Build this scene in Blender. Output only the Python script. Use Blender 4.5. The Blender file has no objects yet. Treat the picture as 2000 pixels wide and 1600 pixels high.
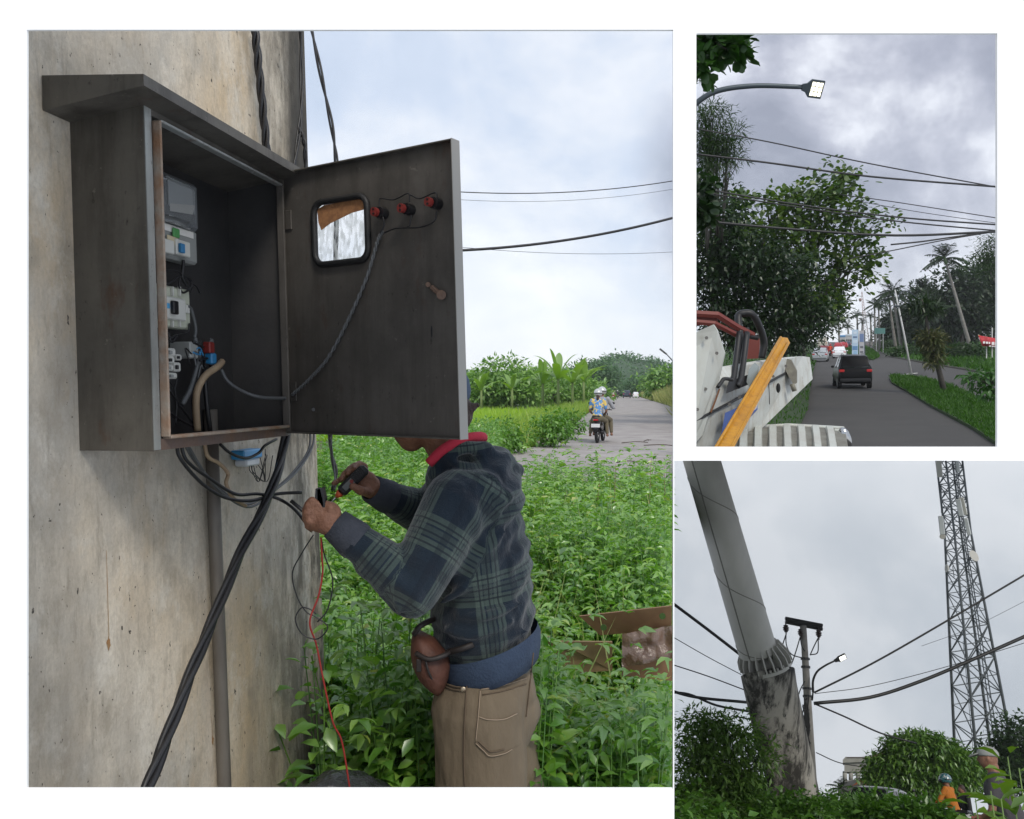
import bpy, math, random
import numpy as np
from mathutils import Vector, Matrix, Euler, noise as mnoise
random.seed(7); RNG = np.random.default_rng(11)
PI = math.pi; R = math.radians
scene = bpy.context.scene
C = scene.collection

# ------------------------------------------------------------------ camera
F = 1700.0; HY = 765.0; CAMH = 1.6
cam_d = bpy.data.cameras.new('camera'); cam = bpy.data.objects.new('camera', cam_d); C.objects.link(cam)
cam.location = (0, 0, CAMH); cam.rotation_euler = (R(90), 0, 0)
cam_d.sensor_width = 36; cam_d.lens = F/2000*36; cam_d.shift_y = -35/2000
cam_d.clip_start = 0.05; cam_d.clip_end = 5000
scene.camera = cam
# ------------------------------------------------------------------ world (overcast cloud cover over a Nishita sky)
SUN_EL, SUN_AZ = 45, 158          # azimuth clockwise from +Y
world = bpy.data.worlds.new('World'); scene.world = world; world.use_nodes = True
nt = world.node_tree; nt.nodes.clear()
def wn(t, **k):
    n = nt.nodes.new(t)
    for a, b in k.items(): setattr(n, a, b)
    return n
wout = wn('ShaderNodeOutputWorld'); bg = wn('ShaderNodeBackground')
sky = wn('ShaderNodeTexSky'); sky.sky_type = 'NISHITA'; sky.sun_disc = False
sky.sun_elevation = R(SUN_EL); sky.sun_rotation = R(SUN_AZ)
tc = wn('ShaderNodeTexCoord')
def wnoise(scale, detail, rough, dist=0.0, off=(0,0,0), sc=(1,1,1)):
    mp = wn('ShaderNodeMapping'); mp.inputs['Location'].default_value = off; mp.inputs['Scale'].default_value = sc
    nt.links.new(tc.outputs['Generated'], mp.inputs['Vector'])
    n = wn('ShaderNodeTexNoise'); n.inputs['Scale'].default_value = scale; n.inputs['Detail'].default_value = detail
    n.inputs['Roughness'].default_value = rough; n.inputs['Distortion'].default_value = dist
    nt.links.new(mp.outputs[0], n.inputs['Vector']); return n.outputs['Fac']
def wramp(sock, stops):
    r = wn('ShaderNodeValToRGB'); cr = r.color_ramp
    while len(cr.elements) < len(stops): cr.elements.new(0.5)
    for e, (p, c) in zip(cr.elements, stops): e.position = p; e.color = (*c, 1)
    nt.links.new(sock, r.inputs[0]); return r.outputs['Color']
def wmix(fac, a, b):
    m = wn('ShaderNodeMix', data_type='RGBA')
    if hasattr(fac, 'links'): nt.links.new(fac, m.inputs[0])
    else: m.inputs[0].default_value = fac
    for i, s in ((6, a), (7, b)):
        if hasattr(s, 'links'): nt.links.new(s, m.inputs[i])
        else: m.inputs[i].default_value = (*s, 1)
    return m.outputs[2]
n1 = wnoise(3.4, 8, 0.57, 0.25, (3.1, 0.4, 1.7), (1, 1, 1.5))
base = wramp(n1, [(0.30, (0.45, 0.53, 0.66)), (0.46, (0.55, 0.62, 0.74)), (0.56, (0.69, 0.73, 0.80)), (0.68, (0.85, 0.87, 0.91))])
# a darker bank of rain cloud to the right of the view
n2 = wnoise(5.0, 8, 0.56, 0.15, (0.9, 5.3, 2.6), (1.2, 1, 1.3))
bank = wramp(n2, [(0.38, (0.27, 0.285, 0.35)), (0.47, (0.36, 0.375, 0.45)), (0.53, (0.47, 0.485, 0.56)), (0.61, (0.72, 0.74, 0.80))])
def dirmask(d, lo, hi):
    dt = wn('ShaderNodeVectorMath', operation='DOT_PRODUCT'); dt.inputs[1].default_value = Vector(d).normalized()
    nrm = wn('ShaderNodeVectorMath', operation='NORMALIZE'); nt.links.new(tc.outputs['Generated'], nrm.inputs[0])
    nt.links.new(nrm.outputs[0], dt.inputs[0])
    m = wn('ShaderNodeMapRange'); m.interpolation_type = 'SMOOTHSTEP'
    m.inputs['From Min'].default_value = lo; m.inputs['From Max'].default_value = hi
    nt.links.new(dt.outputs['Value'], m.inputs['Value']); return m.outputs[0]
mask = dirmask((0.41, 1, 0.24), 0.966, 0.986)
c1 = wmix(mask, base, bank)
n3 = wnoise(4.5, 7, 0.55, 0.2, (4.2, 1.3, 6.1))
grey = wramp(n3, [(0.36, (0.39, 0.43, 0.48)), (0.50, (0.45, 0.49, 0.54)), (0.64, (0.56, 0.59, 0.63))])
c1 = wmix(dirmask((0.40, 1, -0.29), 0.935, 0.975), c1, grey)
# whiter air low down near the horizon
sp = wn('ShaderNodeSeparateXYZ'); nt.links.new(tc.outputs['Generated'], sp.inputs[0])
ab = wn('ShaderNodeMath', operation='ABSOLUTE'); nt.links.new(sp.outputs['Z'], ab.inputs[0])
hz = wn('ShaderNodeMapRange'); hz.interpolation_type = 'SMOOTHSTEP'
hz.inputs['From Min'].default_value = 0.20; hz.inputs['From Max'].default_value = -0.02; hz.inputs['To Max'].default_value = 0.75
nt.links.new(ab.outputs[0], hz.inputs['Value'])
c2 = wmix(hz.outputs[0], c1, (0.76, 0.785, 0.83))
skm = wn('ShaderNodeMix', data_type='RGBA', blend_type='ADD'); skm.inputs[0].default_value = 0.012
nt.links.new(c2, skm.inputs[6]); nt.links.new(sky.outputs[0], skm.inputs[7])
nt.links.new(skm.outputs[2], bg.inputs['Color']); bg.inputs['Strength'].default_value = 0.84
nt.links.new(bg.outputs[0], wout.inputs['Surface'])
# ------------------------------------------------------------------ sun (behind cloud: soft)
sd = bpy.data.lights.new('sun', 'SUN'); sd.energy = 1.5; sd.angle = R(14); sd.color = (1, 0.93, 0.82)
so = bpy.data.objects.new('sun', sd); C.objects.link(so)
a, e = R(SUN_AZ), R(SUN_EL)
so.rotation_euler = (-Vector((math.sin(a)*math.cos(e), math.cos(a)*math.cos(e), math.sin(e)))).to_track_quat('-Z', 'Y').to_euler()
vs = scene.view_settings; vs.view_transform = 'Standard'; vs.look = 'None'; vs.exposure = 0.5; vs.gamma = 1
scene.render.engine = 'CYCLES'
cy = scene.cycles; cy.max_bounces = 6; cy.diffuse_bounces = 3; cy.glossy_bounces = 2; cy.transmission_bounces = 4; cy.volume_bounces = 0

# ------------------------------------------------------------------ places and pixel <-> point
CAM = Vector((0, 0, CAMH))
def ray(px, py): return Vector(((px-1000)/F, 1, -(py-HY)/F))
class Place:
    def __init__(s, az=0, pitch=0, roll=0, h=CAMH):
        s.h = h
        s.M = Matrix.Translation(CAM) @ Matrix.Rotation(-az, 4, 'Z') @ Matrix.Rotation(pitch, 4, 'X') @ Matrix.Rotation(roll, 4, 'Y') @ Matrix.Translation((0, 0, -h))
        s.I = s.M.inverted()
    def P(s, px, py, d): return s.I @ (CAM + ray(px, py)*d)
    def G(s, px, py, z=0):
        o = s.I @ CAM; r = (s.I.to_3x3() @ ray(px, py)); t = (z-o.z)/r.z
        return o + r*t
P1 = Place()
az2 = math.atan((1640-1000)/F); P2 = Place(az2, math.atan((HY-655)/F*math.cos(az2)), 0, 3.1)
az3 = math.atan((1660-1000)/F); P3 = Place(az3, math.atan(-(1572-HY)/F*math.cos(az3)), R(-4), 1.6)
CUR = [P1]
def P(px, py, d): return CUR[0].P(px, py, d)
def G(px, py, z=0): return CUR[0].G(px, py, z)

# ------------------------------------------------------------------ object helpers
def tag(o, label, cat, group=None, kind=None):
    if label: o['label'] = label
    if cat: o['category'] = cat
    if group: o['group'] = group
    if kind: o['kind'] = kind
    return o
def link(o, parent=None):
    C.objects.link(o)
    if parent: o.parent = parent
    elif CUR[0] is not P1: o.matrix_world = CUR[0].M @ o.matrix_basis
    return o
def thing(name, label, cat, loc=(0,0,0), rz=0, group=None, rot=None):
    o = bpy.data.objects.new(name, None); o.empty_display_size = 0.1
    o.matrix_basis = Matrix.Translation(Vector(loc)) @ (rot if rot is not None else Matrix.Rotation(rz, 4, 'Z'))
    link(o); return tag(o, label, cat, group)
def copy_tree(o, parent=None):
    c = o.copy(); C.objects.link(c); c.parent = parent
    for ch in list(o.children):
        k = copy_tree(ch, c); k.matrix_parent_inverse = ch.matrix_parent_inverse.copy()
    return c
def place_copy(o, loc, rz=0, scale=1, label=None):
    c = copy_tree(o); m = Matrix.Translation(Vector(loc)) @ Matrix.Rotation(rz, 4, 'Z') @ Matrix.Scale(scale, 4)
    c.matrix_world = CUR[0].M @ m
    if label: c['label'] = label
    return c
XF = [None]                                    # optional 3x3 applied to vertices (leaning wall frame)
class MB:
    def __init__(s): s.v = []; s.f = []
    def add(s, vs, fs):
        b = len(s.v); s.v += [tuple(x) for x in vs]; s.f += [tuple(b+i for i in f) for f in fs]; return s
    def box(s, c, d, rot=None):
        c = Vector(c); d = Vector(d)/2; vs = []
        for x in (-1, 1):
            for y in (-1, 1):
                for z in (-1, 1):
                    p = Vector((x*d.x, y*d.y, z*d.z))
                    if rot is not None: p = rot @ p
                    vs.append(c+p)
        return s.add(vs, [(0,1,3,2),(4,6,7,5),(0,4,5,1),(2,3,7,6),(0,2,6,4),(1,5,7,3)])
    def bbox(s, c, d, b=0.01, rot=None):      # chamfered box
        c = Vector(c); h = Vector(d)/2; vs = []
        b = min(b, h.x*.9, h.y*.9, h.z*.9)
        ix = {}
        for x in (-1,1):
            for y in (-1,1):
                for z in (-1,1):
                    for k in range(3):
                        p = Vector((x*(h.x-(b if k!=0 else 0)), y*(h.y-(b if k!=1 else 0)), z*(h.z-(b if k!=2 else 0))))
                        ix[(x,y,z,k)] = len(vs)
                        vs.append(c+(rot @ p if rot is not None else p))
        fs = []
        for sg in (-1,1):
            q = [(-1,-1),(1,-1),(1,1),(-1,1)]
            if sg < 0: q = q[::-1]
            fs.append([ix[(sg,a,b_,0)] for a,b_ in q]); fs.append([ix[(b_,sg,a,1)] for a,b_ in q]); fs.append([ix[(a,b_,sg,2)] for a,b_ in q])
        for a_ in (-1,1):
            for b_ in (-1,1):
                fs.append([ix[(-1,a_,b_,1)],ix[(1,a_,b_,1)],ix[(1,a_,b_,2)],ix[(-1,a_,b_,2)]])
                fs.append([ix[(a_,-1,b_,0)],ix[(a_,1,b_,0)],ix[(a_,1,b_,2)],ix[(a_,-1,b_,2)]])
                fs.append([ix[(a_,b_,-1,0)],ix[(a_,b_,1,0)],ix[(a_,b_,1,1)],ix[(a_,b_,-1,1)]])
                for z in (-1,1): fs.append([ix[(a_,b_,z,0)],ix[(a_,b_,z,1)],ix[(a_,b_,z,2)]])
        return s.add(vs, fs)
    def cyl(s, p0, p1, r0, r1=None, n=12, cap=True):
        r1 = r0 if r1 is None else r1
        return s.tube([p0, p1], [r0, r1], n, cap)
    def tube(s, path, r, n=8, cap=True):
        path = [Vector(p) for p in path]
        if not hasattr(r, '__len__'): r = [r]*len(path)
        t0 = (path[1]-path[0]).normalized()
        u = t0.cross(Vector((0,0,1)));  u = u if u.length > 1e-3 else t0.cross(Vector((1,0,0)))
        u.normalize(); vs = []; m = len(path)
        for i, p in enumerate(path):
            t = (path[min(i+1,m-1)]-path[max(i-1,0)]).normalized()
            u = (u-t*u.dot(t)); u.normalize(); w = t.cross(u)
            for k in range(n):
                a = 2*PI*k/n; vs.append(p+(u*math.cos(a)+w*math.sin(a))*r[i])
        fs = []
        for i in range(m-1):
            for k in range(n):
                k2 = (k+1)%n; fs.append((i*n+k, i*n+k2, (i+1)*n+k2, (i+1)*n+k))
        if cap: fs.append(tuple(range(n-1,-1,-1))); fs.append(tuple((m-1)*n+k for k in range(n)))
        return s.add(vs, fs)
    def ell(s, c, r, rot=None, nu=16, nv=10):
        c = Vector(c); r = (r,r,r) if not hasattr(r,'__len__') else r
        vs = []; fs = []
        def pt(x,y,z):
            p = Vector((x*r[0],y*r[1],z*r[2])); return c+(rot @ p if rot is not None else p)
        vs.append(pt(0,0,1))
        for j in range(1,nv):
            a = PI*j/nv
            for i in range(nu): vs.append(pt(math.sin(a)*math.cos(2*PI*i/nu), math.sin(a)*math.sin(2*PI*i/nu), math.cos(a)))
        vs.append(pt(0,0,-1)); L = len(vs)-1
        for i in range(nu): fs.append((0,1+i,1+(i+1)%nu)); fs.append((L, L-nu+(i+1)%nu, L-nu+i))
        for j in range(nv-2):
            for i in range(nu): fs.append((1+j*nu+i, 1+(j+1)*nu+i, 1+(j+1)*nu+(i+1)%nu, 1+j*nu+(i+1)%nu))
        return s.add(vs, fs)
    def cap(s, p0, p1, r0, r1, n=14):         # tapered capsule
        p0 = Vector(p0); p1 = Vector(p1); s.ell(p0, r0, nu=n, nv=8); s.ell(p1, r1, nu=n, nv=8)
        return s.cyl(p0, p1, r0, r1, n)
    def prism(s, pts, off):                    # polygon + offset vector
        n = len(pts); off = Vector(off); pts = [Vector(p) for p in pts]
        return s.add(pts+[p+off for p in pts], [tuple(range(n-1,-1,-1)), tuple(range(n,2*n))]+[(i,(i+1)%n,n+(i+1)%n,n+i) for i in range(n)])
    def poly(s, pts): return s.add(pts, [tuple(range(len(pts)))])
    def loft(s, rings, cap=True, close=True):
        n = len(rings[0]); vs = [p for r in rings for p in r]; fs = []
        for i in range(len(rings)-1):
            for k in range(n if close else n-1): fs.append((i*n+k, i*n+(k+1)%n, (i+1)*n+(k+1)%n, (i+1)*n+k))
        if cap: fs.append(tuple(range(n-1,-1,-1))); fs.append(tuple((len(rings)-1)*n+k for k in range(n)))
        return s.add(vs, fs)
    def mesh(s, name, smooth=False, fix=True):
        me = bpy.data.meshes.new(name); me.from_pydata(s.v, [], s.f)
        if fix:
            import bmesh
            bm = bmesh.new(); bm.from_mesh(me); bmesh.ops.recalc_face_normals(bm, faces=bm.faces); bm.to_mesh(me); bm.free()
        if smooth:
            me.shade_smooth()
        return me
    def build(s, name, m, parent=None, smooth=False, origin=None, fix=True):
        if origin is not None:
            o_ = Vector(origin); s.v = [tuple(Vector(p)-o_) for p in s.v]
        if XF[0] is not None: s.v = [tuple(XF[0] @ Vector(p)) for p in s.v]
        me = s.mesh(name, smooth, fix); me.materials.append(m)
        ob = bpy.data.objects.new(name, me)
        if origin is not None: ob.location = origin
        if smooth == 'auto':
            md = ob.modifiers.new('e', 'EDGE_SPLIT'); md.split_angle = R(38)
        return link(ob, parent)
def spline(pts, n=24, radii=None):             # Catmull-Rom
    p = [Vector(q) for q in pts]; p = [p[0]*2-p[1]]+p+[p[-1]*2-p[-2]]; out = []
    seg = len(p)-3
    for i in range(seg*n+1):
        k = min(i//n, seg-1); t = i/n-k
        a,b,c,d = p[k:k+4]
        out.append(0.5*((2*b)+(c-a)*t+(2*a-5*b+4*c-d)*t*t+(3*b-a-3*c+d)*t**3))
    return out
def sag(a, b, s, n=16):
    a = Vector(a); b = Vector(b); return [a.lerp(b, i/n)-Vector((0,0,s*4*(i/n)*(1-i/n))) for i in range(n+1)]
def twist(path, rr, r, strands, turns, n=6):   # twisted bundle
    mb = MB(); m = len(path)
    for k in range(strands):
        q = []; t0 = (path[1]-path[0]).normalized(); u = t0.cross(Vector((0,0.3,1))).normalized()
        for i, p in enumerate(path):
            t = (path[min(i+1,m-1)]-path[max(i-1,0)]).normalized(); u = (u-t*u.dot(t)).normalized(); w = t.cross(u)
            a = 2*PI*(k/strands+turns*i/(m-1)); q.append(p+(u*math.cos(a)+w*math.sin(a))*rr)
        mb.tube(q, r, n)
    return mb

# ------------------------------------------------------------------ materials
MATS = {}
def M(name, col, rough=0.6, metal=0.0, col2=None, scale=8, bump=0.0, bscale=40, spec=0.5, detail=6, stretch=(1,1,1), lo=0.35, hi=0.65, emit=None, estr=0, coat=0, alpha=None, trans=0):
    if name in MATS: return MATS[name]
    m = bpy.data.materials.new(name); m.use_nodes = True; t = m.node_tree; b = t.nodes['Principled BSDF']
    b.inputs['Base Color'].default_value = (*col, 1); b.inputs['Roughness'].default_value = rough; b.inputs['Metallic'].default_value = metal
    b.inputs['Specular IOR Level'].default_value = spec; b.inputs['Coat Weight'].default_value = coat
    if trans: b.inputs['Transmission Weight'].default_value = trans
    if emit: b.inputs['Emission Color'].default_value = (*emit, 1); b.inputs['Emission Strength'].default_value = estr
    L = t.links.new
    if col2 or bump:
        co = t.nodes.new('ShaderNodeTexCoord'); mp = t.nodes.new('ShaderNodeMapping'); mp.inputs['Scale'].default_value = stretch
        L(co.outputs['Object'], mp.inputs[0])
    if col2:
        n = t.nodes.new('ShaderNodeTexNoise'); n.inputs['Scale'].default_value = scale; n.inputs['Detail'].default_value = detail; n.inputs['Roughness'].default_value = .62
        L(mp.outputs[0], n.inputs['Vector'])
        r = t.nodes.new('ShaderNodeMapRange'); r.inputs[1].default_value = lo; r.inputs[2].default_value = hi; L(n.outputs[0], r.inputs[0])
        x = t.nodes.new('ShaderNodeMix'); x.data_type = 'RGBA'; x.inputs[6].default_value = (*col, 1); x.inputs[7].default_value = (*col2, 1)
        L(r.outputs[0], x.inputs[0]); L(x.outputs[2], b.inputs['Base Color'])
    if bump:
        n = t.nodes.new('ShaderNodeTexNoise'); n.inputs['Scale'].default_value = bscale; n.inputs['Detail'].default_value = 5; L(mp.outputs[0], n.inputs['Vector'])
        bp = t.nodes.new('ShaderNodeBump'); bp.inputs['Strength'].default_value = bump; bp.inputs['Distance'].default_value = 0.02
        L(n.outputs[0], bp.inputs['Height']); L(bp.outputs[0], b.inputs['Normal'])
    MATS[name] = m; return m
def leafmat(name, c1, c2, tr=0.35, rough=0.45, gl=0.08, c3=None):
    m = bpy.data.materials.new(name); m.use_nodes = True; t = m.node_tree; t.nodes.clear(); L = t.links.new
    o = t.nodes.new('ShaderNodeOutputMaterial'); g = t.nodes.new('ShaderNodeNewGeometry')
    r = t.nodes.new('ShaderNodeValToRGB'); cr = r.color_ramp; cr.elements[0].color = (*c1,1); cr.elements[1].color = (*c2,1)
    if c3: e_ = cr.elements.new(0.96); e_.color = (*c2,1); cr.elements[-1].color = (*c3,1)
    L(g.outputs['Random Per Island'], r.inputs[0])
    d = t.nodes.new('ShaderNodeBsdfDiffuse'); tl = t.nodes.new('ShaderNodeBsdfTranslucent'); gs = t.nodes.new('ShaderNodeBsdfGlossy'); gs.inputs['Roughness'].default_value = rough
    gs.inputs['Color'].default_value = (.9,.95,.9,1)
    hs = t.nodes.new('ShaderNodeHueSaturation'); hs.inputs['Saturation'].default_value = 1.15; hs.inputs['Value'].default_value = 1.25; L(r.outputs[0], hs.inputs['Color'])
    L(r.outputs[0], d.inputs[0]); L(hs.outputs[0], tl.inputs[0])
    m1 = t.nodes.new('ShaderNodeMixShader'); m1.inputs[0].default_value = tr; L(d.outputs[0], m1.inputs[1]); L(tl.outputs[0], m1.inputs[2])
    m2 = t.nodes.new('ShaderNodeMixShader'); m2.inputs[0].default_value = gl; L(m1.outputs[0], m2.inputs[1]); L(gs.outputs[0], m2.inputs[2])
    L(m2.outputs[0], o.inputs[0]); return m

def grimy(name, c1, c2, dirt, rust_c, rough=.55, metal=.25, rz=None, amt=.8):
    m = bpy.data.materials.new(name); m.use_nodes = True; t = m.node_tree; b = t.nodes['Principled BSDF']; L = t.links.new; co = t.nodes.new('ShaderNodeTexCoord')
    def nz(sc, st, off, lo, hi, hi_v=1.0, det=10, ro=.68):
        mp = t.nodes.new('ShaderNodeMapping'); mp.inputs['Scale'].default_value = st; mp.inputs['Location'].default_value = off; L(co.outputs['Object'], mp.inputs[0])
        n = t.nodes.new('ShaderNodeTexNoise'); n.inputs['Scale'].default_value = sc; n.inputs['Detail'].default_value = det; n.inputs['Roughness'].default_value = ro; L(mp.outputs[0], n.inputs[0])
        r = t.nodes.new('ShaderNodeMapRange'); r.inputs[1].default_value = lo; r.inputs[2].default_value = hi; r.inputs[4].default_value = hi_v; L(n.outputs[0], r.inputs[0]); return r.outputs[0]
    def mix(f, a_, c_):
        x = t.nodes.new('ShaderNodeMix'); x.data_type = 'RGBA'; L(f, x.inputs[0])
        for i, s in ((6,a_),(7,c_)):
            if hasattr(s,'links'): L(s, x.inputs[i])
            else: x.inputs[i].default_value = (*s,1)
        return x.outputs[2]
    c = mix(nz(4,(1,1,1),(0,0,0),.35,.65), c1, c2); c = mix(nz(11,(1,1,.12),(2,5,1),.48,.66,amt*.8), c, dirt); c = mix(nz(3.2,(1,1,.7),(9,1,4),.52,.68,amt*.7), c, dirt)
    c = mix(nz(70,(1,1,.5),(3,3,3),.62,.70,.7), c, tuple(x*.45 for x in dirt)); c = mix(nz(9,(1,1,.5),(5,8,2),.60,.70,.75), c, rust_c); c = mix(nz(45,(1,1,1),(1,6,2),.64,.70,.6), c, tuple(min(1,x*1.7) for x in c2))
    if rz:
        sp_ = t.nodes.new('ShaderNodeSeparateXYZ'); L(co.outputs['Object'], sp_.inputs[0]); r = t.nodes.new('ShaderNodeMapRange'); r.inputs[1].default_value = rz[0]; r.inputs[2].default_value = rz[1]; L(sp_.outputs[2], r.inputs[0])
        mu = t.nodes.new('ShaderNodeMath'); mu.operation = 'MULTIPLY'; L(r.outputs[0], mu.inputs[0]); L(nz(8,(1,1,.6),(4,4,9),.36,.56,.9), mu.inputs[1]); c = mix(mu.outputs[0], c, rust_c)
    L(c, b.inputs['Base Color']); b.inputs['Roughness'].default_value = rough; b.inputs['Metallic'].default_value = metal
    bp = t.nodes.new('ShaderNodeBump'); bp.inputs['Strength'].default_value = .18; bp.inputs['Distance'].default_value = .004; L(nz(40,(1,1,1),(0,1,0),0,1), bp.inputs['Height']); L(bp.outputs[0], b.inputs['Normal'])
    MATS[name] = m; return m

# ------------------------------------------------------------------ foliage (numpy)
LEAF = {
 'leaf': (np.array([(0,0,0),(.38,.5,.07),(.38,-.5,.07),(1,0,-.16),(.45,0,-.01)]), np.array([(0,4,1),(1,4,3),(0,2,4),(2,3,4)])),
 'ovate': (np.array([(0,0,0),(.12,.2,.03),(.12,-.2,.03),(.38,.5,.1),(.38,-.5,.1),(.72,.33,.02),(.72,-.33,.02),(1,0,-.2),(.4,0,0),(.74,0,-.06)]),
           np.array([(0,8,1),(1,8,3),(3,8,9),(3,9,5),(5,9,7),(0,2,8),(2,4,8),(4,9,8),(4,6,9),(6,7,9)])),
 'blade': (np.array([(0,.5,0),(0,-.5,0),(.55,.35,.0),(.55,-.35,.0),(1,0,-.18)]), np.array([(0,1,3),(0,3,2),(2,3,4)])),
 'round': (np.array([(0,0,0),(.25,.38,.03),(.25,-.38,.03),(.72,.5,.02),(.72,-.5,.02),(1,.12,-.08),(1,-.12,-.08)]), np.array([(0,2,1),(1,2,4),(1,4,3),(3,4,6),(3,6,5)])),
}
def nrm(a): return a/np.maximum(np.linalg.norm(a, axis=1, keepdims=True), 1e-9)
def leaves_np(pos, d, up, ln, wd, kind='leaf'):
    T, Fc = LEAF[kind]; N = len(pos)
    d = nrm(d); s = nrm(np.cross(d, up)); n = np.cross(s, d)
    V = pos[:,None,:] + d[:,None,:]*(T[None,:,0:1]*ln[:,None,None]) + s[:,None,:]*(T[None,:,1:2]*wd[:,None,None]) + n[:,None,:]*(T[None,:,2:3]*ln[:,None,None])
    Fa = Fc[None]+(np.arange(N)*len(T))[:,None,None]
    return V.reshape(-1,3), Fa.reshape(-1,3)
def np_mesh(name, V, Fa, m, parent=None, origin=None, keep=None):
    if keep is not None:
        ok = keep(V); ok = ok[Fa].all(axis=1); Fa = Fa[ok]
        us, inv = np.unique(Fa, return_inverse=True); V = V[us]; Fa = inv.reshape(-1,3)
    if origin is not None: V = V-np.array(origin)
    me = bpy.data.meshes.new(name); nv, nf = len(V), len(Fa)
    me.vertices.add(nv); me.vertices.foreach_set('co', V.astype(np.float32).ravel())
    me.loops.add(nf*3); me.loops.foreach_set('vertex_index', Fa.astype(np.int32).ravel())
    me.polygons.add(nf); me.polygons.foreach_set('loop_start', np.arange(0, nf*3, 3, dtype=np.int32)); me.polygons.foreach_set('loop_total', np.full(nf, 3, dtype=np.int32))
    me.update(); me.validate(); me.materials.append(m)
    ob = bpy.data.objects.new(name, me)
    if origin is not None: ob.location = origin
    return link(ob, parent)
def rdir(N, up=0.0):
    v = RNG.normal(size=(N,3)); v = nrm(v); v[:,2] += up; return nrm(v)
def crown_np(ells, nclump, per, clump_r, ln, wd, kind='leaf', droop=-0.1, shell=0.55):
    """ells: list of (centre, (rx,ry,rz)); returns leaf mesh arrays and clump centres"""
    vol = np.array([e[1][0]*e[1][1]*e[1][2] for e in ells])**0.8; vol = vol/vol.sum(); cs = []
    for (c, r), w in zip(ells, vol):
        k = max(3, int(nclump*w)); dd = rdir(k); rad = shell+(1-shell)*RNG.random((k,1))**0.6
        cs.append(np.array(c)+dd*rad*np.array(r))
    cs = np.concatenate(cs); N = len(cs)*per
    off = RNG.normal(size=(N,3))*clump_r*np.array([1,1,.6]); pos = np.repeat(cs, per, 0)+off
    d = nrm(off)*1.0+rdir(N)*.8; d[:,2] += droop; up = np.tile([0,0,1.], (N,1))+rdir(N)*.6
    s = 0.7+0.6*RNG.random(N)
    V, Fa = leaves_np(pos, d, up, ln*s, wd*s, kind)
    if CUR[0] is P2:                       # the avenue's trees stop at the edge of their plot
        Mw = np.array(CUR[0].M); Wp = V@Mw[:3,:3].T+Mw[:3,3]; ok = (Wp[:,0] > .190*Wp[:,1])[Fa].all(axis=1); Fa = Fa[ok]
    return V, Fa, cs
def tree(name, label, cat, base, ells, bark, leafm, trunk_r=.15, nclump=120, per=24, clump_r=.3, ln=.14, wd=.08, kind='leaf', nbranch=40, group=None, droop=-.1, shell=.55, fork=.35, keep=None):
    base = Vector(base); ells = [(Vector(c), r) for c, r in ells]
    t = thing(name, label, cat, base, group=group)
    V, Fa, cs = crown_np(ells, nclump, per, clump_r, ln, wd, kind, droop, shell)
    mb = MB(); cc = sum((c for c, r in ells), Vector())/len(ells)
    fk = base.lerp(cc, fork); fk.x = base.x+(fk.x-base.x)*.4; fk.y = base.y+(fk.y-base.y)*.4
    mb.tube(spline([base-Vector((0,0,.1)), base.lerp(fk,.5)+Vector((random.uniform(-.06,.06)*3*trunk_r,0,0)), fk], 5), [trunk_r*(1.25-.5*i/10) for i in range(11)], 9)
    heads = []
    for c, r in ells:
        mid = fk.lerp(c, .55)+Vector((random.uniform(-1,1)*r[0]*.12, 0, -r[2]*.1))
        mb.tube(spline([fk, mid, c], 5), [trunk_r*(.62-.045*i) for i in range(11)], 6); heads.append((c, mid))
    idx = RNG.permutation(len(cs))[:nbranch]
    for i in idx:
        q = Vector(cs[i]); c, mid = min(heads, key=lambda h: (h[0]-q).length)
        st = mid.lerp(c, random.random()); m2 = st.lerp(q,.5)+Vector((0,0,random.uniform(-.1,.15)*(q-st).length))
        mb.tube(spline([st, m2, q], 3), [trunk_r*(.2-.024*k) for k in range(7)], 4, False)
    mb.v = [tuple(Vector(p)-base) for p in mb.v]
    mb.build('trunk', bark, t, True)
    np_mesh('crown', V-np.array(base), Fa, leafm, t, keep=None)
    return t
# ------------------------------------------------------------------ continuous bodies by voxel remesh
def blob(mb, voxel, smooth_it=4):
    me = mb.mesh('tmp', False, True); o = bpy.data.objects.new('tmp', me); C.objects.link(o)
    r = o.modifiers.new('r', 'REMESH'); r.mode = 'VOXEL'; r.voxel_size = voxel
    if smooth_it:
        s = o.modifiers.new('s', 'SMOOTH'); s.factor = .5; s.iterations = smooth_it
    dg = bpy.context.evaluated_depsgraph_get(); out = bpy.data.meshes.new_from_object(o.evaluated_get(dg))
    bpy.data.objects.remove(o); bpy.data.meshes.remove(me)
    out.shade_smooth(); return out
def get_co(me):
    a = np.empty(len(me.vertices)*3, np.float32); me.vertices.foreach_get('co', a); return a.reshape(-1,3).astype(float)
def get_no(me):
    a = np.empty(len(me.vertices)*3, np.float32); me.vertices.foreach_get('normal', a); return a.reshape(-1,3).astype(float)
def set_co(me, a): me.vertices.foreach_set('co', a.astype(np.float32).ravel()); me.update()
def mesh_obj(name, me, m, parent=None, loc=None):
    me.materials.clear(); me.materials.append(m); me.name = name; o = bpy.data.objects.new(name, me)
    if loc is not None: o.location = loc
    return link(o, parent)

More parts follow.
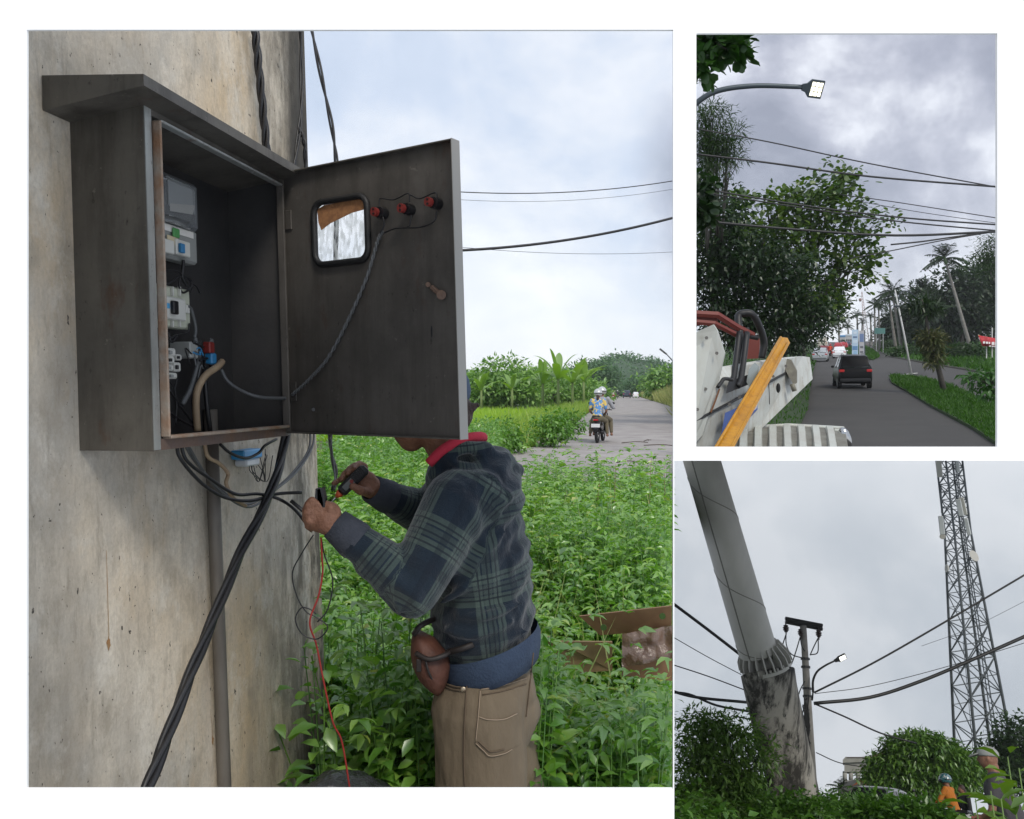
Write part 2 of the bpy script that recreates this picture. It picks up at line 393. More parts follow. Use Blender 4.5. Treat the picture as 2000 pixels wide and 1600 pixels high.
def bone_uv(co, bones):
    """bones: (p0,p1,r,ref) -> per vertex: bone index, u along bone (m), v around (m)"""
    best = np.full(len(co), 1e9); U = np.zeros(len(co)); Vv = np.zeros(len(co)); B = np.zeros(len(co), int)
    for i, (p0, p1, r, ref) in enumerate(bones):
        p0 = np.array(p0); p1 = np.array(p1); ax = p1-p0; L = np.linalg.norm(ax); ax = ax/L
        ref = np.array(ref, float); ref = ref-ax*ref.dot(ax); ref /= np.linalg.norm(ref); w = np.cross(ax, ref)
        q = co-p0; t = q@ax; tc_ = np.clip(t, 0, L); rad = q-np.outer(tc_, ax); dist = np.linalg.norm(rad, axis=1)-r
        k = dist < best; ang = np.arctan2(q@w, q@ref)
        best[k] = dist[k]; U[k] = t[k]; Vv[k] = ang[k]*r*1.15; B[k] = i
    return B, U, Vv

# ------------------------------------------------------------------ simple small figures (riders, bystanders)
def rider(name, label, at, rz, top, trousers, skin, helmet=None, helmet2=None, s=1.0, hand=(.26,.36,.98), hip_y=0.0, sleeve=True, stand=False, cap_m=None, lean=.1, hair=None, voxel=.02, leg=(.2,.32)):
    """local: forward +Y, origin on the ground below the saddle; seated pose on a saddle at 0.76 m (or standing)"""
    h0 = Vector((0, hip_y, .8)); ch = Vector((0, hip_y+lean, 1.22)); nk = Vector((0, hip_y+lean+.02, 1.38)); hd = Vector((0, hip_y+lean+.06, 1.52))
    body = MB(); tp = MB(); tr = MB()
    body.cap(nk-Vector((0,0,.05)), nk+Vector((0,0,.06)), .06, .055); body.ell(hd, (.078,.095,.115)); body.ell(hd+Vector((0,.09,-.015)), (.015,.02,.02)); [body.ell(hd+Vector((k_*.077,-.012,-.01)), (.009,.015,.028)) for k_ in (-1,1)]
    body.cap(h0, ch, .12, .13)
    tp.ell(h0+Vector((0,0,.06)), (.165,.135,.13)); tp.ell(ch+Vector((0,0,-.02)), (.185,.125,.2)); tp.cap(h0, ch, .14, .14)
    for sx in (-1, 1):
        sh = ch+Vector((sx*.18, 0, .1)); hn = Vector((sx*hand[0], hip_y+hand[1], hand[2])); el = sh.lerp(hn, .5)+Vector((sx*.07, -.03, -.12))
        body.cap(sh, el, .045, .038); body.cap(el, hn, .037, .028); body.ell(hn+Vector((0,.03,0)), (.04,.06,.03))
        for k in range(4): body.cap(hn+Vector((sx*(-.03+.02*k), .07, 0)), hn+Vector((sx*(-.03+.02*k), .1, -.03)), .011, .009, 6)
        body.cap(hn+Vector((-sx*.03,.02,0)), hn+Vector((-sx*.055,.06,-.015)), .012, .01, 6)
        tp.cap(sh, el if sleeve else sh.lerp(el,.7), .072, .058)
        if sleeve: tp.cap(el, el.lerp(hn,.9), .056, .042)
        hp = h0+Vector((sx*.09,0,-.02))
        if stand: kn = Vector((sx*.1, hip_y+.02, .45)); ft = Vector((sx*.11, hip_y, .07))
        else: kn = Vector((sx*leg[0], hip_y+.38, .68)); ft = Vector((sx*leg[1]*.75, hip_y+.26, .27))
        body.cap(hp, kn, .07, .05); body.cap(kn, ft, .05, .036); body.cap(ft+Vector((0,-.04,-.03)), ft+Vector((0,.15,-.045)), .036, .03)
        tr.cap(hp, kn, .1, .075); tr.cap(kn, kn.lerp(ft,.86), .075, .055)
    tr.ell(h0+Vector((0,-.02,-.02)), (.18,.16,.13))
    o = mesh_obj(name, blob(body, voxel*.7, 3), skin); o.matrix_basis = Matrix.Translation(Vector(at)) @ Matrix.Rotation(rz,4,'Z') @ Matrix.Scale(s,4)
    o.matrix_world = CUR[0].M @ o.matrix_basis; tag(o, label, 'person')
    mesh_obj('shirt', blob(tp, voxel*.7, 3), top, o); mesh_obj('trousers', blob(tr, voxel*.7, 3), trousers, o)
    if helmet:
        hm = MB(); hm.ell(hd+Vector((0,-.01,.035)), (.135,.155,.14), nu=18, nv=12)
        hm.v = [v if v[2] > hd.z-.05 else (v[0],v[1],hd.z-.05) for v in hm.v]
        k = hm.build('helmet', helmet, o, True)
        vz = MB(); vz.ell(hd+Vector((0,.035,.0)), (.125,.125,.075)); vz.build('visor', helmet2 or M('black_plastic',(.012,.012,.014),.35), k, True)
        bd = MB(); bd.tube([hd+Vector((.139*math.cos(a_), -.01+.159*math.sin(a_), .03)) for a_ in np.linspace(PI*1.1, PI*1.9, 9)], .012, 6); bd.build('band', M('black_plastic',(.012,.012,.014),.35), k, True)
    elif cap_m:
        hm = MB(); hm.ell(hd+Vector((0,-.005,.035)), (.09,.108,.088)); hm.v = [v if v[2] > hd.z+.02 else (v[0],v[1],hd.z+.02) for v in hm.v]
        k = hm.build('cap', cap_m, o, True)
        br = MB(); br.prism([hd+Vector((.078*math.cos(a_), .075+.105*math.sin(a_), .035-.035*math.sin(a_))) for a_ in np.linspace(0, PI, 10)], (0,0,.014)); br.build('brim', cap_m, k)
    if hair:
        hm = MB(); hm.ell(hd+Vector((0,-.02,.03)), (.088,.1,.11)); hm.cap(hd+Vector((0,-.1,-.02)), hd+Vector((0,-.13,-.24)), .05, .03); hm.build('hair', hair, o, True)
    return o

def scooter(name, label, at, rz, paint, s=1.0, group=None, plate=True):
    t = thing(name, label, 'motorcycle', at, 0, group, Matrix.Rotation(rz,4,'Z') @ Matrix.Scale(s,4))
    blk = M('black_plastic',(.012,.012,.014),.35); ty = M('tyre',(.018,.018,.019),.8,bump=.3,bscale=60); ch = M('chrome',(.6,.6,.6),.25,1.0)
    for y in (-.1, 1.12):
        w = MB(); n = 24
        w.tube([Vector((0, y+.235*math.cos(a_), .285+.235*math.sin(a_))) for a_ in np.linspace(0, 2*PI, n+1)], .05, 8, False)
        wo = w.build('tyre', ty, t, True)
        rm = MB(); rm.cyl((-.03,y,.285),(.03,y,.285),.07)
        for k in range(5):
            a_ = k*2*PI/5; rm.tube([Vector((0,y,.285)), Vector((0,y+.2*math.cos(a_),.285+.2*math.sin(a_)))], .018, 5)
        rm.tube([Vector((0, y+.195*math.cos(a_), .285+.195*math.sin(a_))) for a_ in np.linspace(0, 2*PI, n+1)], .018, 6, False)
        rm.build('rim', ch, wo, True)
    tail = MB(); rings = []
    for y, w, z0, z1 in ((-.42,.05,.66,.76),(-.36,.1,.6,.8),(-.1,.14,.52,.8),(.2,.15,.45,.78),(.42,.13,.38,.66),(.5,.1,.33,.4)):
        rings.append([Vector((x*w, y, z0 if z<0 else z1)) if abs(x)<1 else Vector((x*w, y, (z0+z1)/2+z*.25*(z1-z0))) for x,z in ((-.6,-1),(.6,-1),(1,-1),(1,1),(.6,1),(-.6,1),(-1,1),(-1,-1))])
    tail.loft(rings); tail.build('tail_body', paint, t, 'auto')
    fl = MB(); fl.bbox((0,.6,.32),(.26,.4,.1),.03).build('footboard', blk, t)
    fr = MB(); fr.loft([[Vector((x*w,y,z)) for x,y in ((-1,y0-.04),(1,y0-.04),(.7,y0+.1),(-.7,y0+.1))] for z,y0,w in ((.3,.82,.15),(.6,.86,.22),(.9,.88,.2),(1.02,.86,.12))]); fr.build('front_shield', paint, t, 'auto')
    st = MB(); st.bbox((0,-.02,.83),(.26,.72,.09),.035).build('seat', blk, t)
    hb = MB(); hb.tube(spline([(-.34,.72,1.02),(-.2,.8,1.03),(0,.84,1.0),(.2,.8,1.03),(.34,.72,1.02)],4), .016, 7); hb.build('handlebar', blk, t, True)
    for sx in (-1,1):
        mr = MB(); mr.cyl((sx*.24,.8,1.03),(sx*.36,.82,1.2),.007,n=5); mr.ell((sx*.37,.82,1.23),(.06,.02,.04)); mr.build('mirror', blk, t, True)
        fk = MB(); fk.cyl((sx*.06,1.1,.29),(sx*.05,.9,.62),.022); fk.build('fork', ch, t, True)
    ex = MB(); ex.cyl((.17,-.3,.36),(.15,.25,.28),.055,.035,10); ex.build('exhaust', blk, t, True)
    gd = MB(); gd.loft([[Vector((x,y,z)) for x in (-.08,.08)]+[Vector((x,y+.02,z+.02)) for x in (.08,-.08)] for y,z in ((-.42,.58),(-.44,.45),(-.4,.36))]); gd.build('mudguard', blk, t)
    tl = MB(); tl.bbox((0,-.43,.73),(.16,.03,.05),.012).build('tail_light', M('tail_red',(.45,.015,.015),.25), t)
    if plate:
        pl = MB(); pl.bbox((0,-.458,.56),(.27,.012,.11),.004); po = pl.build('number_plate', M('plate_white',(.75,.75,.75),.4), t)
    return t

# ------------------------------------------------------------------ cars
def car(name, label, at, rz, paint, L=4.6, W=1.8, Ht=1.75, kind='suv', rails=False, group=None, plate=(.75,.75,.75)):
    """rear bumper at y=0, forward +Y"""
    t = thing(name, label, 'car', at, rz, group)
    hw = W/2; gc = .3 if kind == 'suv' else .2; bl = Ht*.6; glass = M('car_glass',(.012,.014,.016),.06,spec=.8); blk = M('black_plastic',(.012,.012,.014),.35)
    # stations: y, zb, belt, top, w_belt, w_top
    st = [(0,.42,bl*.80,bl*.84,.86,.8),(.06,gc,bl*.94,bl*.97,.95,.86),(.16,gc,bl,bl+.03,.985,.84),(.34,gc,bl,bl+(Ht-bl)*.55,1,.80),(.60,gc,bl,Ht-.05,1,.77),(1.0,gc,bl,Ht,1,.76),
          (L*.42,gc,bl*.985,Ht,1,.76),(L*.55,gc,bl*.97,Ht-.06,1,.75),(L*.70,gc,bl*.95,bl*1.0,1,.78),(L*.82,gc,bl*.9,bl*.95,.98,.8),(L*.95,gc+.05,bl*.8,bl*.84,.93,.78),(L,.42,bl*.62,bl*.66,.82,.7)]
    def ring(y,zb,be,tp,wb,wt):
        hb = hw*wb; ht = hw*wt; pts = [(-.0,zb),(.55*hb,zb),(.93*hb,zb+.03),(hb,zb+.2),(hb*1.005,(zb+be)/2),(hb*.985,be),(ht+(hb-ht)*.25,be+(tp-be)*.6),(ht*1.0,tp-.05*(tp>be+.2)),(ht*.82,tp),(0,tp+.02)]
        return [Vector((x,y,z)) for x,z in pts]+[Vector((-x,y,z)) for x,z in pts[-2:0:-1]]
    mb = MB(); mb.loft([ring(*s) for s in st]); body = mb.build('body', paint, t, 'auto')
    def belt_top(y):
        ys = [s[0] for s in st]; i = max(0, min(len(st)-2, next((k for k in range(len(ys)-1) if ys[k+1] >= y), 0))); f = (y-ys[i])/(ys[i+1]-ys[i]); q = [a_+(b_-a_)*f for a_,b_ in zip(st[i],st[i+1])]
        return q
    # rear window following the body between stations 2 and 4
    rw = MB(); a_, b_ = st[2], st[4]
    za, zb_ = bl+.06, Ht-.13; fy = lambda z: a_[0]+(b_[0]-a_[0])*(z-bl-.03)/(Ht-.05-bl-.03)
    wa, wb_ = hw*.80, hw*.70
    rw.prism([(-wa,fy(za)-.02,za),(wa,fy(za)-.02,za),(wb_,fy(zb_)-.02,zb_),(-wb_,fy(zb_)-.02,zb_)], (0,.03,.005)); rw.build('rear_window', glass, t)
    wp = MB(); wp.cyl((-.02,fy(za)-.05,za+.02),(hw*.4,fy(za+.1)-.05,za+.13),.008,n=5); wp.build('rear_wiper', blk, t)
    fw = MB(); y0,y1 = L*.69,L*.56; fw.prism([(-hw*.8,y0,bl*1.0),(hw*.8,y0,bl*1.0),(hw*.7,y1,Ht-.1),(-hw*.7,y1,Ht-.1)], (0,.03,.02)); fw.build('windscreen', glass, t)
    for sx in (-1,1):
        for (ya,yb) in ((.55,L*.24),(L*.255,L*.40),(L*.415,L*.545)):
            pts = []
            for y, f in ((ya,.1),(yb,.1),(yb,.84),(ya if ya>.6 else ya+.14,.84)):
                q = belt_top(y); hb=hw*q[4]; ht=hw*q[5]; zz = q[2]+(q[3]-q[2])*f
                x = hb*.985+(ht+(hb-ht)*.25-hb*.985)*min(f/.6,1) if f<.6 else (ht+(hb-ht)*.25)+(ht-(ht+(hb-ht)*.25))*(f-.6)/.4
                pts.append(Vector((sx*(x+.006),y,zz)))
            w = MB(); w.prism(pts, (sx*.006,0,.002)); w.build('side_window', glass, t)
        tl = MB(); tl.bbox((sx*hw*.80,.06,bl*.90),(.3,.12,.16),.03); tl.build('tail_light', M('tail_red',(.45,.015,.015),.25), t)
        hl = MB(); hl.bbox((sx*hw*.68,L-.08,bl*.68),(.36,.14,.14),.03); hl.build('headlight', M('lamp_glass',(.6,.62,.65),.1,spec=.8), t)
        mr = MB(); mr.bbox((sx*(hw+.09),L*.60,bl+.05),(.18,.1,.14),.035); mr.build('mirror', blk if kind=='suv' else paint, t)
        for y in (.78, L-.88):
            w = MB(); r = .36 if kind=='suv' else .31
            w.cyl((sx*(hw-.22),y,r),(sx*(hw+.005),y,r),r,n=24); wo = w.build('wheel', M('tyre',(.018,.018,.019),.8,bump=.3,bscale=60), t, 'auto')
            rm = MB(); rm.cyl((sx*(hw-.02),y,r),(sx*(hw+.012),y,r),r*.62,n=20); rm.build('rim', M('alloy',(.35,.35,.36),.35,1.0), wo, 'auto')
        if rails:
            rl = MB(); rl.tube(spline([(sx*hw*.62,.7,Ht-.01),(sx*hw*.62,.8,Ht+.06),(sx*hw*.62,L*.45,Ht+.06),(sx*hw*.62,L*.5,Ht-.02)],4),.018,6); rl.build('roof_rail', M('alloy',(.35,.35,.36),.35,1.0), t, True)
    bp = MB(); bp.bbox((0,.03,.5),(W*.9,.16,.22),.05); bp.build('bumper', blk if kind=='suv' else paint, t)
    gn = MB(); gn.bbox((0,.035,bl*.82),(W*.42,.03,.04),.01); gn.build('trim_strip', M('chrome',(.6,.6,.6),.25,1.0), t)
    pl = MB(); pl.bbox((0,-.02 if kind!='suv' else .03,bl*.70),(.4,.02,.12),.004); pl.build('number_plate', M('plate_%d'%int(plate[0]*100),plate,.4), t)
    return t

# ------------------------------------------------------------------ palms
def palm(name, label, base, top, r, fl, nf, leafm, bark, group='royal palms along the road', shaft=None):
    base = Vector(base); top = Vector(top); t = thing(name, label, 'palm tree', base, group=group)
    mid = base.lerp(top,.5)+Vector((random.uniform(-.01,.01)*(top-base).length,0,0))
    path = spline([base-Vector((0,0,.1)),mid,top],8); mb = MB(); mb.tube([p-base for p in path],[r*(1.15-.55*i/16) for i in range(17)],10); mb.build('trunk', bark, t, True)
    if shaft:
        sh = MB(); d = (top-mid).normalized(); sh.tube([top-base-d*.1, top-base+d*fl*.12, top-base+d*fl*.3],[r*.8,r*.85,r*.4],10); sh.build('crownshaft', shaft, t, True)
    ax = (top-mid).normalized(); apex = top-base+ax*fl*.22
    for k in range(nf):
        az_ = 2*PI*k/nf+random.uniform(-.25,.25); el = random.choice((1.15,.75,.35,.0))+random.uniform(-.12,.12)
        d = Vector((math.cos(az_)*math.cos(el), math.sin(az_)*math.cos(el), math.sin(el))); L_ = fl*random.uniform(.85,1.1)
        path = []
        for i in range(11):
            f = i/10; path.append(apex+d*L_*f+Vector((0,0,-L_*.55*f*f*(1-.5*el/1.2))))
        pa = np.array([list(p) for p in path]); n = 64; tt = np.sort(RNG.random(n))*.9+.1
        ii = np.minimum((tt*10).astype(int),9); fr = (tt*10-ii)[:,None]; pos = pa[ii]*(1-fr)+pa[ii+1]*fr; tan = nrm(pa[ii+1]-pa[ii])
        side = nrm(np.cross(tan, np.array([0,0,1.]))); sg = np.where(np.arange(n)%2,1,-1)[:,None]
        dd = side*sg*1.0+tan*.65+np.array([0,0,-.35])+RNG.normal(size=(n,3))*.12
        ln = fl*.26*np.sin(np.clip(tt*1.05,0,1)*PI*.82+.3)
        V, Fa = leaves_np(pos, dd, np.tile([0,0,1.],(n,1))+RNG.normal(size=(n,3))*.2, ln, np.full(n,fl*.046), 'blade')
        # rachis
        rm = MB(); rm.tube(path, [fl*.012*(1.1-.09*i) for i in range(11)], 4, False)
        rv = np.array([list(v) for v in rm.v]); rf = []
        for f in rm.f: rf += [(f[0],f[1],f[2]),(f[0],f[2],f[3])]
        np_mesh('frond', np.concatenate([V,rv]), np.concatenate([Fa,np.array(rf)+len(V)]), leafm, t)
    return t
def wire(name, label, pts, r, m, group=None, cat='cable', parent=None, n=6):
    pts = [Vector(p) for p in pts]; mb = MB(); mb.tube(pts, r, n)
    o = mb.build(name, m, parent, True)
    if parent is None: tag(o, label, cat, group)
    return o
def street_lamp(name, label, pole_base, arm_pts, pr, ar, head_dir, head, metal, lit, nled=(3,3), roll=0):
    """head: (length,width,thickness)"""
    t = thing(name, label, 'street lamp', pole_base)
    b = Vector(pole_base); mb = MB(); mb.tube([Vector((0,0,0)), Vector(arm_pts[0])-b], [pr, pr*.8], 12); mb.build('pole', metal, t, True)
    ap = spline([Vector(p)-b for p in arm_pts], 8); am = MB(); am.tube(ap, [ar*(1.15-.35*i/(len(ap)-1)) for i in range(len(ap))], 10); am.build('arm', metal, t, True)
    e_ = ap[-1]; d = Vector(head_dir).normalized(); side = d.cross(Vector((0,0,1))).normalized(); up = side.cross(d)
    rot = Matrix((side, d, up)).transposed() @ Matrix.Rotation(roll, 3, 'Y')
    hd = MB(); L_, W_, T_ = head; c = e_+d*L_*.5
    hd.loft([[c+rot@Vector((x*W_*w/2,y*L_,z*T_)) for x,z in ((-1,-.5),(1,-.5),(1,.1),(.6,.5),(-.6,.5),(-1,.1))] for y,w in ((-.5,.35),(-.3,.5),(-.12,1),(.48,1),(.5,.96))]); ho = hd.build('lamp_head', metal, t, 'auto')
    for i in range(nled[0]):
        for j in range(nled[1]):
            le = MB(); le.bbox(c+rot@Vector(((i-(nled[0]-1)/2)*W_*.8/nled[0], .18*L_+(j-(nled[1]-1)/2)*L_*.55/nled[1], -T_*.56)), (W_*.68/nled[0], L_*.45/nled[1], T_*.12), .002, rot); le.build('led_module', lit, ho)
    return t
# =================================================================== PLACE 1: cabinet on the pier, electrician, road
CUR[0] = P1
white = M('white_paint', (.93,.92,.90), .55, bump=.02, bscale=200)
# board standing in for the white margins, with openings onto the three places
WD, WT = 1.2, .005
def wx(px): return (px-1000)/F*WD
def wz(py): return CAMH-(py-HY)/F*WD
mb = MB()
def strip(x0,y0,x1,y1):
    X0, X1 = (x0 if isinstance(x0,float) else wx(x0)), (x1 if isinstance(x1,float) else wx(x1))
    Z1, Z0 = (y0 if isinstance(y0,float) else wz(y0)), (y1 if isinstance(y1,float) else wz(y1))
    mb.box(((X0+X1)/2, WD+WT/2, (Z0+Z1)/2), (X1-X0, WT, Z1-Z0))
strip(-1.5, 2.9, 1.4, 58)                # above
strip(-1.5, 58, 52, 0.0)                 # left margin
strip(52, 1541, 1315, 0.0)               # below opening one
strip(1315, 58, 1360, 900)               # between one and two
strip(1360, 58, 1.4, 65); strip(1360, 873, 1.4, 900); strip(1948, 65, 1.4, 873)
strip(1315, 900, 1317, 0.0)              # slim mullion between one and three
strip(1317, 0.14, 1.4, 0.0)              # sill at floor level
ww = mb.build('margin_board', white); tag(ww, 'plain white board standing in for margins, with three rectangular openings looking onto three places', 'wall')

asphalt_l = M('pale_road', (.27,.245,.235), .9, col2=(.36,.335,.32), scale=.9, bump=.4, bscale=25, lo=.38, hi=.62, detail=12)
soil = M('soil', (.055,.06,.03), .95, col2=(.07,.11,.03), scale=2.0, bump=.4, bscale=12)
def clipx(z, px=1316): return (px-1000)/F*z
# ground of place one: one sheet, its right side following the line of the mullion
gb = MB(); zs = [0.6,1.5,3,6,10,16,24,40,80,160,280,425]
rows = []
for z in zs: rows.append([Vector((x,z,0)) for x in [-2.0-z*1.2, -z*.5-.6, 0-.05*z, clipx(z, 1315 if z<30 else 1335)]])
gb.add([p for r_ in rows for p in r_], [(i*4+k,i*4+k+1,(i+1)*4+k+1,(i+1)*4+k) for i in range(len(zs)-1) for k in range(3)])
# thick earth edge
gb.add([(clipx(z,1315),z,zz) for z in (0.6,24) for zz in (0,-1.2)], [(0,2,3,1)])
gr = gb.build('ground', soil); gr['kind'] = 'structure'
# road: VP at (1215,765)
dirx = (1215-1000)/F
lft = lambda z: dirx*z-2.45; rgt = lambda z: min(dirx*z+5.2, clipx(z, 1314.5 if z<26 else 1334))
rb = MB(); L_ = []; R_ = []
for z in (11.5,14,18,22,23.8):
    L_.append((max(-3.0, {11.5:-3,14:-3,18:-2.6,22:-.9,23.8:.05}[z]), z)); R_.append((rgt(z), z))
for z in (26,30,38,50,70,100,150,240,400):
    L_.append((lft(z)+.6*max(0,(30-z)/6), z)); R_.append((rgt(z), z))
vs_ = []
for (a_,z),(b_,_) in zip(L_,R_):
    for k in range(5): vs_.append((a_+(b_-a_)*k/4, z, .012))
rb.add(vs_, [(i*5+k,i*5+k+1,(i+1)*5+k+1,(i+1)*5+k) for i in range(len(L_)-1) for k in range(4)])
road = rb.build('road', asphalt_l); road['kind'] = 'structure'

# ---------------------------------------------------------------- concrete pier wall
Wd = Vector((.181,.983,0)).normalized(); Nn = Vector((Wd.y,-Wd.x,0)); UPV = Vector((-.030,0,1))
A0 = Vector((-.8425,1.712,0))          # point of the wall face behind the cabinet's near edge (lean is 0 at z=1.25)
def W(s, n, h): return A0+Wd*s+Nn*n+Vector((0,0,h))+Vector((-.030*(h-1.25),0,0))
def concrete(name):
    m = bpy.data.materials.new(name); m.use_nodes = True; t = m.node_tree; b = t.nodes['Principled BSDF']; L = t.links.new
    co = t.nodes.new('ShaderNodeTexCoord')
    def noise(scale, st=(1,1,1), det=8, ro=.65, off=(0,0,0), di=0):
        mp = t.nodes.new('ShaderNodeMapping'); mp.inputs['Scale'].default_value = st; mp.inputs['Location'].default_value = off; L(co.outputs['Object'], mp.inputs[0])
        n = t.nodes.new('ShaderNodeTexNoise'); n.inputs['Scale'].default_value = scale; n.inputs['Detail'].default_value = det; n.inputs['Roughness'].default_value = ro; n.inputs['Distortion'].default_value = di
        L(mp.outputs[0], n.inputs['Vector']); return n.outputs[0]
    def mr(s, lo, hi, a_=0, b_=1):
        r = t.nodes.new('ShaderNodeMapRange'); r.inputs[1].default_value = lo; r.inputs[2].default_value = hi; r.inputs[3].default_value = a_; r.inputs[4].default_value = b_; L(s, r.inputs[0]); return r.outputs[0]
    def mix(f, a_, b_):
        x = t.nodes.new('ShaderNodeMix'); x.data_type = 'RGBA'; L(f, x.inputs[0])
        for i, s in ((6,a_),(7,b_)):
            if hasattr(s,'links'): L(s, x.inputs[i])
            else: x.inputs[i].default_value = (*s,1)
        return x.outputs[2]
    def mul(a_, b_):
        x = t.nodes.new('ShaderNodeMath'); x.operation = 'MULTIPLY'
        for i, s in enumerate((a_,b_)):
            if hasattr(s,'links'): L(s, x.inputs[i])
            else: x.inputs[i].default_value = s
        return x.outputs[0]
    c = mix(mr(noise(2.2), .35, .66), (.64,.545,.42), (.73,.67,.57))
    c = mix(mr(noise(5, (1,1,.22), off=(3,0,0)), .44, .66, 0, .85), c, (.36,.31,.245))         # vertical weathering
    c = mix(mr(noise(1.6, off=(7,2,5)), .48, .62, 0, .75), c, (.42,.40,.36))                    # grey damp patches
    c = mix(mr(noise(3.2, (1,1,.5), off=(1,9,4)), .52, .68, 0, .6), c, (.58,.42,.24))         # ochre tint
    c = mix(mr(noise(26, (1,1,.35)), .58, .72, 0, .45), c, (.20,.18,.15))
    c = mix(mr(noise(11, (1,1,.75), det=10, ro=.72, off=(2,2,8)), .50, .66, 0, .55), c, (.33,.285,.22))     # mottling
    c = mix(mr(noise(7, (1,1,.8), det=10, ro=.72, off=(8,1,1)), .54, .68, 0, .6), c, (.76,.72,.64))
    c = mix(mr(noise(130, (1,1,.7), det=6, ro=.75, off=(6,2,2)), .42, .66, 0, .32), c, (.30,.26,.21)); c = mix(mr(noise(50, (1,1,.18), det=8, ro=.7, off=(3,9,2)), .55, .68, 0, .35), c, (.22,.19,.15))
    pA = mr(noise(75, (1,1,.7), det=4, ro=.6, off=(1,1,1)), .675, .70); pB = mr(noise(24, (1,1,.8), det=6, ro=.65, off=(4,7,1)), .70, .73)
    mxp = t.nodes.new('ShaderNodeMath'); mxp.operation = 'MAXIMUM'; L(pA, mxp.inputs[0]); L(pB, mxp.inputs[1]); pits = mxp.outputs[0]; c = mix(pits, c, (.085,.075,.065))
    # black mould along the far corner: object x runs along the wall
    sx = t.nodes.new('ShaderNodeSeparateXYZ'); L(co.outputs['Object'], sx.inputs[0])
    dp = t.nodes.new('ShaderNodeVectorMath'); dp.operation = 'DOT_PRODUCT'; dp.inputs[1].default_value = Wd; L(co.outputs['Object'], dp.inputs[0])
    edge = mr(dp.outputs['Value'], .62, 1.08); mo = mr(noise(9, (1,1,.3), det=10, ro=.75), .42, .56)
    e2 = mr(dp.outputs['Value'], .965, 1.03, 0, .9); hi_ = mr(sx.outputs[2], .45, .65); lo_ = mr(sx.outputs[2], -.5, -.85)
    c = mix(mul(mul(edge, mo), .85), c, (.045,.04,.03))
    c = mix(mul(e2, hi_), c, (.06,.055,.048)); c = mix(mul(mul(e2,lo_),.9), c, (.05,.05,.03))
    L(c, b.inputs['Base Color']); b.inputs['Roughness'].default_value = .88; b.inputs['Specular IOR Level'].default_value = .25
    bp = t.nodes.new('ShaderNodeBump'); bp.inputs['Strength'].default_value = .35; bp.inputs['Distance'].default_value = .01
    hsum = t.nodes.new('ShaderNodeMath'); hsum.operation = 'SUBTRACT'; L(noise(30, det=10, ro=.7), hsum.inputs[0]); L(pits, hsum.inputs[1]); L(hsum.outputs[0], bp.inputs['Height']); L(bp.outputs[0], b.inputs['Normal'])
    return m
conc = concrete('stained_concrete')
S0, S1 = -.34, 1.085
# local frame: x along wall, y out of the wall, z up (leaning)
FR = Matrix(((Wd.x,Nn.x,UPV.x,0),(Wd.y,Nn.y,UPV.y,0),(0,0,1,0),(0,0,0,1)))
Lz = 1.25
FRAME = Matrix.Translation(A0+Vector((0,0,Lz))) @ FR
FRI = FRAME.inverted(); FR3 = FR.to_3x3(); FORG = A0+Vector((0,0,Lz))
def loc_obj(mb, name, m, parent=None, smooth=False):   # mesh given in wall coordinates (s, n, h-Lz)
    o = mb.build(name, m, parent, smooth)
    return o
def wallpt(px, py, n=0.0):      # pixel -> wall coordinates on plane n
    o = FRI @ CAM; r = FRI.to_3x3() @ ray(px,py); t = (n-o.y)/r.y; return o+r*t
rings = []
rows = [(-1.28),(-.9),(-.5),(-.1),(.3),(.7),(1.2),(1.9)]
wb = MB()
prof = [(S0,0),(0,0),(.5,0),(.9,0),(1.15,0),(1.18,-.012),(1.195,-.04),(1.195,-.5),(S0,-.5)]
for h in rows:
    k = 0.0 if h > 0 else 0.018*(-h)
    rings.append([Vector((s+(k if s>1 else 0), n, h)) for s,n in prof])
wb.loft(rings)
XF[0] = FR3
pier = wb.build('concrete_pier', conc, None, 'auto'); pier.location = FORG; tag(pier, 'weathered beige concrete pier wall with mould stains carrying the metal cabinet', 'wall')
rust = M('rust_stain', (.33,.15,.045), .9, col2=(.38,.27,.15), scale=30)
for (px,y0,y1,w) in ((207,1075,1250,.0016),(410,1385,1440,.001)):   # rust run and blot (thin stains soaked in the surface)
    a_ = wallpt(px,y0); b_ = wallpt(px+5,y1); q = MB()
    rgr = random.Random(int(px)); pts = [Vector((a_.x-w*.3,.0012,a_.z)),Vector((a_.x+w*.3,.0012,a_.z)),Vector((b_.x+w*.6,.0012,b_.z+.01))]
    pts += [Vector((b_.x+w*5*math.cos(a2)*rgr.uniform(.5,1.1)-w,.0012,b_.z-.008+.014*math.sin(a2)*rgr.uniform(.5,1.1))) for a2 in np.linspace(R(75),R(-255),13)]+[Vector((b_.x-w*.6,.0012,b_.z+.01))]
    q.poly(pts); q.build('rust_run', rust, pier)

# ---------------------------------------------------------------- cabinet
galv = grimy('grey_cabinet_steel', (.088,.080,.070), (.14,.13,.112), (.036,.031,.026), (.085,.042,.025), rz=(-.02,-.14))
galv_d = grimy('grey_cabinet_door', (.078,.071,.064), (.115,.105,.095), (.040,.035,.031), (.07,.04,.03), amt=.7)
galv_l = grimy('bare_galvanised_edge', (.36,.38,.37), (.46,.47,.45), (.16,.15,.13), (.17,.09,.05), .45, .5, rz=(.10,-.16), amt=.6)
rusty = M('rusty_lip', (.30,.17,.10), .75, .2, col2=(.36,.32,.27), scale=16, bump=.2, bscale=120, detail=9)
rusty2 = M('rusty_steel', (.13,.10,.09), .7, .3, col2=(.17,.10,.065), scale=9, bump=.15, bscale=100, detail=9)
CH0 = CAMH-(882-HY)/F*1.683-Lz; CH1 = CAMH-(195-HY)/F*1.683-Lz; CW = .607; CD = .159; TK = .0025
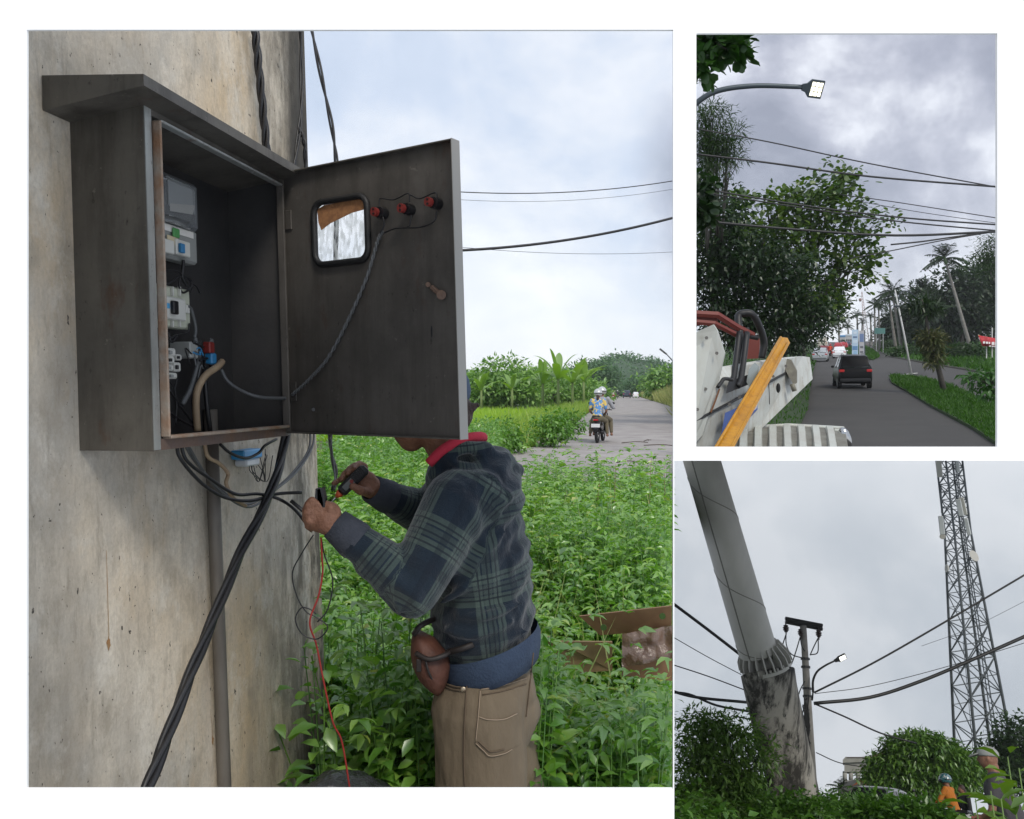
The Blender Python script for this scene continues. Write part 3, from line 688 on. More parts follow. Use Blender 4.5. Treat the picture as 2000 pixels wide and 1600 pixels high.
cab = thing('electrical_cabinet', 'grey steel electrical cabinet with open door mounted on the concrete pier', 'cabinet', FORG)
def cb(name, m, *boxes, smooth=False, parent=cab, bev=.0):
    q = MB()
    for c_, d_ in boxes:
        (q.bbox(c_, d_, bev) if bev else q.box(c_, d_))
    return q.build(name, m, parent, smooth)
hm_ = (CH0+CH1)/2; hh = CH1-CH0
cb('side_panel', galv, ((0,CD/2,hm_),(TK,CD,hh)))
galv_in_shade = M('cabinet_interior_shade', (.034,.034,.036), .6, .2, col2=(.052,.05,.05), scale=5, bump=.05, bscale=70, detail=9)  # darker copy of the cabinet grey, the inside shade put into its colour
cb('side_panel', galv_in_shade, ((CW,CD/2,hm_),(TK,CD,hh)))
cb('back_panel', galv_in_shade, ((CW/2,.004,hm_),(CW-TK*2,TK,hh-.006)))
cb('top_panel', galv_in_shade, ((CW/2,CD/2,CH1-.002),(CW-TK*1.2,CD-.002,TK)))
cb('bottom_panel', rusty2, ((CW/2,CD/2,CH0+.002),(CW-TK*1.2,CD-.002,TK)))
fl = .022
cb('front_flange', galv_l, ((fl/2+.0015,CD,hm_),(fl,TK,hh-.004))); cb('front_flange', galv, ((CW-fl/2,CD,hm_),(fl,TK,hh-.004)))
cb('front_flange', galv, ((CW/2,CD,CH1-fl*.55),(CW-2*fl-.002,TK,fl))); cb('front_flange', rusty2, ((CW/2,CD,CH0+fl*.55),(CW-2*fl-.002,TK,fl)))
# gutter wall and raised lip round the opening
lx0, lx1, lz0, lz1 = .034, CW-.026, CH0+.026, CH1-.030
for nm, m_, c_, d_ in (('opening_lip', rusty, (lx0,CD+.006,(lz0+lz1)/2),(.006,.02,lz1-lz0)), ('opening_lip', galv_d, (lx1,CD+.006,(lz0+lz1)/2),(.006,.02,lz1-lz0)),
                       ('opening_lip', galv_l, ((lx0+lx1)/2,CD+.006,lz1),(lx1-lx0-.0065,.02,.006)), ('opening_lip', rusty, ((lx0+lx1)/2,CD+.006,lz0),(lx1-lx0-.0065,.02,.007))):
    cb(nm, m_, (c_, d_), bev=.002)
# hood
q = MB(); h1 = .585+CAMH-Lz; sL, sR, nF = -.078, .640, .212
def hood_ring(s, hb, hf, tb, tf): return [Vector((s,0.002,tb)),Vector((s,nF,tf)),Vector((s,nF,tf-.021)),Vector((s,0.002,hb))]
tb, tf = .594+CAMH-Lz, .583+CAMH-Lz
q.add([(sL,.002,tb),(sL,nF,tf),(sR,nF,tf),(sR,.002,tb),(sL,.002,tb-.066),(sL,nF,tf-.021),(sR,nF,tf-.021),(sR,.002,tb-.066)],
      [(0,1,2,3),(0,4,5,1),(1,5,6,2),(2,6,7,3),(4,7,6,5),(0,3,7,4)])
hood = q.build('hood', galv, cab)
# door: hinge at far side of the opening, swung fully out
dh0 = FRI @ P(560,600,2.28); de0 = FRI @ P(901,600,1.968)
dvec = Vector((de0.x-dh0.x, de0.y-dh0.y, 0)); DL = dvec.length; dvec.normalize(); dn = Vector((dvec.y,-dvec.x,0))
dz0 = CAMH-(850-HY)/F*2.12-Lz-.002; dz1 = CAMH-(309-HY)/F*2.12-Lz; DH = dz1-dz0
drot = Matrix((dvec, dn, Vector((0,0,1)))).transposed()
D_org = Vector((CW+.004, CD+.012, 0)); D_org = Vector((dh0.x, dh0.y, 0))
# dn must face the viewer
if (drot @ Vector((0,1,0))).dot((FRI @ CAM)-D_org) < 0:
    drot = Matrix((dvec, -dn, Vector((0,0,1)))).transposed()
def D(u, n, h): return D_org + drot @ Vector((u, n, 0)) + Vector((0,0,h))
# door sheet with rounded window hole
u0,u1,z0,z1 = .118,.292, dz1-.244, dz1-.094; rr = .026
def rrect(u0,u1,z0,z1,r,n=5):
    out = []
    for cx,cz,a0 in ((u1-r,z1-r,0),(u0+r,z1-r,90),(u0+r,z0+r,180),(u1-r,z0+r,270)):
        for i in range(n+1): a_ = R(a0+90*i/n); out.append((cx+r*math.cos(a_), cz+r*math.sin(a_)))
    res = []
    for i, p in enumerate(out):
        q_ = out[(i+1)%len(out)]; res.append(p)
        if i % (n+1) == n: res += [(p[0]+(q_[0]-p[0])*k/6, p[1]+(q_[1]-p[1])*k/6) for k in range(1,6)]
    return res
inner = rrect(u0,u1,z0,z1,rr); outer = []
for (u,z) in inner:
    uc,zc = (u0+u1)/2,(z0+z1)/2; du,dz = u-uc,z-zc
    k = min(((DL-uc)/du if du>1e-6 else 9e9), ((0-uc)/du if du<-1e-6 else 9e9), ((dz1-zc)/dz if dz>1e-6 else 9e9), ((dz0-zc)/dz if dz<-1e-6 else 9e9))
    outer.append((uc+du*k, zc+dz*k))
# insert exact corners by using a polygon fan around sides
n_ = len(inner); q = MB()
for nn in (0.0, -.0022):
    b0 = len(q.v)
    q.v += [tuple(D(u,nn,z)) for u,z in inner]+[tuple(D(u,nn,z)) for u,z in outer]
    for i in range(n_):
        j = (i+1)%n_; q.f.append((b0+i,b0+j,b0+n_+j,b0+n_+i))
        (ua,za),(ub,zb_) = outer[i],outer[j]
        if abs(ua-ub) > 1e-5 and abs(za-zb_) > 1e-5:
            cu = DL if max(ua,ub) > DL-1e-5 else 0; cz = dz1 if max(za,zb_) > dz1-1e-5 else dz0
            q.v.append(tuple(D(cu,nn,cz))); q.f.append((b0+n_+i,b0+n_+j,len(q.v)-1))
door = q.build('door', galv_d, cab)
q = MB()      # folded door edge
for c_, d_ in (((DL/2,dz1-.0015),(DL,.003)),((DL/2,dz0+.0015),(DL,.003)),((DL-.0015,(dz0+dz1)/2),(.003,DH-.006)),((.0015,(dz0+dz1)/2),(.003,DH-.006))):
    q.box(D(c_[0],.009,c_[1]), (d_[0],.018,d_[1]), drot)
q.build('folded_edge', galv, door)
q = MB(); q.box(D(DL+.001,.006,(dz0+dz1)/2),(.002,.03,DH),drot); q.build('door_edge', M('pale_edge',(.3,.29,.27),.5,.3), door)
q = MB(); gp = [D(u,.004,z) for u,z in rrect(u0-.004,u1+.004,z0-.004,z1+.004,rr+.004,6)]; q.tube(gp+[gp[0],gp[1]], .0085, 8, False); q.build('window_gasket', M('rubber',(.012,.012,.013),.55), door, True)
pm = bpy.data.materials.new('dirty_pane'); pm.use_nodes = True; t_ = pm.node_tree; b_ = t_.nodes['Principled BSDF']; Lk = t_.links.new
b_.inputs['Base Color'].default_value = (.75,.76,.76,1); b_.inputs['Roughness'].default_value = .6
tr_ = t_.nodes.new('ShaderNodeBsdfTransparent'); tl_ = t_.nodes.new('ShaderNodeBsdfTranslucent'); tl_.inputs[0].default_value = (.8,.8,.78,1); mx = t_.nodes.new('ShaderNodeMixShader'); mx2 = t_.nodes.new('ShaderNodeMixShader')
co_ = t_.nodes.new('ShaderNodeTexCoord'); no_ = t_.nodes.new('ShaderNodeTexNoise'); no_.inputs['Scale'].default_value = 90; no_.inputs['Detail'].default_value = 6
mpp = t_.nodes.new('ShaderNodeMapping'); mpp.inputs['Scale'].default_value = (1,1,.4); Lk(co_.outputs['Object'], mpp.inputs[0]); Lk(mpp.outputs[0], no_.inputs[0])
rm_ = t_.nodes.new('ShaderNodeMapRange'); rm_.inputs[1].default_value = .42; rm_.inputs[2].default_value = .6; rm_.inputs[3].default_value = .15; rm_.inputs[4].default_value = .75; Lk(no_.outputs[0], rm_.inputs[0])
mx2.inputs[0].default_value = .7; Lk(b_.outputs[0], mx2.inputs[1]); Lk(tl_.outputs[0], mx2.inputs[2])
Lk(rm_.outputs[0], mx.inputs[0]); Lk(tr_.outputs[0], mx.inputs[1]); Lk(mx2.outputs[0], mx.inputs[2]); Lk(mx.outputs[0], t_.nodes['Material Output'].inputs[0])
q = MB(); q.poly([D(u,-.001,z) for u,z in rrect(u0+.0005,u1-.0005,z0+.0005,z1-.0005,rr,6)]); q.build('window_pane', pm, door)
q = MB(); q.prism([D(u,.0006,z) for u,z in ((u0+.006,z1-.012),(u0+.03,z1-.004),(u1-.02,z1-.003),(u1-.004,z1-.012),(u1-.004,z1-.030),(u1-.05,z1-.034),(u0+.05,z1-.052),(u0+.018,z1-.066),(u0+.008,z1-.045))], (drot@Vector((0,1,0)))*.0008); q.build('peeling_film', M('brown_film',(.36,.17,.07),.8,col2=(.22,.10,.045),scale=90), door)
redp = M('red_plastic',(.20,.022,.018),.55); blk = M('black_plastic',(.012,.012,.014),.35); bwire = M('black_cable',(.014,.014,.016),.42); gwire = M('grey_cable',(.10,.105,.11),.5)
lamps = []
for (px,py) in ((752,418),(804,411),(857,399)):
    o = FRI @ CAM; rr_ = FRI.to_3x3() @ ray(px,py); nrm_ = drot@Vector((0,1,0)); t = (D_org-o).dot(nrm_)/rr_.dot(nrm_); p = o+rr_*t
    q = MB(); q.cyl(p+nrm_*.001, p+nrm_*.022, .0135, n=18); lo = q.build('indicator_lamp', blk, door, 'auto')
    q = MB(); f_ = nrm_*.0265; q.cyl(p+f_-drot@Vector((.004,0,0)), p+f_+nrm_*.010-drot@Vector((.004,0,0)), .0105, n=16); q.build('terminal_block', redp, lo, 'auto')
    for sz in (-.005,.005):
        q = MB(); q.cyl(p+nrm_*.0365+Vector((0,0,sz))-drot@Vector((.004,0,0)), p+nrm_*.038+Vector((0,0,sz))-drot@Vector((.004,0,0)), .003, n=8); q.build('terminal_screw', blk, lo)
    lamps.append(p+nrm_*.03)
def dpt(px,py,n=.012):
    o = FRI @ CAM; rr_ = FRI.to_3x3() @ ray(px,py); nrm_ = drot@Vector((0,1,0)); t = (D_org+nrm_*n-o).dot(nrm_)/rr_.dot(nrm_); return o+rr_*t
def dwire(pts, r, n=.012): q = MB(); q.tube(spline([dpt(a_,b_,n) for a_,b_ in pts],6), r, 6); return q.build('lamp_wire', bwire, door, True)
dwire([(742,415),(741,390),(748,388),(770,390),(797,378),(800,395)], .0018, .02); dwire([(800,380),(820,388),(850,376),(853,392)], .0018, .02)
dwire([(748,424),(750,440),(742,456)], .002, .02); dwire([(803,420),(800,440),(795,443)], .0018,.02); dwire([(853,410),(848,432),(820,444),(775,446),(750,455)], .002,.015)
pth = spline([dpt(a_,b_,.010) for a_,b_ in ((748,452),(738,470),(715,545),(680,625),(640,700),(600,745),(570,772))],10)
q = twist(pth, .0028, .0028, 2, 16); q.build('wire_loom', gwire, door, True)
q = MB(); q.cyl(dpt(836,556,.001),dpt(836,556,.012),.006,n=10); q.bbox(dpt(850,567,.008),(.03,.01,.012),.003,drot@Matrix.Rotation(R(38),3,'Y')); q.cyl(dpt(862,576,.001),dpt(862,576,.014),.011,n=14); q.build('door_latch', rusty2, door, 'auto')
q = MB(); q.ell(dpt(843,648,.0),(.003,.001,.014),drot); q.build('keyhole', blk, door)
q = MB(); q.cyl(dpt(612,800,.0),dpt(612,800,.003),.005,n=10); q.build('door_screw', blk, door)
for zf in (.16,.82):
    q = MB(); q.cyl(D(-.006,.006,dz0+DH*zf-.03),D(-.006,.006,dz0+DH*zf+.03),.006,n=10); q.bbox(D(.016,.003,dz0+DH*zf),(.03,.004,.05),.001,drot); q.build('hinge', galv_d, cab)
# inside fittings (wall coordinates on the back panel)
def bp_(px,py,n=.03): return wallpt(px,py,n)
def fit(name, px0,py0,px1,py1, n0, n1, m, parent=cab, bev=.003):
    a_ = bp_(px0,(py0+py1)/2,n1); b_ = bp_(px1,(py0+py1)/2,n1); zt = bp_((px0+px1)/2,py0,n1).z; zb = bp_((px0+px1)/2,py1,n1).z
    q = MB(); q.bbox(((a_.x+b_.x)/2,(n0+n1)/2,(zt+zb)/2),(abs(b_.x-a_.x),n1-n0,zt-zb),bev); return q.build(name, m, parent)
clear = M('clear_cover',(.85,.88,.90),.06,spec=.6,trans=.92); bake = M('meter_base',(.16,.17,.18),.5); wpl = M('white_plastic',(.62,.62,.58),.4); gpl = M('grey_plastic',(.30,.31,.30),.5); blu = M('blue_plastic',(.03,.20,.42),.4)
mt = fit('energy_meter', 306,345,388,440, .006,.040, bake, bev=.008)
fit('meter_cover', 309,348,386,436, .0405,.070, clear, mt, .012)
fit('meter_face', 319,362,374,412, .0405,.0475, M('meter_dial',(.55,.57,.58),.5), mt)
q = MB(); q.prism([bp_(*p,.049) for p in ((322,398),(372,402),(366,420),(322,413))], (0,.0006,0)); q.build('meter_label', M('paper',(.72,.70,.66),.7), mt)
tbx = fit('terminal_box', 308,440,386,508, .006,.045, gpl, bev=.006)
fit('terminal_label', 322,445,378,458, .046,.048, M('paper',(.72,.70,.66),.7), tbx, .0005); fit('seal', 340,446,352,464, .049,.055, M('green_tag',(.08,.30,.09),.4), tbx, .002)
q = MB(); q.prism([bp_(*p,.052) for p in ((326,458),(345,465),(362,478),(360,484),(338,478),(326,468))], (0,.0008,0)); q.build('yellow_tag', M('tag_paper',(.58,.50,.33),.7), tbx)
fit('breaker_module', 322,468,341,495, .0455,.058, wpl, tbx, .002); fit('breaker_module', 345,470,372,500, .0455,.058, wpl, tbx, .002); fit('breaker_switch', 354,476,362,494, .0585,.066, blu, tbx, .001)
mccb = fit('circuit_breaker', 306,560,372,640, .006,.045, M('cream_plastic',(.50,.52,.42),.45), bev=.004)
fit('breaker_front', 310,580,364,624, .0455,.056, wpl, mccb, .003); fit('breaker_label', 322,592,332,602, .0565,.0572, M('label_blue',(.08,.35,.62),.5), mccb, .0002); fit('toggle', 340,588,350,614, .0565,.066, blk, mccb, .002); fit('side_terminal', 364,596,371,612, .0455,.052, wpl, mccb, .001)
for px in (322,338,352):
    fit('phase_barrier', px,560,px+2,578, .0455,.052, wpl, mccb, .0004); fit('phase_barrier', px,626,px+2,639, .0455,.052, wpl, mccb, .0004)
for px,py,ww_,h_ in ((326,680,18,16),(328,696,14,14),(346,692,10,12),(326,712,14,12),(342,708,12,18),(327,728,20,12)):
    mc = fit('miniature_breaker', px,py,px+ww_,py+h_, .006,.05, wpl, cab, .003); fit('switch', px+ww_*.35,py+h_*.3,px+ww_*.65,py+h_*.75, .0505,.056, blk if px>327 else gpl, mc, .001)
def iw(pts, r, m=bwire, n=.05, nm='inner_wire', name_parent=cab):
    q = MB(); q.tube(spline([bp_(p[0],p[1],p[2] if len(p)>2 else n) for p in pts],6), r, 7); return q.build(nm, m, name_parent, True)
iw([(358,508),(358,520),(356,540),(366,560)], .004); iw([(322,528),(345,530),(368,545),(376,560),(372,572)], .002); iw([(325,556),(340,548),(352,540),(366,552)], .0025); iw([(352,542),(350,560),(358,572),(372,562),(374,548),(360,540)], .0025); iw([(374,554),(384,560),(390,572)], .002)
iw([(366,598),(374,606),(382,640),(380,660)], .004, gwire); iw([(328,650),(336,668),(345,655),(330,664)], .003); iw([(345,655),(366,650),(370,632)], .0025)
iw([(380,660),(388,690),(384,720),(372,760),(356,790)], .006, gwire); iw([(328,742),(340,760),(345,790),(343,830)], .002); iw([(330,760),(350,790),(380,830)], .003); iw([(346,740),(342,765),(350,790)], .0018); iw([(330,805),(352,820),(385,838)], .003)
tan_ = M('tan_conduit',(.36,.27,.17),.6,col2=(.28,.2,.13),scale=20)
iw([(434,706,.075),(425,716,.075),(400,735,.07),(385,765,.065),(383,800,.06),(386,842,.06)], .0085, tan_, nm='flexible_conduit')
iw([(432,722,.08),(445,745,.09),(475,765,.11),(510,776,.14),(560,778,.165)], .0042, gwire, nm='door_loom')
for k in range(12):
    px,py = random.uniform(372,425),random.uniform(665,725); iw([(px,py),(px+random.uniform(-14,14),py+random.uniform(-12,12)),(px+random.uniform(-16,16),py+random.uniform(0,25))], random.choice((.0018,.0025,.003)), random.choice((bwire,bwire,gwire,blu)), .06)
fit('fuse_holder', 372,668,388,700, .006,.06, gpl, cab, .003); fit('red_connector', 410,668,420,690, .05,.07, redp, cab, .003); fit('blue_connector', 414,690,424,712, .05,.07, blu, cab, .003)
iw([(380,690),(400,705),(395,740),(378,780),(385,840)], .005); iw([(400,740),(404,790),(410,842)], .006)

# ---------------------------------------------------------------- pipe and cables on the pier
XF[0] = None
pipe_m = M('galvanised_pipe',(.20,.185,.165),.6,.25,col2=(.115,.10,.085),scale=7,bump=.08,bscale=60,stretch=(1,1,.3))
a_ = FRAME @ wallpt(411,800,.022); b_ = FRAME @ wallpt(440,1570,.022)
q = MB(); q.tube([a_,a_.lerp(b_,.5),b_,Vector((b_.x+.01,b_.y,0))],.0165,14); o = q.build('steel_pipe', pipe_m, None, True); tag(o, 'upright galvanised pipe running down the pier below the cabinet', 'pipe')
def pier_cable(name,label,pts,r,m=bwire,strands=0,rr=0,turns=0,group=None):
    path = spline([(FRAME @ wallpt(p[0],p[1],p[2])) for p in pts],10)
    q = twist(path,rr,r,strands,turns) if strands else MB().tube(path,r,8)
    o = q.build(name,m,None,True); return tag(o,label,'cable',group)
pier_cable('twisted_cable','thick twisted black cable slanting from the cabinet down the pier to lower left',[(562,800,.13),(553,880,.13),(525,970,.14),(470,1080,.15),(420,1200,.16),(375,1310,.17),(330,1430,.18),(292,1530,.19),(270,1600,.2)],.0068,strands=3,rr=.0066,turns=2.6)
pier_cable('drop_cable','loose black cable looping from the cabinet underside, outermost of the drooping set',[(345,860,.08),(352,895,.085),(395,945,.09),(440,972,.1),(490,978,.12),(540,965,.14),(590,962,.2)],.0042,group=None)
pier_cable('drop_cable','loose black cable looping from the cabinet underside toward the near hand',[(352,860,.08),(365,900,.085),(410,935,.09),(460,965,.1),(505,965,.12),(545,975,.15),(575,995,.2),(600,1025,.24)],.0042)
pier_cable('drop_cable','grey-black cable crossing behind the pipe and rising along the pier edge',[(358,862,.06),(380,900,.05),(430,955,.05),(480,985,.06),(530,960,.06),(575,920,.06),(605,870,.06),(600,800,.05)],.0036,gwire)
pier_cable('drop_cable','second grey cable rising along the pier edge beside its twin',[(362,862,.06),(400,925,.055),(440,968,.055),(490,990,.065),(540,955,.066),(582,918,.066),(612,865,.066),(608,800,.05)],.0036,gwire)
pier_cable('tan_cable','stiff tan conduit tail bending out below the cabinet',[(398,850,.07),(405,890,.07),(428,905,.075),(445,925,.08),(442,945,.085),(455,972,.09),(480,988,.09)],.0048,tan_)
pier_cable('drop_cable','short black cable loop hanging under the cabinet bottom',[(430,868,.09),(450,885,.095),(480,895,.1),(505,885,.1),(518,870,.1),(540,858,.1)],.0038)
pier_cable('riser_cable','black twisted cable bundle on the pier above the cabinet hood',[(496,40,.03),(503,110,.03),(512,200,.03),(521,292,.03),(528,350,.03)],.006,strands=3,rr=.0068,turns=2.5)
pier_cable('riser_cable','thin dark cable pair hanging along the mouldy pier corner',[(586,40,.03),(589,130,.03),(588,220,.04),(578,300,.04),(570,360,.04)],.0035,strands=2,rr=.004,turns=1.5)
pier_cable('riser_cable','curved dark cable pair beside the hinge side of the hood',[(583,250,.04),(592,270,.05),(596,300,.05),(596,360,.04)],.0035,strands=2,rr=.004,turns=2)
# small blue and clear junction box under the cabinet
jb = thing('junction_box','small plastic junction box with blue lid wired under the cabinet','junction box',FORG); XF[0] = FR3
fit('lid',477,878,513,896,.006,.045,M('blue_lid',(.05,.30,.62),.35),jb,.003); fit('cup',482,896,508,910,.006,.042,M('clear_cup',(.6,.63,.66),.3),jb,.004)
for k in range(5):
    x = random.uniform(486,508); q = MB(); q.tube(spline([bp_(x,905,.03),bp_(x+random.uniform(0,12),922,.03),bp_(515+random.uniform(-12,10),940,.03),bp_(520+random.uniform(-12,14),890+random.uniform(-20,10),.05)],5),.0012,5); q.build('lead',bwire,jb,True)
XF[0] = None
# hanging cable by the sky and distant lines
q = twist(spline([P(606,45,3.3),P(630,160,3.3),P(650,260,3.3),P(658,345,3.3),P(655,500,3.3),P(648,700,3.3),P(645,860,3.3),P(656,925,3.3),P(650,958,3.3)],8),.005,.0048,2,4); o = q.build('hanging_cable',bwire,None,True); tag(o,'twisted pair cable hanging in the sky just right of the pier, running behind the door','cable')
lines = [((880,374),(1335,350),30,.018,.25,'upper thin power line crossing the sky right of the door'),((880,389),(1335,366),34,.008,.3,'faint wire just under the upper power line'),((880,490),(1335,420),14,.024,.12,'thick twisted overhead cable rising to the right past the door'),((880,481),(1335,491),26,.007,.15,'faint level wire below the thick overhead cable')]
for (a_,b_,d,r,sg,lb) in lines: wire('power_line', lb, sag(P(*a_,d),P(*b_,d*1.1),sg), r, bwire)
# ---------------------------------------------------------------- electrician
Q = P1.P
skin = M('skin_brown',(.25,.12,.072),.62,col2=(.17,.075,.045),scale=30,bump=.35,bscale=120)
nail = M('nail',(.40,.25,.19),.35)
def man_plaid():
    m = bpy.data.materials.new('plaid_flannel'); m.use_nodes = True; t = m.node_tree; b = t.nodes['Principled BSDF']; L = t.links.new
    at_ = t.nodes.new('ShaderNodeAttribute'); at_.attribute_name = 'plaid'; sp_ = t.nodes.new('ShaderNodeSeparateXYZ'); L(at_.outputs['Vector'], sp_.inputs[0])
    def band(sock, per, stops):
        d = t.nodes.new('ShaderNodeMath'); d.operation = 'DIVIDE'; L(sock, d.inputs[0]); d.inputs[1].default_value = per
        f = t.nodes.new('ShaderNodeMath'); f.operation = 'FRACT'; L(d.outputs[0], f.inputs[0])
        r = t.nodes.new('ShaderNodeValToRGB'); r.color_ramp.interpolation = 'CONSTANT'; cr = r.color_ramp
        while len(cr.elements) < len(stops): cr.elements.new(.5)
        for e_,(p,v) in zip(cr.elements, stops): e_.position = p; e_.color = (v,v,v,1)
        L(f.outputs[0], r.inputs[0]); return r.outputs[0]
    g = [(0,0),(.30,.9),(.42,0),(.445,.55),(.56,0),(.585,.9),(.70,0)]; k = [(0,0),(.36,1),(.385,0),(.50,1),(.52,0),(.63,1),(.655,0),(.84,.6),(.97,0)]
    gu, gv = band(sp_.outputs[0],.185,g), band(sp_.outputs[1],.160,g); ku, kv = band(sp_.outputs[0],.185,k), band(sp_.outputs[1],.160,k)
    def mix(f, a_, b_, s=1.0):
        x = t.nodes.new('ShaderNodeMix'); x.data_type = 'RGBA'; mm = t.nodes.new('ShaderNodeMath'); mm.operation = 'MULTIPLY'; mm.inputs[1].default_value = s; L(f, mm.inputs[0]); L(mm.outputs[0], x.inputs[0])
        for i, q_ in ((6,a_),(7,b_)):
            if hasattr(q_,'links'): L(q_, x.inputs[i])
            else: x.inputs[i].default_value = (*q_,1)
        return x.outputs[2]
    nz = t.nodes.new('ShaderNodeTexNoise'); nz.inputs['Scale'].default_value = 9; co = t.nodes.new('ShaderNodeTexCoord'); L(co.outputs['Object'], nz.inputs[0])
    c = mix(nz.outputs[0], (.008,.015,.025), (.015,.025,.038))
    c = mix(gu, c, (.085,.118,.098), .5); c = mix(gv, c, (.095,.13,.108), .45); c = mix(ku, c, (.008,.012,.02), .75); c = mix(kv, c, (.008,.012,.02), .75)
    L(c, b.inputs['Base Color']); b.inputs['Roughness'].default_value = .9; b.inputs['Sheen Weight'].default_value = .25; b.inputs['Specular IOR Level'].default_value = .15
    n2_ = t.nodes.new('ShaderNodeTexNoise'); n2_.inputs['Scale'].default_value = 350; L(co.outputs['Object'], n2_.inputs[0]); n3 = t.nodes.new('ShaderNodeTexNoise'); n3.inputs['Scale'].default_value = 16; n3.inputs['Detail'].default_value = 5; L(co.outputs['Object'], n3.inputs[0])
    ad = t.nodes.new('ShaderNodeMath'); ad.operation = 'MULTIPLY_ADD'; ad.inputs[1].default_value = .12; L(n2_.outputs[0], ad.inputs[0]); L(n3.outputs[0], ad.inputs[2])
    bp = t.nodes.new('ShaderNodeBump'); bp.inputs['Strength'].default_value = .8; bp.inputs['Distance'].default_value = .016; L(ad.outputs[0], bp.inputs['Height']); L(bp.outputs[0], b.inputs['Normal'])
    return m
plaid = man_plaid(); navy = M('navy_rib',(.022,.038,.072),.9,col2=(.03,.05,.09),scale=30,bump=.25,bscale=160)
cuffm = M('cuff_grey',(.030,.036,.05),.9,col2=(.045,.05,.065),scale=30,bump=.25,bscale=160)
khaki = M('khaki_cloth',(.165,.128,.085),.9,col2=(.115,.087,.056),scale=7,bump=.8,bscale=13,stretch=(1,1,.45),lo=.3,hi=.7)
pel = Q(952,1345,2.24); chest = Q(928,1050,2.21); neck = Q(900,905,2.2); head = Q(846,790,2.2)
shN = Q(893,985,2.06); elN = Q(806,1148,1.985); wrN = Q(672,1038,1.985); shF = Q(885,965,2.39); elF = Q(838,1010,2.45); wrF = Q(740,962,2.32)
hipN = Q(940,1385,2.14); hipF = Q(960,1385,2.34); knN = Vector((-.06,2.11,.46)); knF = Vector((.0,2.36,.46)); ftN = Vector((-.03,2.10,.09)); ftF = Vector((.03,2.38,.09))
B_ = MB()
B_.ell(head,(.092,.075,.112),Matrix.Rotation(R(-12),3,'Y')); B_.ell(head+Vector((-.055,0,-.06)),(.05,.055,.05)); B_.cap(head+Vector((-.07,0,-.075)),head+Vector((-.055,0,-.085)),.03,.035)
B_.ell(head+Vector((-.098,0,-.02)),(.022,.016,.02)); B_.ell(head+Vector((-.09,0,-.055)),(.014,.024,.008)); B_.ell(head+Vector((-.088,0,-.068)),(.013,.022,.008))
for sy in (-1,1): B_.ell(head+Vector((.0,sy*.076,-.01)),(.02,.012,.03)); B_.ell(head+Vector((-.082,sy*.032,.01)),(.012,.016,.011))
B_.cap(neck+Vector((.02,0,-.04)),head+Vector((.01,0,-.05)),.062,.058); B_.cap(pel,chest,.1,.11); B_.cap(chest,neck,.1,.06)
for s_,e_,w_ in ((shN,elN,wrN),(shF,elF,wrF)): B_.cap(s_,e_,.045,.04); B_.cap(e_,w_,.04,.028); B_.cap(chest,s_,.07,.05)
for h_,k_,f_ in ((hipN,knN,ftN),(hipF,knF,ftF)): B_.cap(pel,h_,.09,.085); B_.cap(h_,k_,.075,.055); B_.cap(k_,f_,.052,.038); B_.cap(f_+Vector((.05,0,-.04)),f_+Vector((-.14,0,-.055)),.042,.035)
def finger(pts, r):
    for i in range(len(pts)-1): B_.cap(pts[i],pts[i+1],r*(1-.1*i),r*(.92-.1*i),8)
nails = []
# near (left) hand: back of the hand to us, fingers closed on the cables
B_.cap(wrN,Q(640,1018,1.975),.027,.032); B_.ell(Q(634,1010,1.972),(.042,.020,.034),Matrix.Rotation(R(-38),3,'Y')); B_.ell(Q(622,1002,1.97),(.03,.019,.034))
for k,(a0,a1,a2,a3) in enumerate((((628,990),(609,978),(601,985),(606,996)),((620,997),(602,988),(596,998),(603,1008)),((617,1008),(600,1002),(596,1013),(604,1021)),((618,1020),(604,1018),(601,1028),(608,1034)))):
    finger([Q(*a0,1.965),Q(*a1,1.955),Q(*a2,1.97),Q(*a3,1.99)], .0108-.0006*(k==3))
finger([Q(650,1006,1.965),Q(645,990,1.96),Q(634,984,1.972)], .0118); nails.append((Q(634,983,1.962),'n'))
# far (right) hand round the tester
B_.cap(wrF,Q(722,950,2.29),.026,.03); B_.ell(Q(712,944,2.28),(.036,.022,.032),Matrix.Rotation(R(-35),3,'Y'))
for a0,a1,a2,a3 in (((700,928),(680,928),(664,938),(652,944)),((700,920),(684,917),(672,926),(668,936)),((706,915),(692,910),(682,916),(680,924)),((712,912),(702,906),(694,910),(692,916))):
    finger([Q(*a0,2.285),Q(*a1,2.30),Q(*a2,2.275),Q(*a3,2.25)], .0105)
finger([Q(722,962,2.265),Q(706,958,2.235),Q(689,950,2.228)], .0125); nails.append((Q(687,948,2.216),'f'))
man = mesh_obj('person', blob(B_,.0045,2), skin)
tag(man,'person in plaid hoodie and khaki trousers testing cables beside the open cabinet door','person')
# --- hoodie
H_ = MB(); tilt = Matrix.Rotation(R(10),3,'Y')
H_.ell(Q(925,1070,2.21),(.130,.185,.20),Matrix.Rotation(R(-8),3,'Y')); H_.ell(Q(940,1005,2.21),(.105,.175,.14)); H_.ell(Q(942,1190,2.22),(.134,.178,.17)); H_.ell(Q(952,1262,2.23),(.124,.17,.09),tilt)
H_.ell(Q(975,1120,2.22),(.085,.16,.19))
H_.ell(Q(905,945,2.2),(.10,.13,.085),Matrix.Rotation(R(25),3,'Y'))
for s_,e_,w_ in ((shN,elN,wrN),(shF,elF,wrF)):
    H_.cap(s_,e_,.083,.066); H_.cap(e_,e_.lerp(w_,.5),.064,.054); H_.cap(e_.lerp(w_,.5),e_.lerp(w_,.86),.054,.042); H_.cap(Q(935,985,s_.y*.5+1.1),s_,.10,.082)
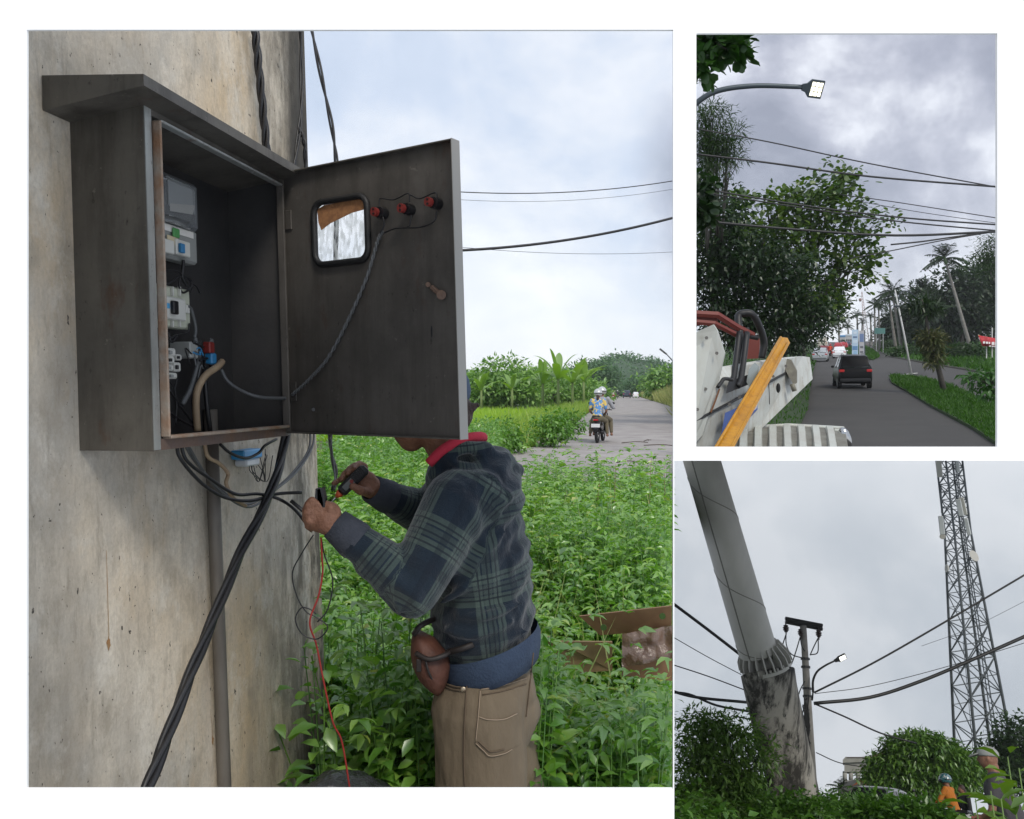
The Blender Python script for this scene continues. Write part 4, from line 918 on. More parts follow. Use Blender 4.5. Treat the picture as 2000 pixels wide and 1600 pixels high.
# hood lying on the back, with rolled edge
H_.ell(Q(960,912,2.19),(.070,.125,.055),Matrix.Rotation(R(30),3,'Y')); H_.ell(Q(985,945,2.17),(.042,.115,.072),Matrix.Rotation(R(-28),3,'Y')); H_.ell(Q(1000,972,2.15),(.022,.085,.040),Matrix.Rotation(R(-20),3,'Y')); H_.ell(Q(955,955,2.06),(.065,.035,.035),Matrix.Rotation(R(35),3,'Y'))
rim = spline([Q(846,925,2.13),Q(870,893,2.11),Q(915,872,2.10),Q(960,884,2.11),Q(1003,908,2.16),Q(1008,915,2.24),Q(960,885,2.31),Q(900,880,2.31),Q(850,915,2.28)],5)
for i in range(len(rim)-1): H_.cap(rim[i],rim[i+1],.017,.017,8)
# sleeve and back folds as raised ridges
def ridge(pts,r):
    pp = [p_+Vector((0,.012,0)) for p_ in spline(pts,4)]
    for i in range(len(pp)-1): H_.cap(pp[i],pp[i+1],r*(.5+.5*math.sin(PI*i/(len(pp)-1))),r*(.5+.5*math.sin(PI*(i+1)/(len(pp)-1))),8)
ridge([Q(890,1120,2.02),Q(940,1085,2.03),Q(985,1040,2.05)],.014); ridge([Q(860,1180,2.03),Q(905,1150,2.025),Q(960,1090,2.04)],.012)
ridge([Q(870,1235,2.06),Q(930,1240,2.035),Q(1000,1215,2.06)],.014); ridge([Q(890,1205,2.05),Q(950,1205,2.03),Q(1020,1180,2.07)],.012); ridge([Q(900,1255,2.07),Q(960,1258,2.05),Q(1030,1235,2.09)],.012)
ridge([Q(880,905,2.08),Q(930,915,2.07),Q(985,945,2.09)],.012); ridge([Q(905,935,2.06),Q(950,950,2.06),Q(985,985,2.10)],.012)
hm_ = blob(H_,.0065,3)
co = get_co(hm_); no = get_no(hm_)
bones = [(Q(955,1330,2.23),Q(905,925,2.2),.14,(-.3,-1,0)),(shN,elN,.07,(0,-1,0)),(elN,wrN,.052,(0,-1,0)),(shF,elF,.07,(0,-1,0)),(elF,wrF,.052,(0,-1,0))]
Bi,U_,V_ = bone_uv(co,bones)
amp = np.where(Bi==0,.0048,.0045); ph = co@np.array([31.,17.,9.])
fold = np.sin(U_*(2*PI/.062)+2.2*np.sin(V_*18+Bi)+1.3*np.sin(co@np.array([9.,4.,13.])))*np.clip(.5+.8*np.sin(ph*.55+Bi*1.7),0,1)
set_co(hm_, co+no*(amp*fold)[:,None])
at_ = hm_.attributes.new('plaid','FLOAT_VECTOR','POINT'); arr = np.zeros((len(co),3),np.float32); arr[:,0] = U_+.03*np.sin(co[:,2]*9)*.2; arr[:,1] = V_; at_.data.foreach_set('vector',arr.ravel())
hoodie = mesh_obj('hoodie',hm_,plaid,man)
# waistband, cuffs
def oval(c, rx, ry, rot, n=40): return [c+rot@Vector((rx*math.cos(2*PI*k/n),ry*math.sin(2*PI*k/n),0)) for k in range(n)]
tl2 = Matrix.Rotation(R(-17),3,'Y')
q = MB(); q.loft([oval(Q(952,1246,2.225),.134,.178,tl2),oval(Q(955,1262,2.226),.1385,.182,tl2),oval(Q(957,1285,2.23),.136,.180,tl2),oval(Q(960,1304,2.235),.128,.172,tl2),oval(Q(960,1304,2.235),.118,.162,tl2)],cap=False); q.build('waistband',navy,hoodie,True)
for e_,w_ in ((elN,wrN),(elF,wrF)):
    d = (w_-e_).normalized(); rt = d.to_track_quat('Z','Y').to_matrix(); c0 = e_.lerp(w_,.80)
    q = MB(); q.loft([oval(c0,.045,.045,rt,24),oval(c0+d*.012,.0455,.0455,rt,24),oval(c0+d*.04,.041,.041,rt,24),oval(c0+d*.068,.037,.037,rt,24),oval(c0+d*.069,.03,.03,rt,24)],cap=False); q.build('cuff',cuffm,hoodie,True)
# red collar of the shirt underneath
q = MB(); q.tube(spline([Q(838,905,2.10),Q(866,878,2.095),Q(905,858,2.105),Q(938,853,2.15),Q(942,857,2.21),Q(925,862,2.28),Q(880,872,2.29)],6),.0125,10); q.build('shirt_collar',M('red_cloth',(.42,.02,.045),.85,bump=.2,bscale=90),man,True)
# cap and hair (mostly behind the door)
q = MB(); q.ell(head+Vector((-.002,0,.035)),(.098,.083,.09)); q.v = [v if v[2]>head.z+.0 else (v[0],v[1],head.z) for v in q.v]; capo = q.build('cap',M('blue_cap',(.04,.07,.12),.8),man,True)
q = MB(); q.ell(head+Vector((.04,0,-.02)),(.062,.08,.06)); q.cap(head+Vector((.085,-.02,-.012)),head+Vector((.112,-.02,-.002)),.02,.006); q.build('hair',M('dark_hair',(.035,.018,.012),.6,bump=.5,bscale=120),man,True)
# trousers
T_ = MB(); T_.ell(pel+Vector((0,0,.0)),(.126,.168,.13)); T_.ell(pel+Vector((.035,0,-.06)),(.10,.15,.10))
for h_,k_,f_ in ((hipN,knN,ftN),(hipF,knF,ftF)): T_.cap(h_,k_,.112,.095); T_.cap(k_,f_+Vector((0,0,.03)),.092,.085)
T_.cap(hipN+Vector((-.035,0,0)),knN+Vector((-.035,0,0)),.09,.075)
tm = blob(T_,.008,3); co = get_co(tm); no = get_no(tm)
f = .0042*np.sin(co[:,2]*30+co[:,0]*52+2*np.sin(co[:,1]*15+co[:,2]*5))*np.clip(.25+np.sin(co[:,0]*22+co[:,2]*9),0,1); set_co(tm, co+no*f[:,None])
trs = mesh_obj('trousers',tm,khaki,man)
# pocket patch, seam lines and rivet following the trouser surface (near side)
from mathutils.bvhtree import BVHTree
dgt = BVHTree.FromPolygons([v.co[:] for v in tm.vertices],[p.vertices[:] for p in tm.polygons])
def onT(px,py,off=.004):
    r_ = ray(px,py).normalized(); h = dgt.ray_cast(CAM,r_); return (h[0] if h[0] else CAM+ray(px,py)*2.1)-r_*off
pk = [(940,1345),(1030,1322),(1026,1382),(1015,1440),(985,1470),(958,1477),(928,1452),(932,1400)]
q = MB(); g_ = []
for i in range(9):
    for j in range(9):
        fx,fy = i/8,j/8; xl = 938+(-8)*fy; xr = 1030-12*fy; px = xl+(xr-xl)*fx; yt = 1346-24*fx; yb = (1455+24*min(1,fx*3)-40*max(0,fx-.45)*2*.6); g_.append(onT(px,yt+(yb-yt)*fy,.0035))
q.add(g_,[(i*9+j,i*9+j+1,(i+1)*9+j+1,(i+1)*9+j) for i in range(8) for j in range(8)]); po = q.build('back_pocket',khaki,trs,True)
stm = M('stitching',(.10,.07,.045),.9); stl = M('light_stitching',(.30,.23,.165),.9)
def seam(pts,r=.0016,m=stm,par=trs): 
    q = MB(); q.tube([onT(p.x,p.y,.006) for p in spline([Vector((a_,b_,0)) for a_,b_ in pts],6)],r,5); q.build('seam',m,par,True)
seam([(912,1338),(908,1400),(906,1470),(908,1540)]); seam([(940,1347),(985,1338),(1028,1325)],.0012,stl); seam([(942,1357),(985,1349),(1028,1336)]); seam([(938,1350),(934,1400),(929,1450)],.0012,stl); seam([(929,1452),(944,1466),(958,1477),(985,1472),(1000,1464)],.0012,stl); seam([(934,1400),(955,1406),(985,1405),(1010,1394)],.0013,stl); seam([(934,1448),(948,1461),(960,1469),(985,1464)])
seam([(866,1340),(885,1347),(910,1350)]); seam([(866,1334),(885,1341),(910,1344)]); seam([(1042,1275),(1036,1330),(1028,1400)])
q = MB(); p_ = onT(905,1347,.006); q.ell(p_,(.007,.003,.007)); q.build('rivet',M('brass',(.45,.38,.28),.4,.8),trs,True)
for nm,p_ in nails and [('near',nails[0][0]),('far',nails[1][0])]:
    pass
for f_ in (ftN,ftF):
    q = MB(); q.cap(f_+Vector((.06,0,-.045)),f_+Vector((-.15,0,-.05)),.05,.043); q.v = [(v[0],v[1],max(v[2],.001)) for v in q.v]; q.build('shoe',M('shoe_leather',(.03,.02,.015),.6),man,True)
# belt bag
lea = M('brown_leather',(.105,.038,.022),.68,col2=(.06,.022,.014),scale=14,bump=.25,bscale=60); ldk = M('dark_webbing',(.018,.013,.012),.6)
bg_ = thing('belt_bag','brown leather belt bag worn at the front of the person in plaid hoodie','bag',Q(842,1290,2.1)); bo = Q(842,1290,2.1)
q = MB(); rg = []
for py,xl,xr,dp in ((1236,806,822,.03),(1250,803,850,.045),(1275,802,872,.055),(1300,806,880,.058),(1325,818,876,.05),(1345,838,868,.035),(1356,850,860,.012)):
    c = Q((xl+xr)/2,py,2.10); rx = (xr-xl)/2/F*2.1; rg.append([c-bo+Vector((rx*math.cos(2*PI*k/20),dp*math.sin(2*PI*k/20),0)) for k in range(20)])
q.loft(rg); q.build('pouch',lea,bg_,True)
q = MB(); q.tube(spline([Q(812,1276,2.05)-bo,Q(838,1288,2.035)-bo,Q(868,1280,2.045)-bo,Q(882,1270,2.08)-bo],6),.006,6); q.build('zip',ldk,bg_,True)
q = MB(); q.tube(spline([Q(830,1285,2.037)-bo,Q(838,1315,2.04)-bo,Q(855,1345,2.07)-bo],6),.003,6); q.build('piping',ldk,bg_,True)
q = MB(); q.bbox(Q(818,1300,2.045)-bo,(.012,.006,.03),.002); q.build('zip_pull',ldk,bg_)
q = MB(); q.tube([Q(a_,b_,d)-bo for a_,b_,d in ((872,1275,2.07),(900,1268,2.06),(925,1258,2.055))],.008,6); q.build('strap',ldk,bg_,True)
q = MB(); q.tube(spline([Q(808,1240,2.07)-bo,Q(822,1222,2.07)-bo,Q(850,1208,2.13)-bo],5),.007,6); q.build('strap',ldk,bg_,True)
# tester in the far hand
tsr = thing('cable_tester','slim black handheld tester with red tip in the raised far hand','tester',Q(690,938,2.24)); to = Q(690,938,2.24)
d = (Q(715,914,2.24)-Q(665,963,2.24)); L2 = d.length; d.normalize(); sd_ = d.cross(Vector((0,1,0))).normalized(); rt = Matrix((d,Vector((0,1,0)),sd_)).transposed()
q = MB(); q.bbox((0,0,0),(L2,.022,.030),.007,rt); hb_ = q.build('housing',M('black_rubber',(.016,.016,.018),.55),tsr)
for k in range(7):
    q = MB(); q.bbox(d*(L2*(.08+.055*k))+Vector((0,-.0115,0)),(.0035,.003,.026),.001,rt); q.build('grip_rib',blk,hb_)
q = MB(); q.bbox(d*(-L2*.16)+Vector((0,-.0115,0)),(.032,.002,.016),.0008,rt); q.build('display',M('grey_display',(.12,.13,.13),.3),hb_)
q = MB(); q.cyl(d*(L2*-.03)+Vector((0,-.011,0)),d*(L2*-.03)+Vector((0,-.0135,0)),.005,n=10); q.build('button',redp,hb_)
q = MB(); q.cyl(d*(-L2*.5),d*(-L2*.5-.014),.011,.006,n=10); q.build('tip_guard',M('red_orange',(.55,.09,.03),.4),tsr,True)
q = MB(); q.cyl(d*(-L2*.5-.013),d*(-L2*.5-.05),.0022,.001,n=6); q.build('probe_tip',M('chrome',(.6,.6,.6),.25,1.0),tsr,True)
# black cable clamp in the near hand
cl = thing('cable_clamp','black insulated connector clamp pinched in the near hand','clamp',Q(622,978,1.96)); k0 = Q(622,978,1.96)
for off in (0,6):
    q = MB(); q.prism([Q(616+off*.6,955+off*.3,1.955)-k0,Q(624+off,952,1.955)-k0,Q(630+off*.8,975,1.955)-k0,Q(632+off*.5,992,1.955)-k0,Q(614+off,985,1.955)-k0],(0,.012+.002*off,0)); q.build('jaw',blk,cl)
q = MB(); q.cyl(Q(568,978,1.97)-k0,Q(612,1015,1.97)-k0,.0045,n=8); q.build('spring_bar',blk,cl,True)
# loose leads
def lead(name,label,pts,r,m,cat='cable'):
    q = MB(); q.tube(spline([Q(*p) for p in pts],8),r,7); o = q.build(name,m,None,True); return tag(o,label,cat)
lead('red_lead','thin red test lead falling from the near hand down past the weeds',[(627,1050,1.98),(629,1090,1.99),(630,1120,2.0),(622,1165,2.0),(605,1215,2.0),(618,1260,2.02),(632,1330,2.04),(650,1410,2.06),(668,1450,2.08),(684,1545,2.1)],.0022,M('red_cable',(.30,.025,.02),.45))
lead('black_lead','thin black test lead making a loop below the near hand',[(612,1045,1.98),(590,1080,1.99),(571,1120,2.0),(580,1165,2.0),(598,1195,2.0),(616,1205,2.0),(640,1225,2.0),(620,1248,2.0),(590,1238,2.0),(577,1210,2.0),(588,1188,2.0),(605,1190,2.0),(618,1200,2.0)],.0016,bwire)
lead('black_lead','slack black lead bowing out right of the red lead',[(627,1050,1.985),(634,1085,2.0),(650,1135,2.0),(640,1190,2.0),(620,1215,2.0)],.0018,bwire)
lead('grey_lead','thin grey wire pair dropping to the tester beside the pier',[(645,855,2.4),(650,890,2.4),(654,930,2.35),(652,950,2.3)],.0022,gwire)

# ---------------------------------------------------------------- weeds in front (stuff), tall weeds, litter
wleaf = leafmat('weed_leaf',(.085,.235,.03),(.24,.45,.07),.42,.38,.11,(.42,.46,.10))
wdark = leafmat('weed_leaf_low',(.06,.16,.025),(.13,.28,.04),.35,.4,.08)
wstem = M('weed_stem',(.14,.22,.06),.7)
def in_wall(x,z,mg=.17): # inside the pier or in front of it
    s = (x-A0.x)*Wd.x+(z-A0.y)*Wd.y; n = (x-A0.x)*Nn.x+(z-A0.y)*Nn.y
    return n < mg and s < 1.2+mg*.8
def weeds(n, xr, zr, hfun, leafn, ls, kind, seed):
    rg = np.random.default_rng(seed); Vs = []; Fs = []; base = 0
    z = rg.uniform(zr[0]**.5, zr[1]**.5, n)**2; xs = xr(z, rg.random(n)); ok = np.array([not in_wall(a_,b_) for a_,b_ in zip(xs,z)])
    z, xs = z[ok], xs[ok]; h = hfun(xs,z,rg); N = len(z)
    P0 = np.stack([xs,z,np.zeros(N)],1); lean = rg.normal(size=(N,3))*.10; lean[:,2] = 1
    k = leafn; t = .30+.70*(np.tile(np.arange(k),(N,1))/(k-1)); t = np.clip(t+rg.normal(size=t.shape)*.02,.1,1)
    top = P0[:,None,:]+lean[:,None,:]*h[:,None,None]*t[:,:,None]
    az_ = (np.arange(k)*2.4)[None,:]+rg.random((N,1))*6.28+rg.normal(size=(N,k))*.3
    el = np.where(t>.9,.55,-.05)+rg.normal(size=(N,k))*.3
    d = np.stack([np.cos(az_)*np.cos(el),np.sin(az_)*np.cos(el),np.sin(el)],-1).reshape(-1,3)
    s = (ls*(1.05-.55*np.clip((t-.6)/.4,0,1))*(.75+.5*rg.random((N,k)))).ravel()
    up = np.tile([0,0,1.],(N*k,1))+rg.normal(size=(N*k,3))*.35
    pos = top.reshape(-1,3)+d*(s[:,None]*.25)
    V, Fa = leaves_np(pos,d,up,s,s*.52,kind)
    # stems as slim three-sided prisms
    a_ = P0; b_ = P0+lean*h[:,None]; r = .0035; o3 = np.array([[1,0,0],[-.5,.87,0],[-.5,-.87,0]])*r
    SV = np.concatenate([a_[:,None,:]+o3[None],b_[:,None,:]+o3[None]*.5],1).reshape(-1,3)
    SF = np.array([(0,1,4),(0,4,3),(1,2,5),(1,5,4),(2,0,3),(2,3,5)])[None]+(np.arange(N)*6)[:,None,None]
    return np.concatenate([V,SV]), np.concatenate([Fa,SF.reshape(-1,3)+len(V)])
keep1 = lambda V: (V[:,0] < (1313.5-1000)/F*V[:,1])
hgt = lambda x,z,rg: (.54+.20*rg.random(len(z)))*np.where(z<4.2,1.12,1)*np.where((x/z>.03)&(z<3.1),.72,1)*(1+.13*np.sin(x*2.1+z*1.3)+.12*np.sin(x*.9-z*2.2)+np.array([.55*mnoise.noise(Vector((a_*1.5,b_*1.0,3.0)))+.35*mnoise.noise(Vector((a_*4,b_*2.6,7.0))) for a_,b_ in zip(x,z)]))
xa = lambda z,u: -.52-.12*z+u*(.19*z+.52+.12*z)
V,Fa = weeds(1900,xa,(2.35,4.6),hgt,24,.070,'ovate',1); o = np_mesh('weed_patch',V,Fa,wleaf,keep=keep1); tag(o,'bright green leafy weeds growing thickly around the person',"weeds",kind='stuff')
def weeds3(n, xr, zr, hf, k, ls, seed, keep=None):      # lobed (three-leaflet) species
    rg = np.random.default_rng(seed); z = rg.uniform(zr[0]**.5,zr[1]**.5,n)**2; x = xr(z,rg.random(n)); ok = np.array([not in_wall(a_,b_,.30) for a_,b_ in zip(x,z)]); z,x = z[ok],x[ok]; N = len(z); h = hf(x,z,rg)
    t = .45+.55*np.tile(np.arange(k),(N,1))/(k-1); ln = rg.normal(size=(N,3))*.12; ln[:,2] = 1; pos = np.stack([x,z,0*x],1)[:,None]+ln[:,None]*h[:,None,None]*t[:,:,None]
    az_ = np.arange(k)[None]*1.57+(np.arange(k)[None]%2)*1.57*2+rg.random((N,1))*6+rg.normal(size=(N,k))*.25; el = .25+rg.normal(size=(N,k))*.25; Vs=[];Fs=[];b0=0
    pet = np.stack([np.cos(az_)*np.cos(el),np.sin(az_)*np.cos(el),np.sin(el)],-1); s = ls*(1.1-.6*(t-.45))*(.75+.5*rg.random((N,k))); tipp = pos+pet*(s*.45)[...,None]
    for da,sc in ((0,1.0),(.85,.72),(-.85,.72)):
        e3 = el-.25; dv = np.stack([np.cos(az_+da)*np.cos(e3),np.sin(az_+da)*np.cos(e3),np.sin(e3)],-1).reshape(-1,3); V,Fa = leaves_np(tipp.reshape(-1,3),dv,np.tile([0,0,1.],(N*k,1))+rg.normal(size=(N*k,3))*.25,(s*sc).ravel(),(s*sc*.40).ravel(),'ovate'); Vs.append(V);Fs.append(Fa+b0);b0+=len(V)
    return np.concatenate(Vs),np.concatenate(Fs)
hg2 = lambda x,z,rg: hgt(x,z,rg)*(1.0+.30*rg.random(len(z)))
V,Fa = weeds3(760,xa,(2.4,5.2),hg2,13,.068,61); o = np_mesh('lobed_weeds',V,Fa,leafmat('lobed_weed_leaf',(.11,.27,.035),(.30,.50,.085),.42,.38,.12,(.45,.48,.12)),keep=keep1); tag(o,'taller three-lobed weeds mixed into the thicket around the person','weeds',kind='stuff')
V,Fa = weeds3(1100,xa,(5.0,10.2),hg2,10,.085,62); o = np_mesh('lobed_weeds',V,Fa,leafmat('lobed_weed_leaf_b',(.11,.27,.035),(.30,.50,.085),.42,.38,.12,(.45,.48,.12)),keep=keep1); tag(o,'pale three-lobed weeds scattered through the farther thicket','weeds',kind='stuff')
def f_bl(rg,n): z = rg.uniform(2.5,8,n); x = -.3+rg.random(n)*(.18*z+.3); return np.stack([x,z,.2+0*z],1)
V = None; rgb_ = np.random.default_rng(9); pb_ = f_bl(rgb_,260); pb_ = pb_[[not in_wall(a_,b_) for a_,b_ in pb_[:,:2]]]; nb_ = len(pb_); V,Fa = leaves_np(pb_,np.stack([rgb_.normal(size=nb_)*.3,rgb_.normal(size=nb_)*.3,np.ones(nb_)],1),rgb_.normal(size=(nb_,3)),.45+.35*rgb_.random(nb_),np.full(nb_,.011),'blade'); o = np_mesh('long_grass',V,Fa,leafmat('long_grass_leaf',(.25,.36,.08),(.5,.52,.2),.4,.5,.06),keep=keep1); tag(o,'thin pale grass stalks sticking out of the weeds','grass',kind='stuff')
V,Fa = weeds(3400,xa,(4.4,9.6),hgt,20,.072,'leaf',2); o = np_mesh('weed_patch',V,Fa,wleaf,keep=keep1); tag(o,'dense green weeds filling the ground up to the road edge',"weeds",kind='stuff')
xb = lambda z,u: -.12*z-1.2+u*(.12*z+.9)
V,Fa = weeds(2600,xb,(9.0,21),lambda x,z,rg: hgt(x,z,rg)*1.25,14,.11,'leaf',3); o = np_mesh('weed_patch',V,Fa,wleaf,keep=keep1); tag(o,'weeds running back beside the pier toward the far field',"weeds",kind='stuff')
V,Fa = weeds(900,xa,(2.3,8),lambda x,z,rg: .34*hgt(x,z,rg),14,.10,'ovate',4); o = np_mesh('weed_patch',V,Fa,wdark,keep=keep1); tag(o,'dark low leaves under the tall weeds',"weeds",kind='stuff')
def tall_weed(px,pyb,d,h,label,n=34,ls=.115):
    b = Q(px,pyb,d); b.z = 0; t = thing('tall_weed',label,'weed',b,group=None); rg = np.random.default_rng(int(px))
    tt = .35+.65*np.arange(n)/(n-1); ln = np.array([rg.normal()*.05,rg.normal()*.05,1]); pos = ln[None]*h*tt[:,None]; az_ = np.arange(n)*2.4; el = np.where(tt>.93,.6,.05)+rg.normal(size=n)*.25
    dd = np.stack([np.cos(az_)*np.cos(el),np.sin(az_)*np.cos(el),np.sin(el)],-1); s = ls*(1.1-.5*tt)*(.8+.4*rg.random(n))
    pv = pos+dd*.035; V,Fa = leaves_np(pv,dd,np.tile([0,0,1.],(n,1))+rg.normal(size=(n,3))*.3,s,s*.5,'ovate'); np_mesh('foliage',V,Fa,wleaf,t)
    q = MB(); q.tube([Vector((0,0,0)),Vector(ln*h*.5),Vector(ln*h)],[.006,.004,.0015],6); q.build('stem',M('reddish_stem',(.16,.09,.05),.7),t,True)
    return t
for px,py,d,h,lb in ((1262,885,7.6,1.02,'tall leafy weed standing against the road, nearest the right edge of the first opening'),(1193,890,7.2,1.0,'tall leafy weed standing against the road below the near motorcycle'),(1300,905,8.0,.92,'tall weed half hidden at the right edge of the first opening'),(1150,925,7.5,.85,'shorter tall weed left of the two road-edge weeds')):
    tall_weed(px,py,d,h,lb)
# cardboard carton with plastic wrap
card = M('cardboard',(.30,.165,.085),.85,col2=(.25,.135,.07),scale=12,bump=.06,bscale=60); plast = M('clear_wrap',(.27,.175,.125),.18,spec=.8,bump=.6,bscale=26,col2=(.17,.095,.06),scale=8)
ct = thing('cardboard_carton','opened brown cardboard carton with crumpled plastic lying in the weeds','carton',Q(1200,1300,3.1)); c0 = Q(1200,1300,3.1)
def plate(name,pts,th,m,par): q = MB(); q.prism([Q(*p)-c0 for p in pts],th); return q.build(name,m,par)
fl_ = plate('raised_flap',[(1132,1204,3.15),(1312,1184,3.0),(1312,1222,3.02),(1225,1237,3.12),(1172,1241,3.16)],(0,.012,0),card,ct)
for px,py in ((1179,1226),(1294,1204)):
    q = MB(); p_ = Q(px,py,3.045 if px<1200 else 2.995)-c0; q.cyl(p_,p_+Vector((0,.004,0)),.011,n=12); q.build('hand_hole',M('hole_green',(.05,.10,.02),.9),fl_)
plate('carton_side',[(1052,1235,3.3),(1090,1253,3.25),(1196,1254,3.22),(1196,1310,3.24),(1060,1320,3.3)],(0,.012,.0),M('cardboard_pale',(.34,.22,.12),.85,col2=(.29,.19,.10),scale=10),ct)
plate('carton_bottom',[(1225,1250,3.1),(1313,1225,3.08),(1313,1330,3.06),(1215,1320,3.1)],(0,.012,0),card,ct)
g_ = []; rg = np.random.default_rng(5)
for i in range(17):
    for j in range(11):
        fx,fy = i/16,j/10; p_ = Q(1215+98*fx,1238-16*fx+66*fy,3.02)-c0; p_ += Vector((0,float(.03*mnoise.noise(Vector((fx*4,fy*3,1)))+.016*abs(mnoise.noise(Vector((fx*11,fy*9,3))))),0)); g_.append(p_)
q = MB(); q.add(g_,[(i*11+j,i*11+j+1,(i+1)*11+j+1,(i+1)*11+j) for i in range(16) for j in range(10)]); q.build('plastic_sheet',plast,ct,True)
# black plastic bag by the foot of the pier
g_ = []; bc = Q(675,1574,2.15)
q = MB(); q.ell((0,0,0),(.13,.10,.075),nu=40,nv=24); q.v = [tuple(Vector(v)*(1+.22*mnoise.noise(Vector(v)*14)+.1*mnoise.noise(Vector(v)*34))) for v in q.v]
o = q.build('plastic_bag',M('black_bag',(.03,.032,.036),.22,spec=.7,bump=.6,bscale=30),None,True,); o.location = bc; tag(o,'crumpled dark plastic bag at the foot of the pier','bag')
q = MB(); q.tube([Vector((bc.x,bc.y,0)),Vector((bc.x,bc.y,bc.z-.03))],.11,12); o2 = q.build('bag_bulk',M('black_bag',(.03,.032,.036),.22,spec=.7,bump=.6,bscale=30),None,True); o2.parent = o; o2.location = -bc

# ---------------------------------------------------------------- along the road
grassm = leafmat('verge_grass',(.16,.30,.035),(.36,.50,.08),.4,.5,.05,(.42,.40,.16)); grass_y = leafmat('yellow_green_grass',(.24,.44,.03),(.42,.60,.06),.45,.5,.05)  # the field blades are bright yellow-green in themselves
def grass(name,label,n,fun,h,w,m,seed,kind='blade'):
    rg = np.random.default_rng(seed); p = fun(rg,n); N = len(p); d = np.stack([rg.normal(size=N)*.35,rg.normal(size=N)*.35,np.ones(N)],1); s = h*(.6+.7*rg.random(N))
    V,Fa = leaves_np(p,d,rg.normal(size=(N,3)),s,np.full(N,w)*(.7+.6*rg.random(N)),kind); o = np_mesh(name,V,Fa,m); return tag(o,label,'grass',kind='stuff')
def f_verge(rg,n): z = rg.uniform(24,85,n); x = lft(z)-.1-np.abs(rg.normal(size=n))*1.1; return np.stack([x,z,np.zeros(n)],1)
lft = lambda z: dirx*z-2.45
grass('verge_grass','tall pale green grass along the left edge of the road',9000,f_verge,.75,.035,grassm,21)
def f_field(rg,n): z = rg.uniform(28,60,n); x = lft(z)-2.2-rg.random(n)*8; return np.stack([x,z,np.zeros(n)],1)
grass('field_grass','bright yellow-green grass field left of the road',14000,f_field,.55,.05,grass_y,22)
def f_right(rg,n): z = rg.uniform(55,240,n); x = np.minimum(dirx*z+5.3+np.abs(rg.normal(size=n))*2.2,(1332-1000)/F*z); return np.stack([x,z,(x-dirx*z-5.3)*.45],1)
grass('bank_grass','straw-tinted grass bank along the right edge of the road',9000,f_right,1.5,.10,leafmat('straw_grass',(.22,.30,.07),(.44,.42,.17),.35,.5,.04),23)
bush_l = leafmat('bush_leaf',(.07,.19,.025),(.17,.34,.05),.35,.45,.06); tree_l = leafmat('tree_leaf_mid',(.12,.26,.055),(.27,.44,.10),.35,.45,.06); far_l = leafmat('far_tree_leaf',(.06,.14,.06),(.12,.22,.09),.25,.5,.03)
bark = M('bark',(.10,.085,.065),.9,col2=(.15,.13,.10),scale=20,bump=.5,bscale=30)
def g1(px,d): return Vector(((px-1000)/F*d,d,0))
for i,(px,d,w,h,lb) in enumerate(((930,21,1.1,.85,'low bush behind the person at the near field corner'),(985,22.5,.9,.8,'low bush beside the broken concrete slabs'),(1075,25,.8,1.0,'weedy bush at the left road edge close to the near motorcycle'),(1110,29,.8,.95,'weedy bush behind the near motorcycle on the verge'),(955,26,1.0,.8,'small bush at the edge of the yellow-green field'))):
    b = g1(px,d); tree('roadside_bush',lb,'bush',b,[(b+Vector((0,0,h*.5)),(w*.6,w*.6,h*.5))],bark,bush_l,.03,40,26,.16,.14,.075,nbranch=12,shell=.3)
# trees behind the field
for px,d,py0,hw,lb in ((985,75,702,2.9,'rounded green tree above the yellow-green field'),(925,85,728,2.6,'tree at the left end of the field, partly behind the person'),(1085,92,712,3.6,'dense tree behind the banana plants'),(1040,100,722,2.6,'darker tree between the rounded tree and the banana plants')):
    b = g1(px,d); top = CAMH+(HY-py0)/F*d; tree('field_tree',lb,'tree',b,[(b+Vector((0,0,top-hw*.75)),(hw,hw*.8,hw*.75)),(b+Vector((-hw*.6,-.5,top*.42)),(hw*.7,hw*.6,top*.3)),(b+Vector((hw*.6,.3,top*.42)),(hw*.7,hw*.6,top*.32))],bark,tree_l,.2,170,26,.42,.42,.22,nbranch=30,shell=.6,group=None)
ban_l = leafmat('banana_leaf',(.12,.28,.03),(.28,.44,.08),.45,.35,.1,(.45,.45,.12))
def banana(px,d,h,lb,nl=9):
    b = g1(px,d); t = thing('banana_plant',lb,'banana plant',b); q = MB(); q.tube([Vector((0,0,0)),Vector((0,0,h*.55))],[.12,.08],8); q.build('stem',M('banana_stem',(.16,.22,.07),.7),t,True)
    for k in range(nl):
        az_ = k*2.4+random.random(); el = random.uniform(.45,1.45); L_ = h*random.uniform(.6,.85); w = L_*.17; rings = []; q = MB(); pts = []
        for i in range(9):
            f = i/8; p_ = Vector((0,0,h*.5))+Vector((math.cos(az_)*math.cos(el),math.sin(az_)*math.cos(el),math.sin(el)))*L_*f+Vector((0,0,-L_*.4*f*f)); sd_ = Vector((-math.sin(az_),math.cos(az_),0)); ww_ = w*math.sin(PI*(.1+.88*f))*.5
            pts.append([p_+sd_*ww_+Vector((0,0,.25*ww_)),p_,p_-sd_*ww_+Vector((0,0,.25*ww_))])
        q.loft(pts,cap=False,close=False); q.build('leaf',ban_l,t,True,fix=False)
for px,d,h,lb in ((1060,62,4.2,'banana plant left of the group by the road'),(1090,60,4.8,'tallest banana plant in front of the dense tree'),(1118,64,4.4,'banana plant right of the tallest one'),(1140,72,4.6,'banana plant behind the near motorcycle rider'),(1000,66,3.4,'short banana plant under the rounded tree'),(940,66,3.2,'short banana plant at the left end of the field')): banana(px,d,h,lb)
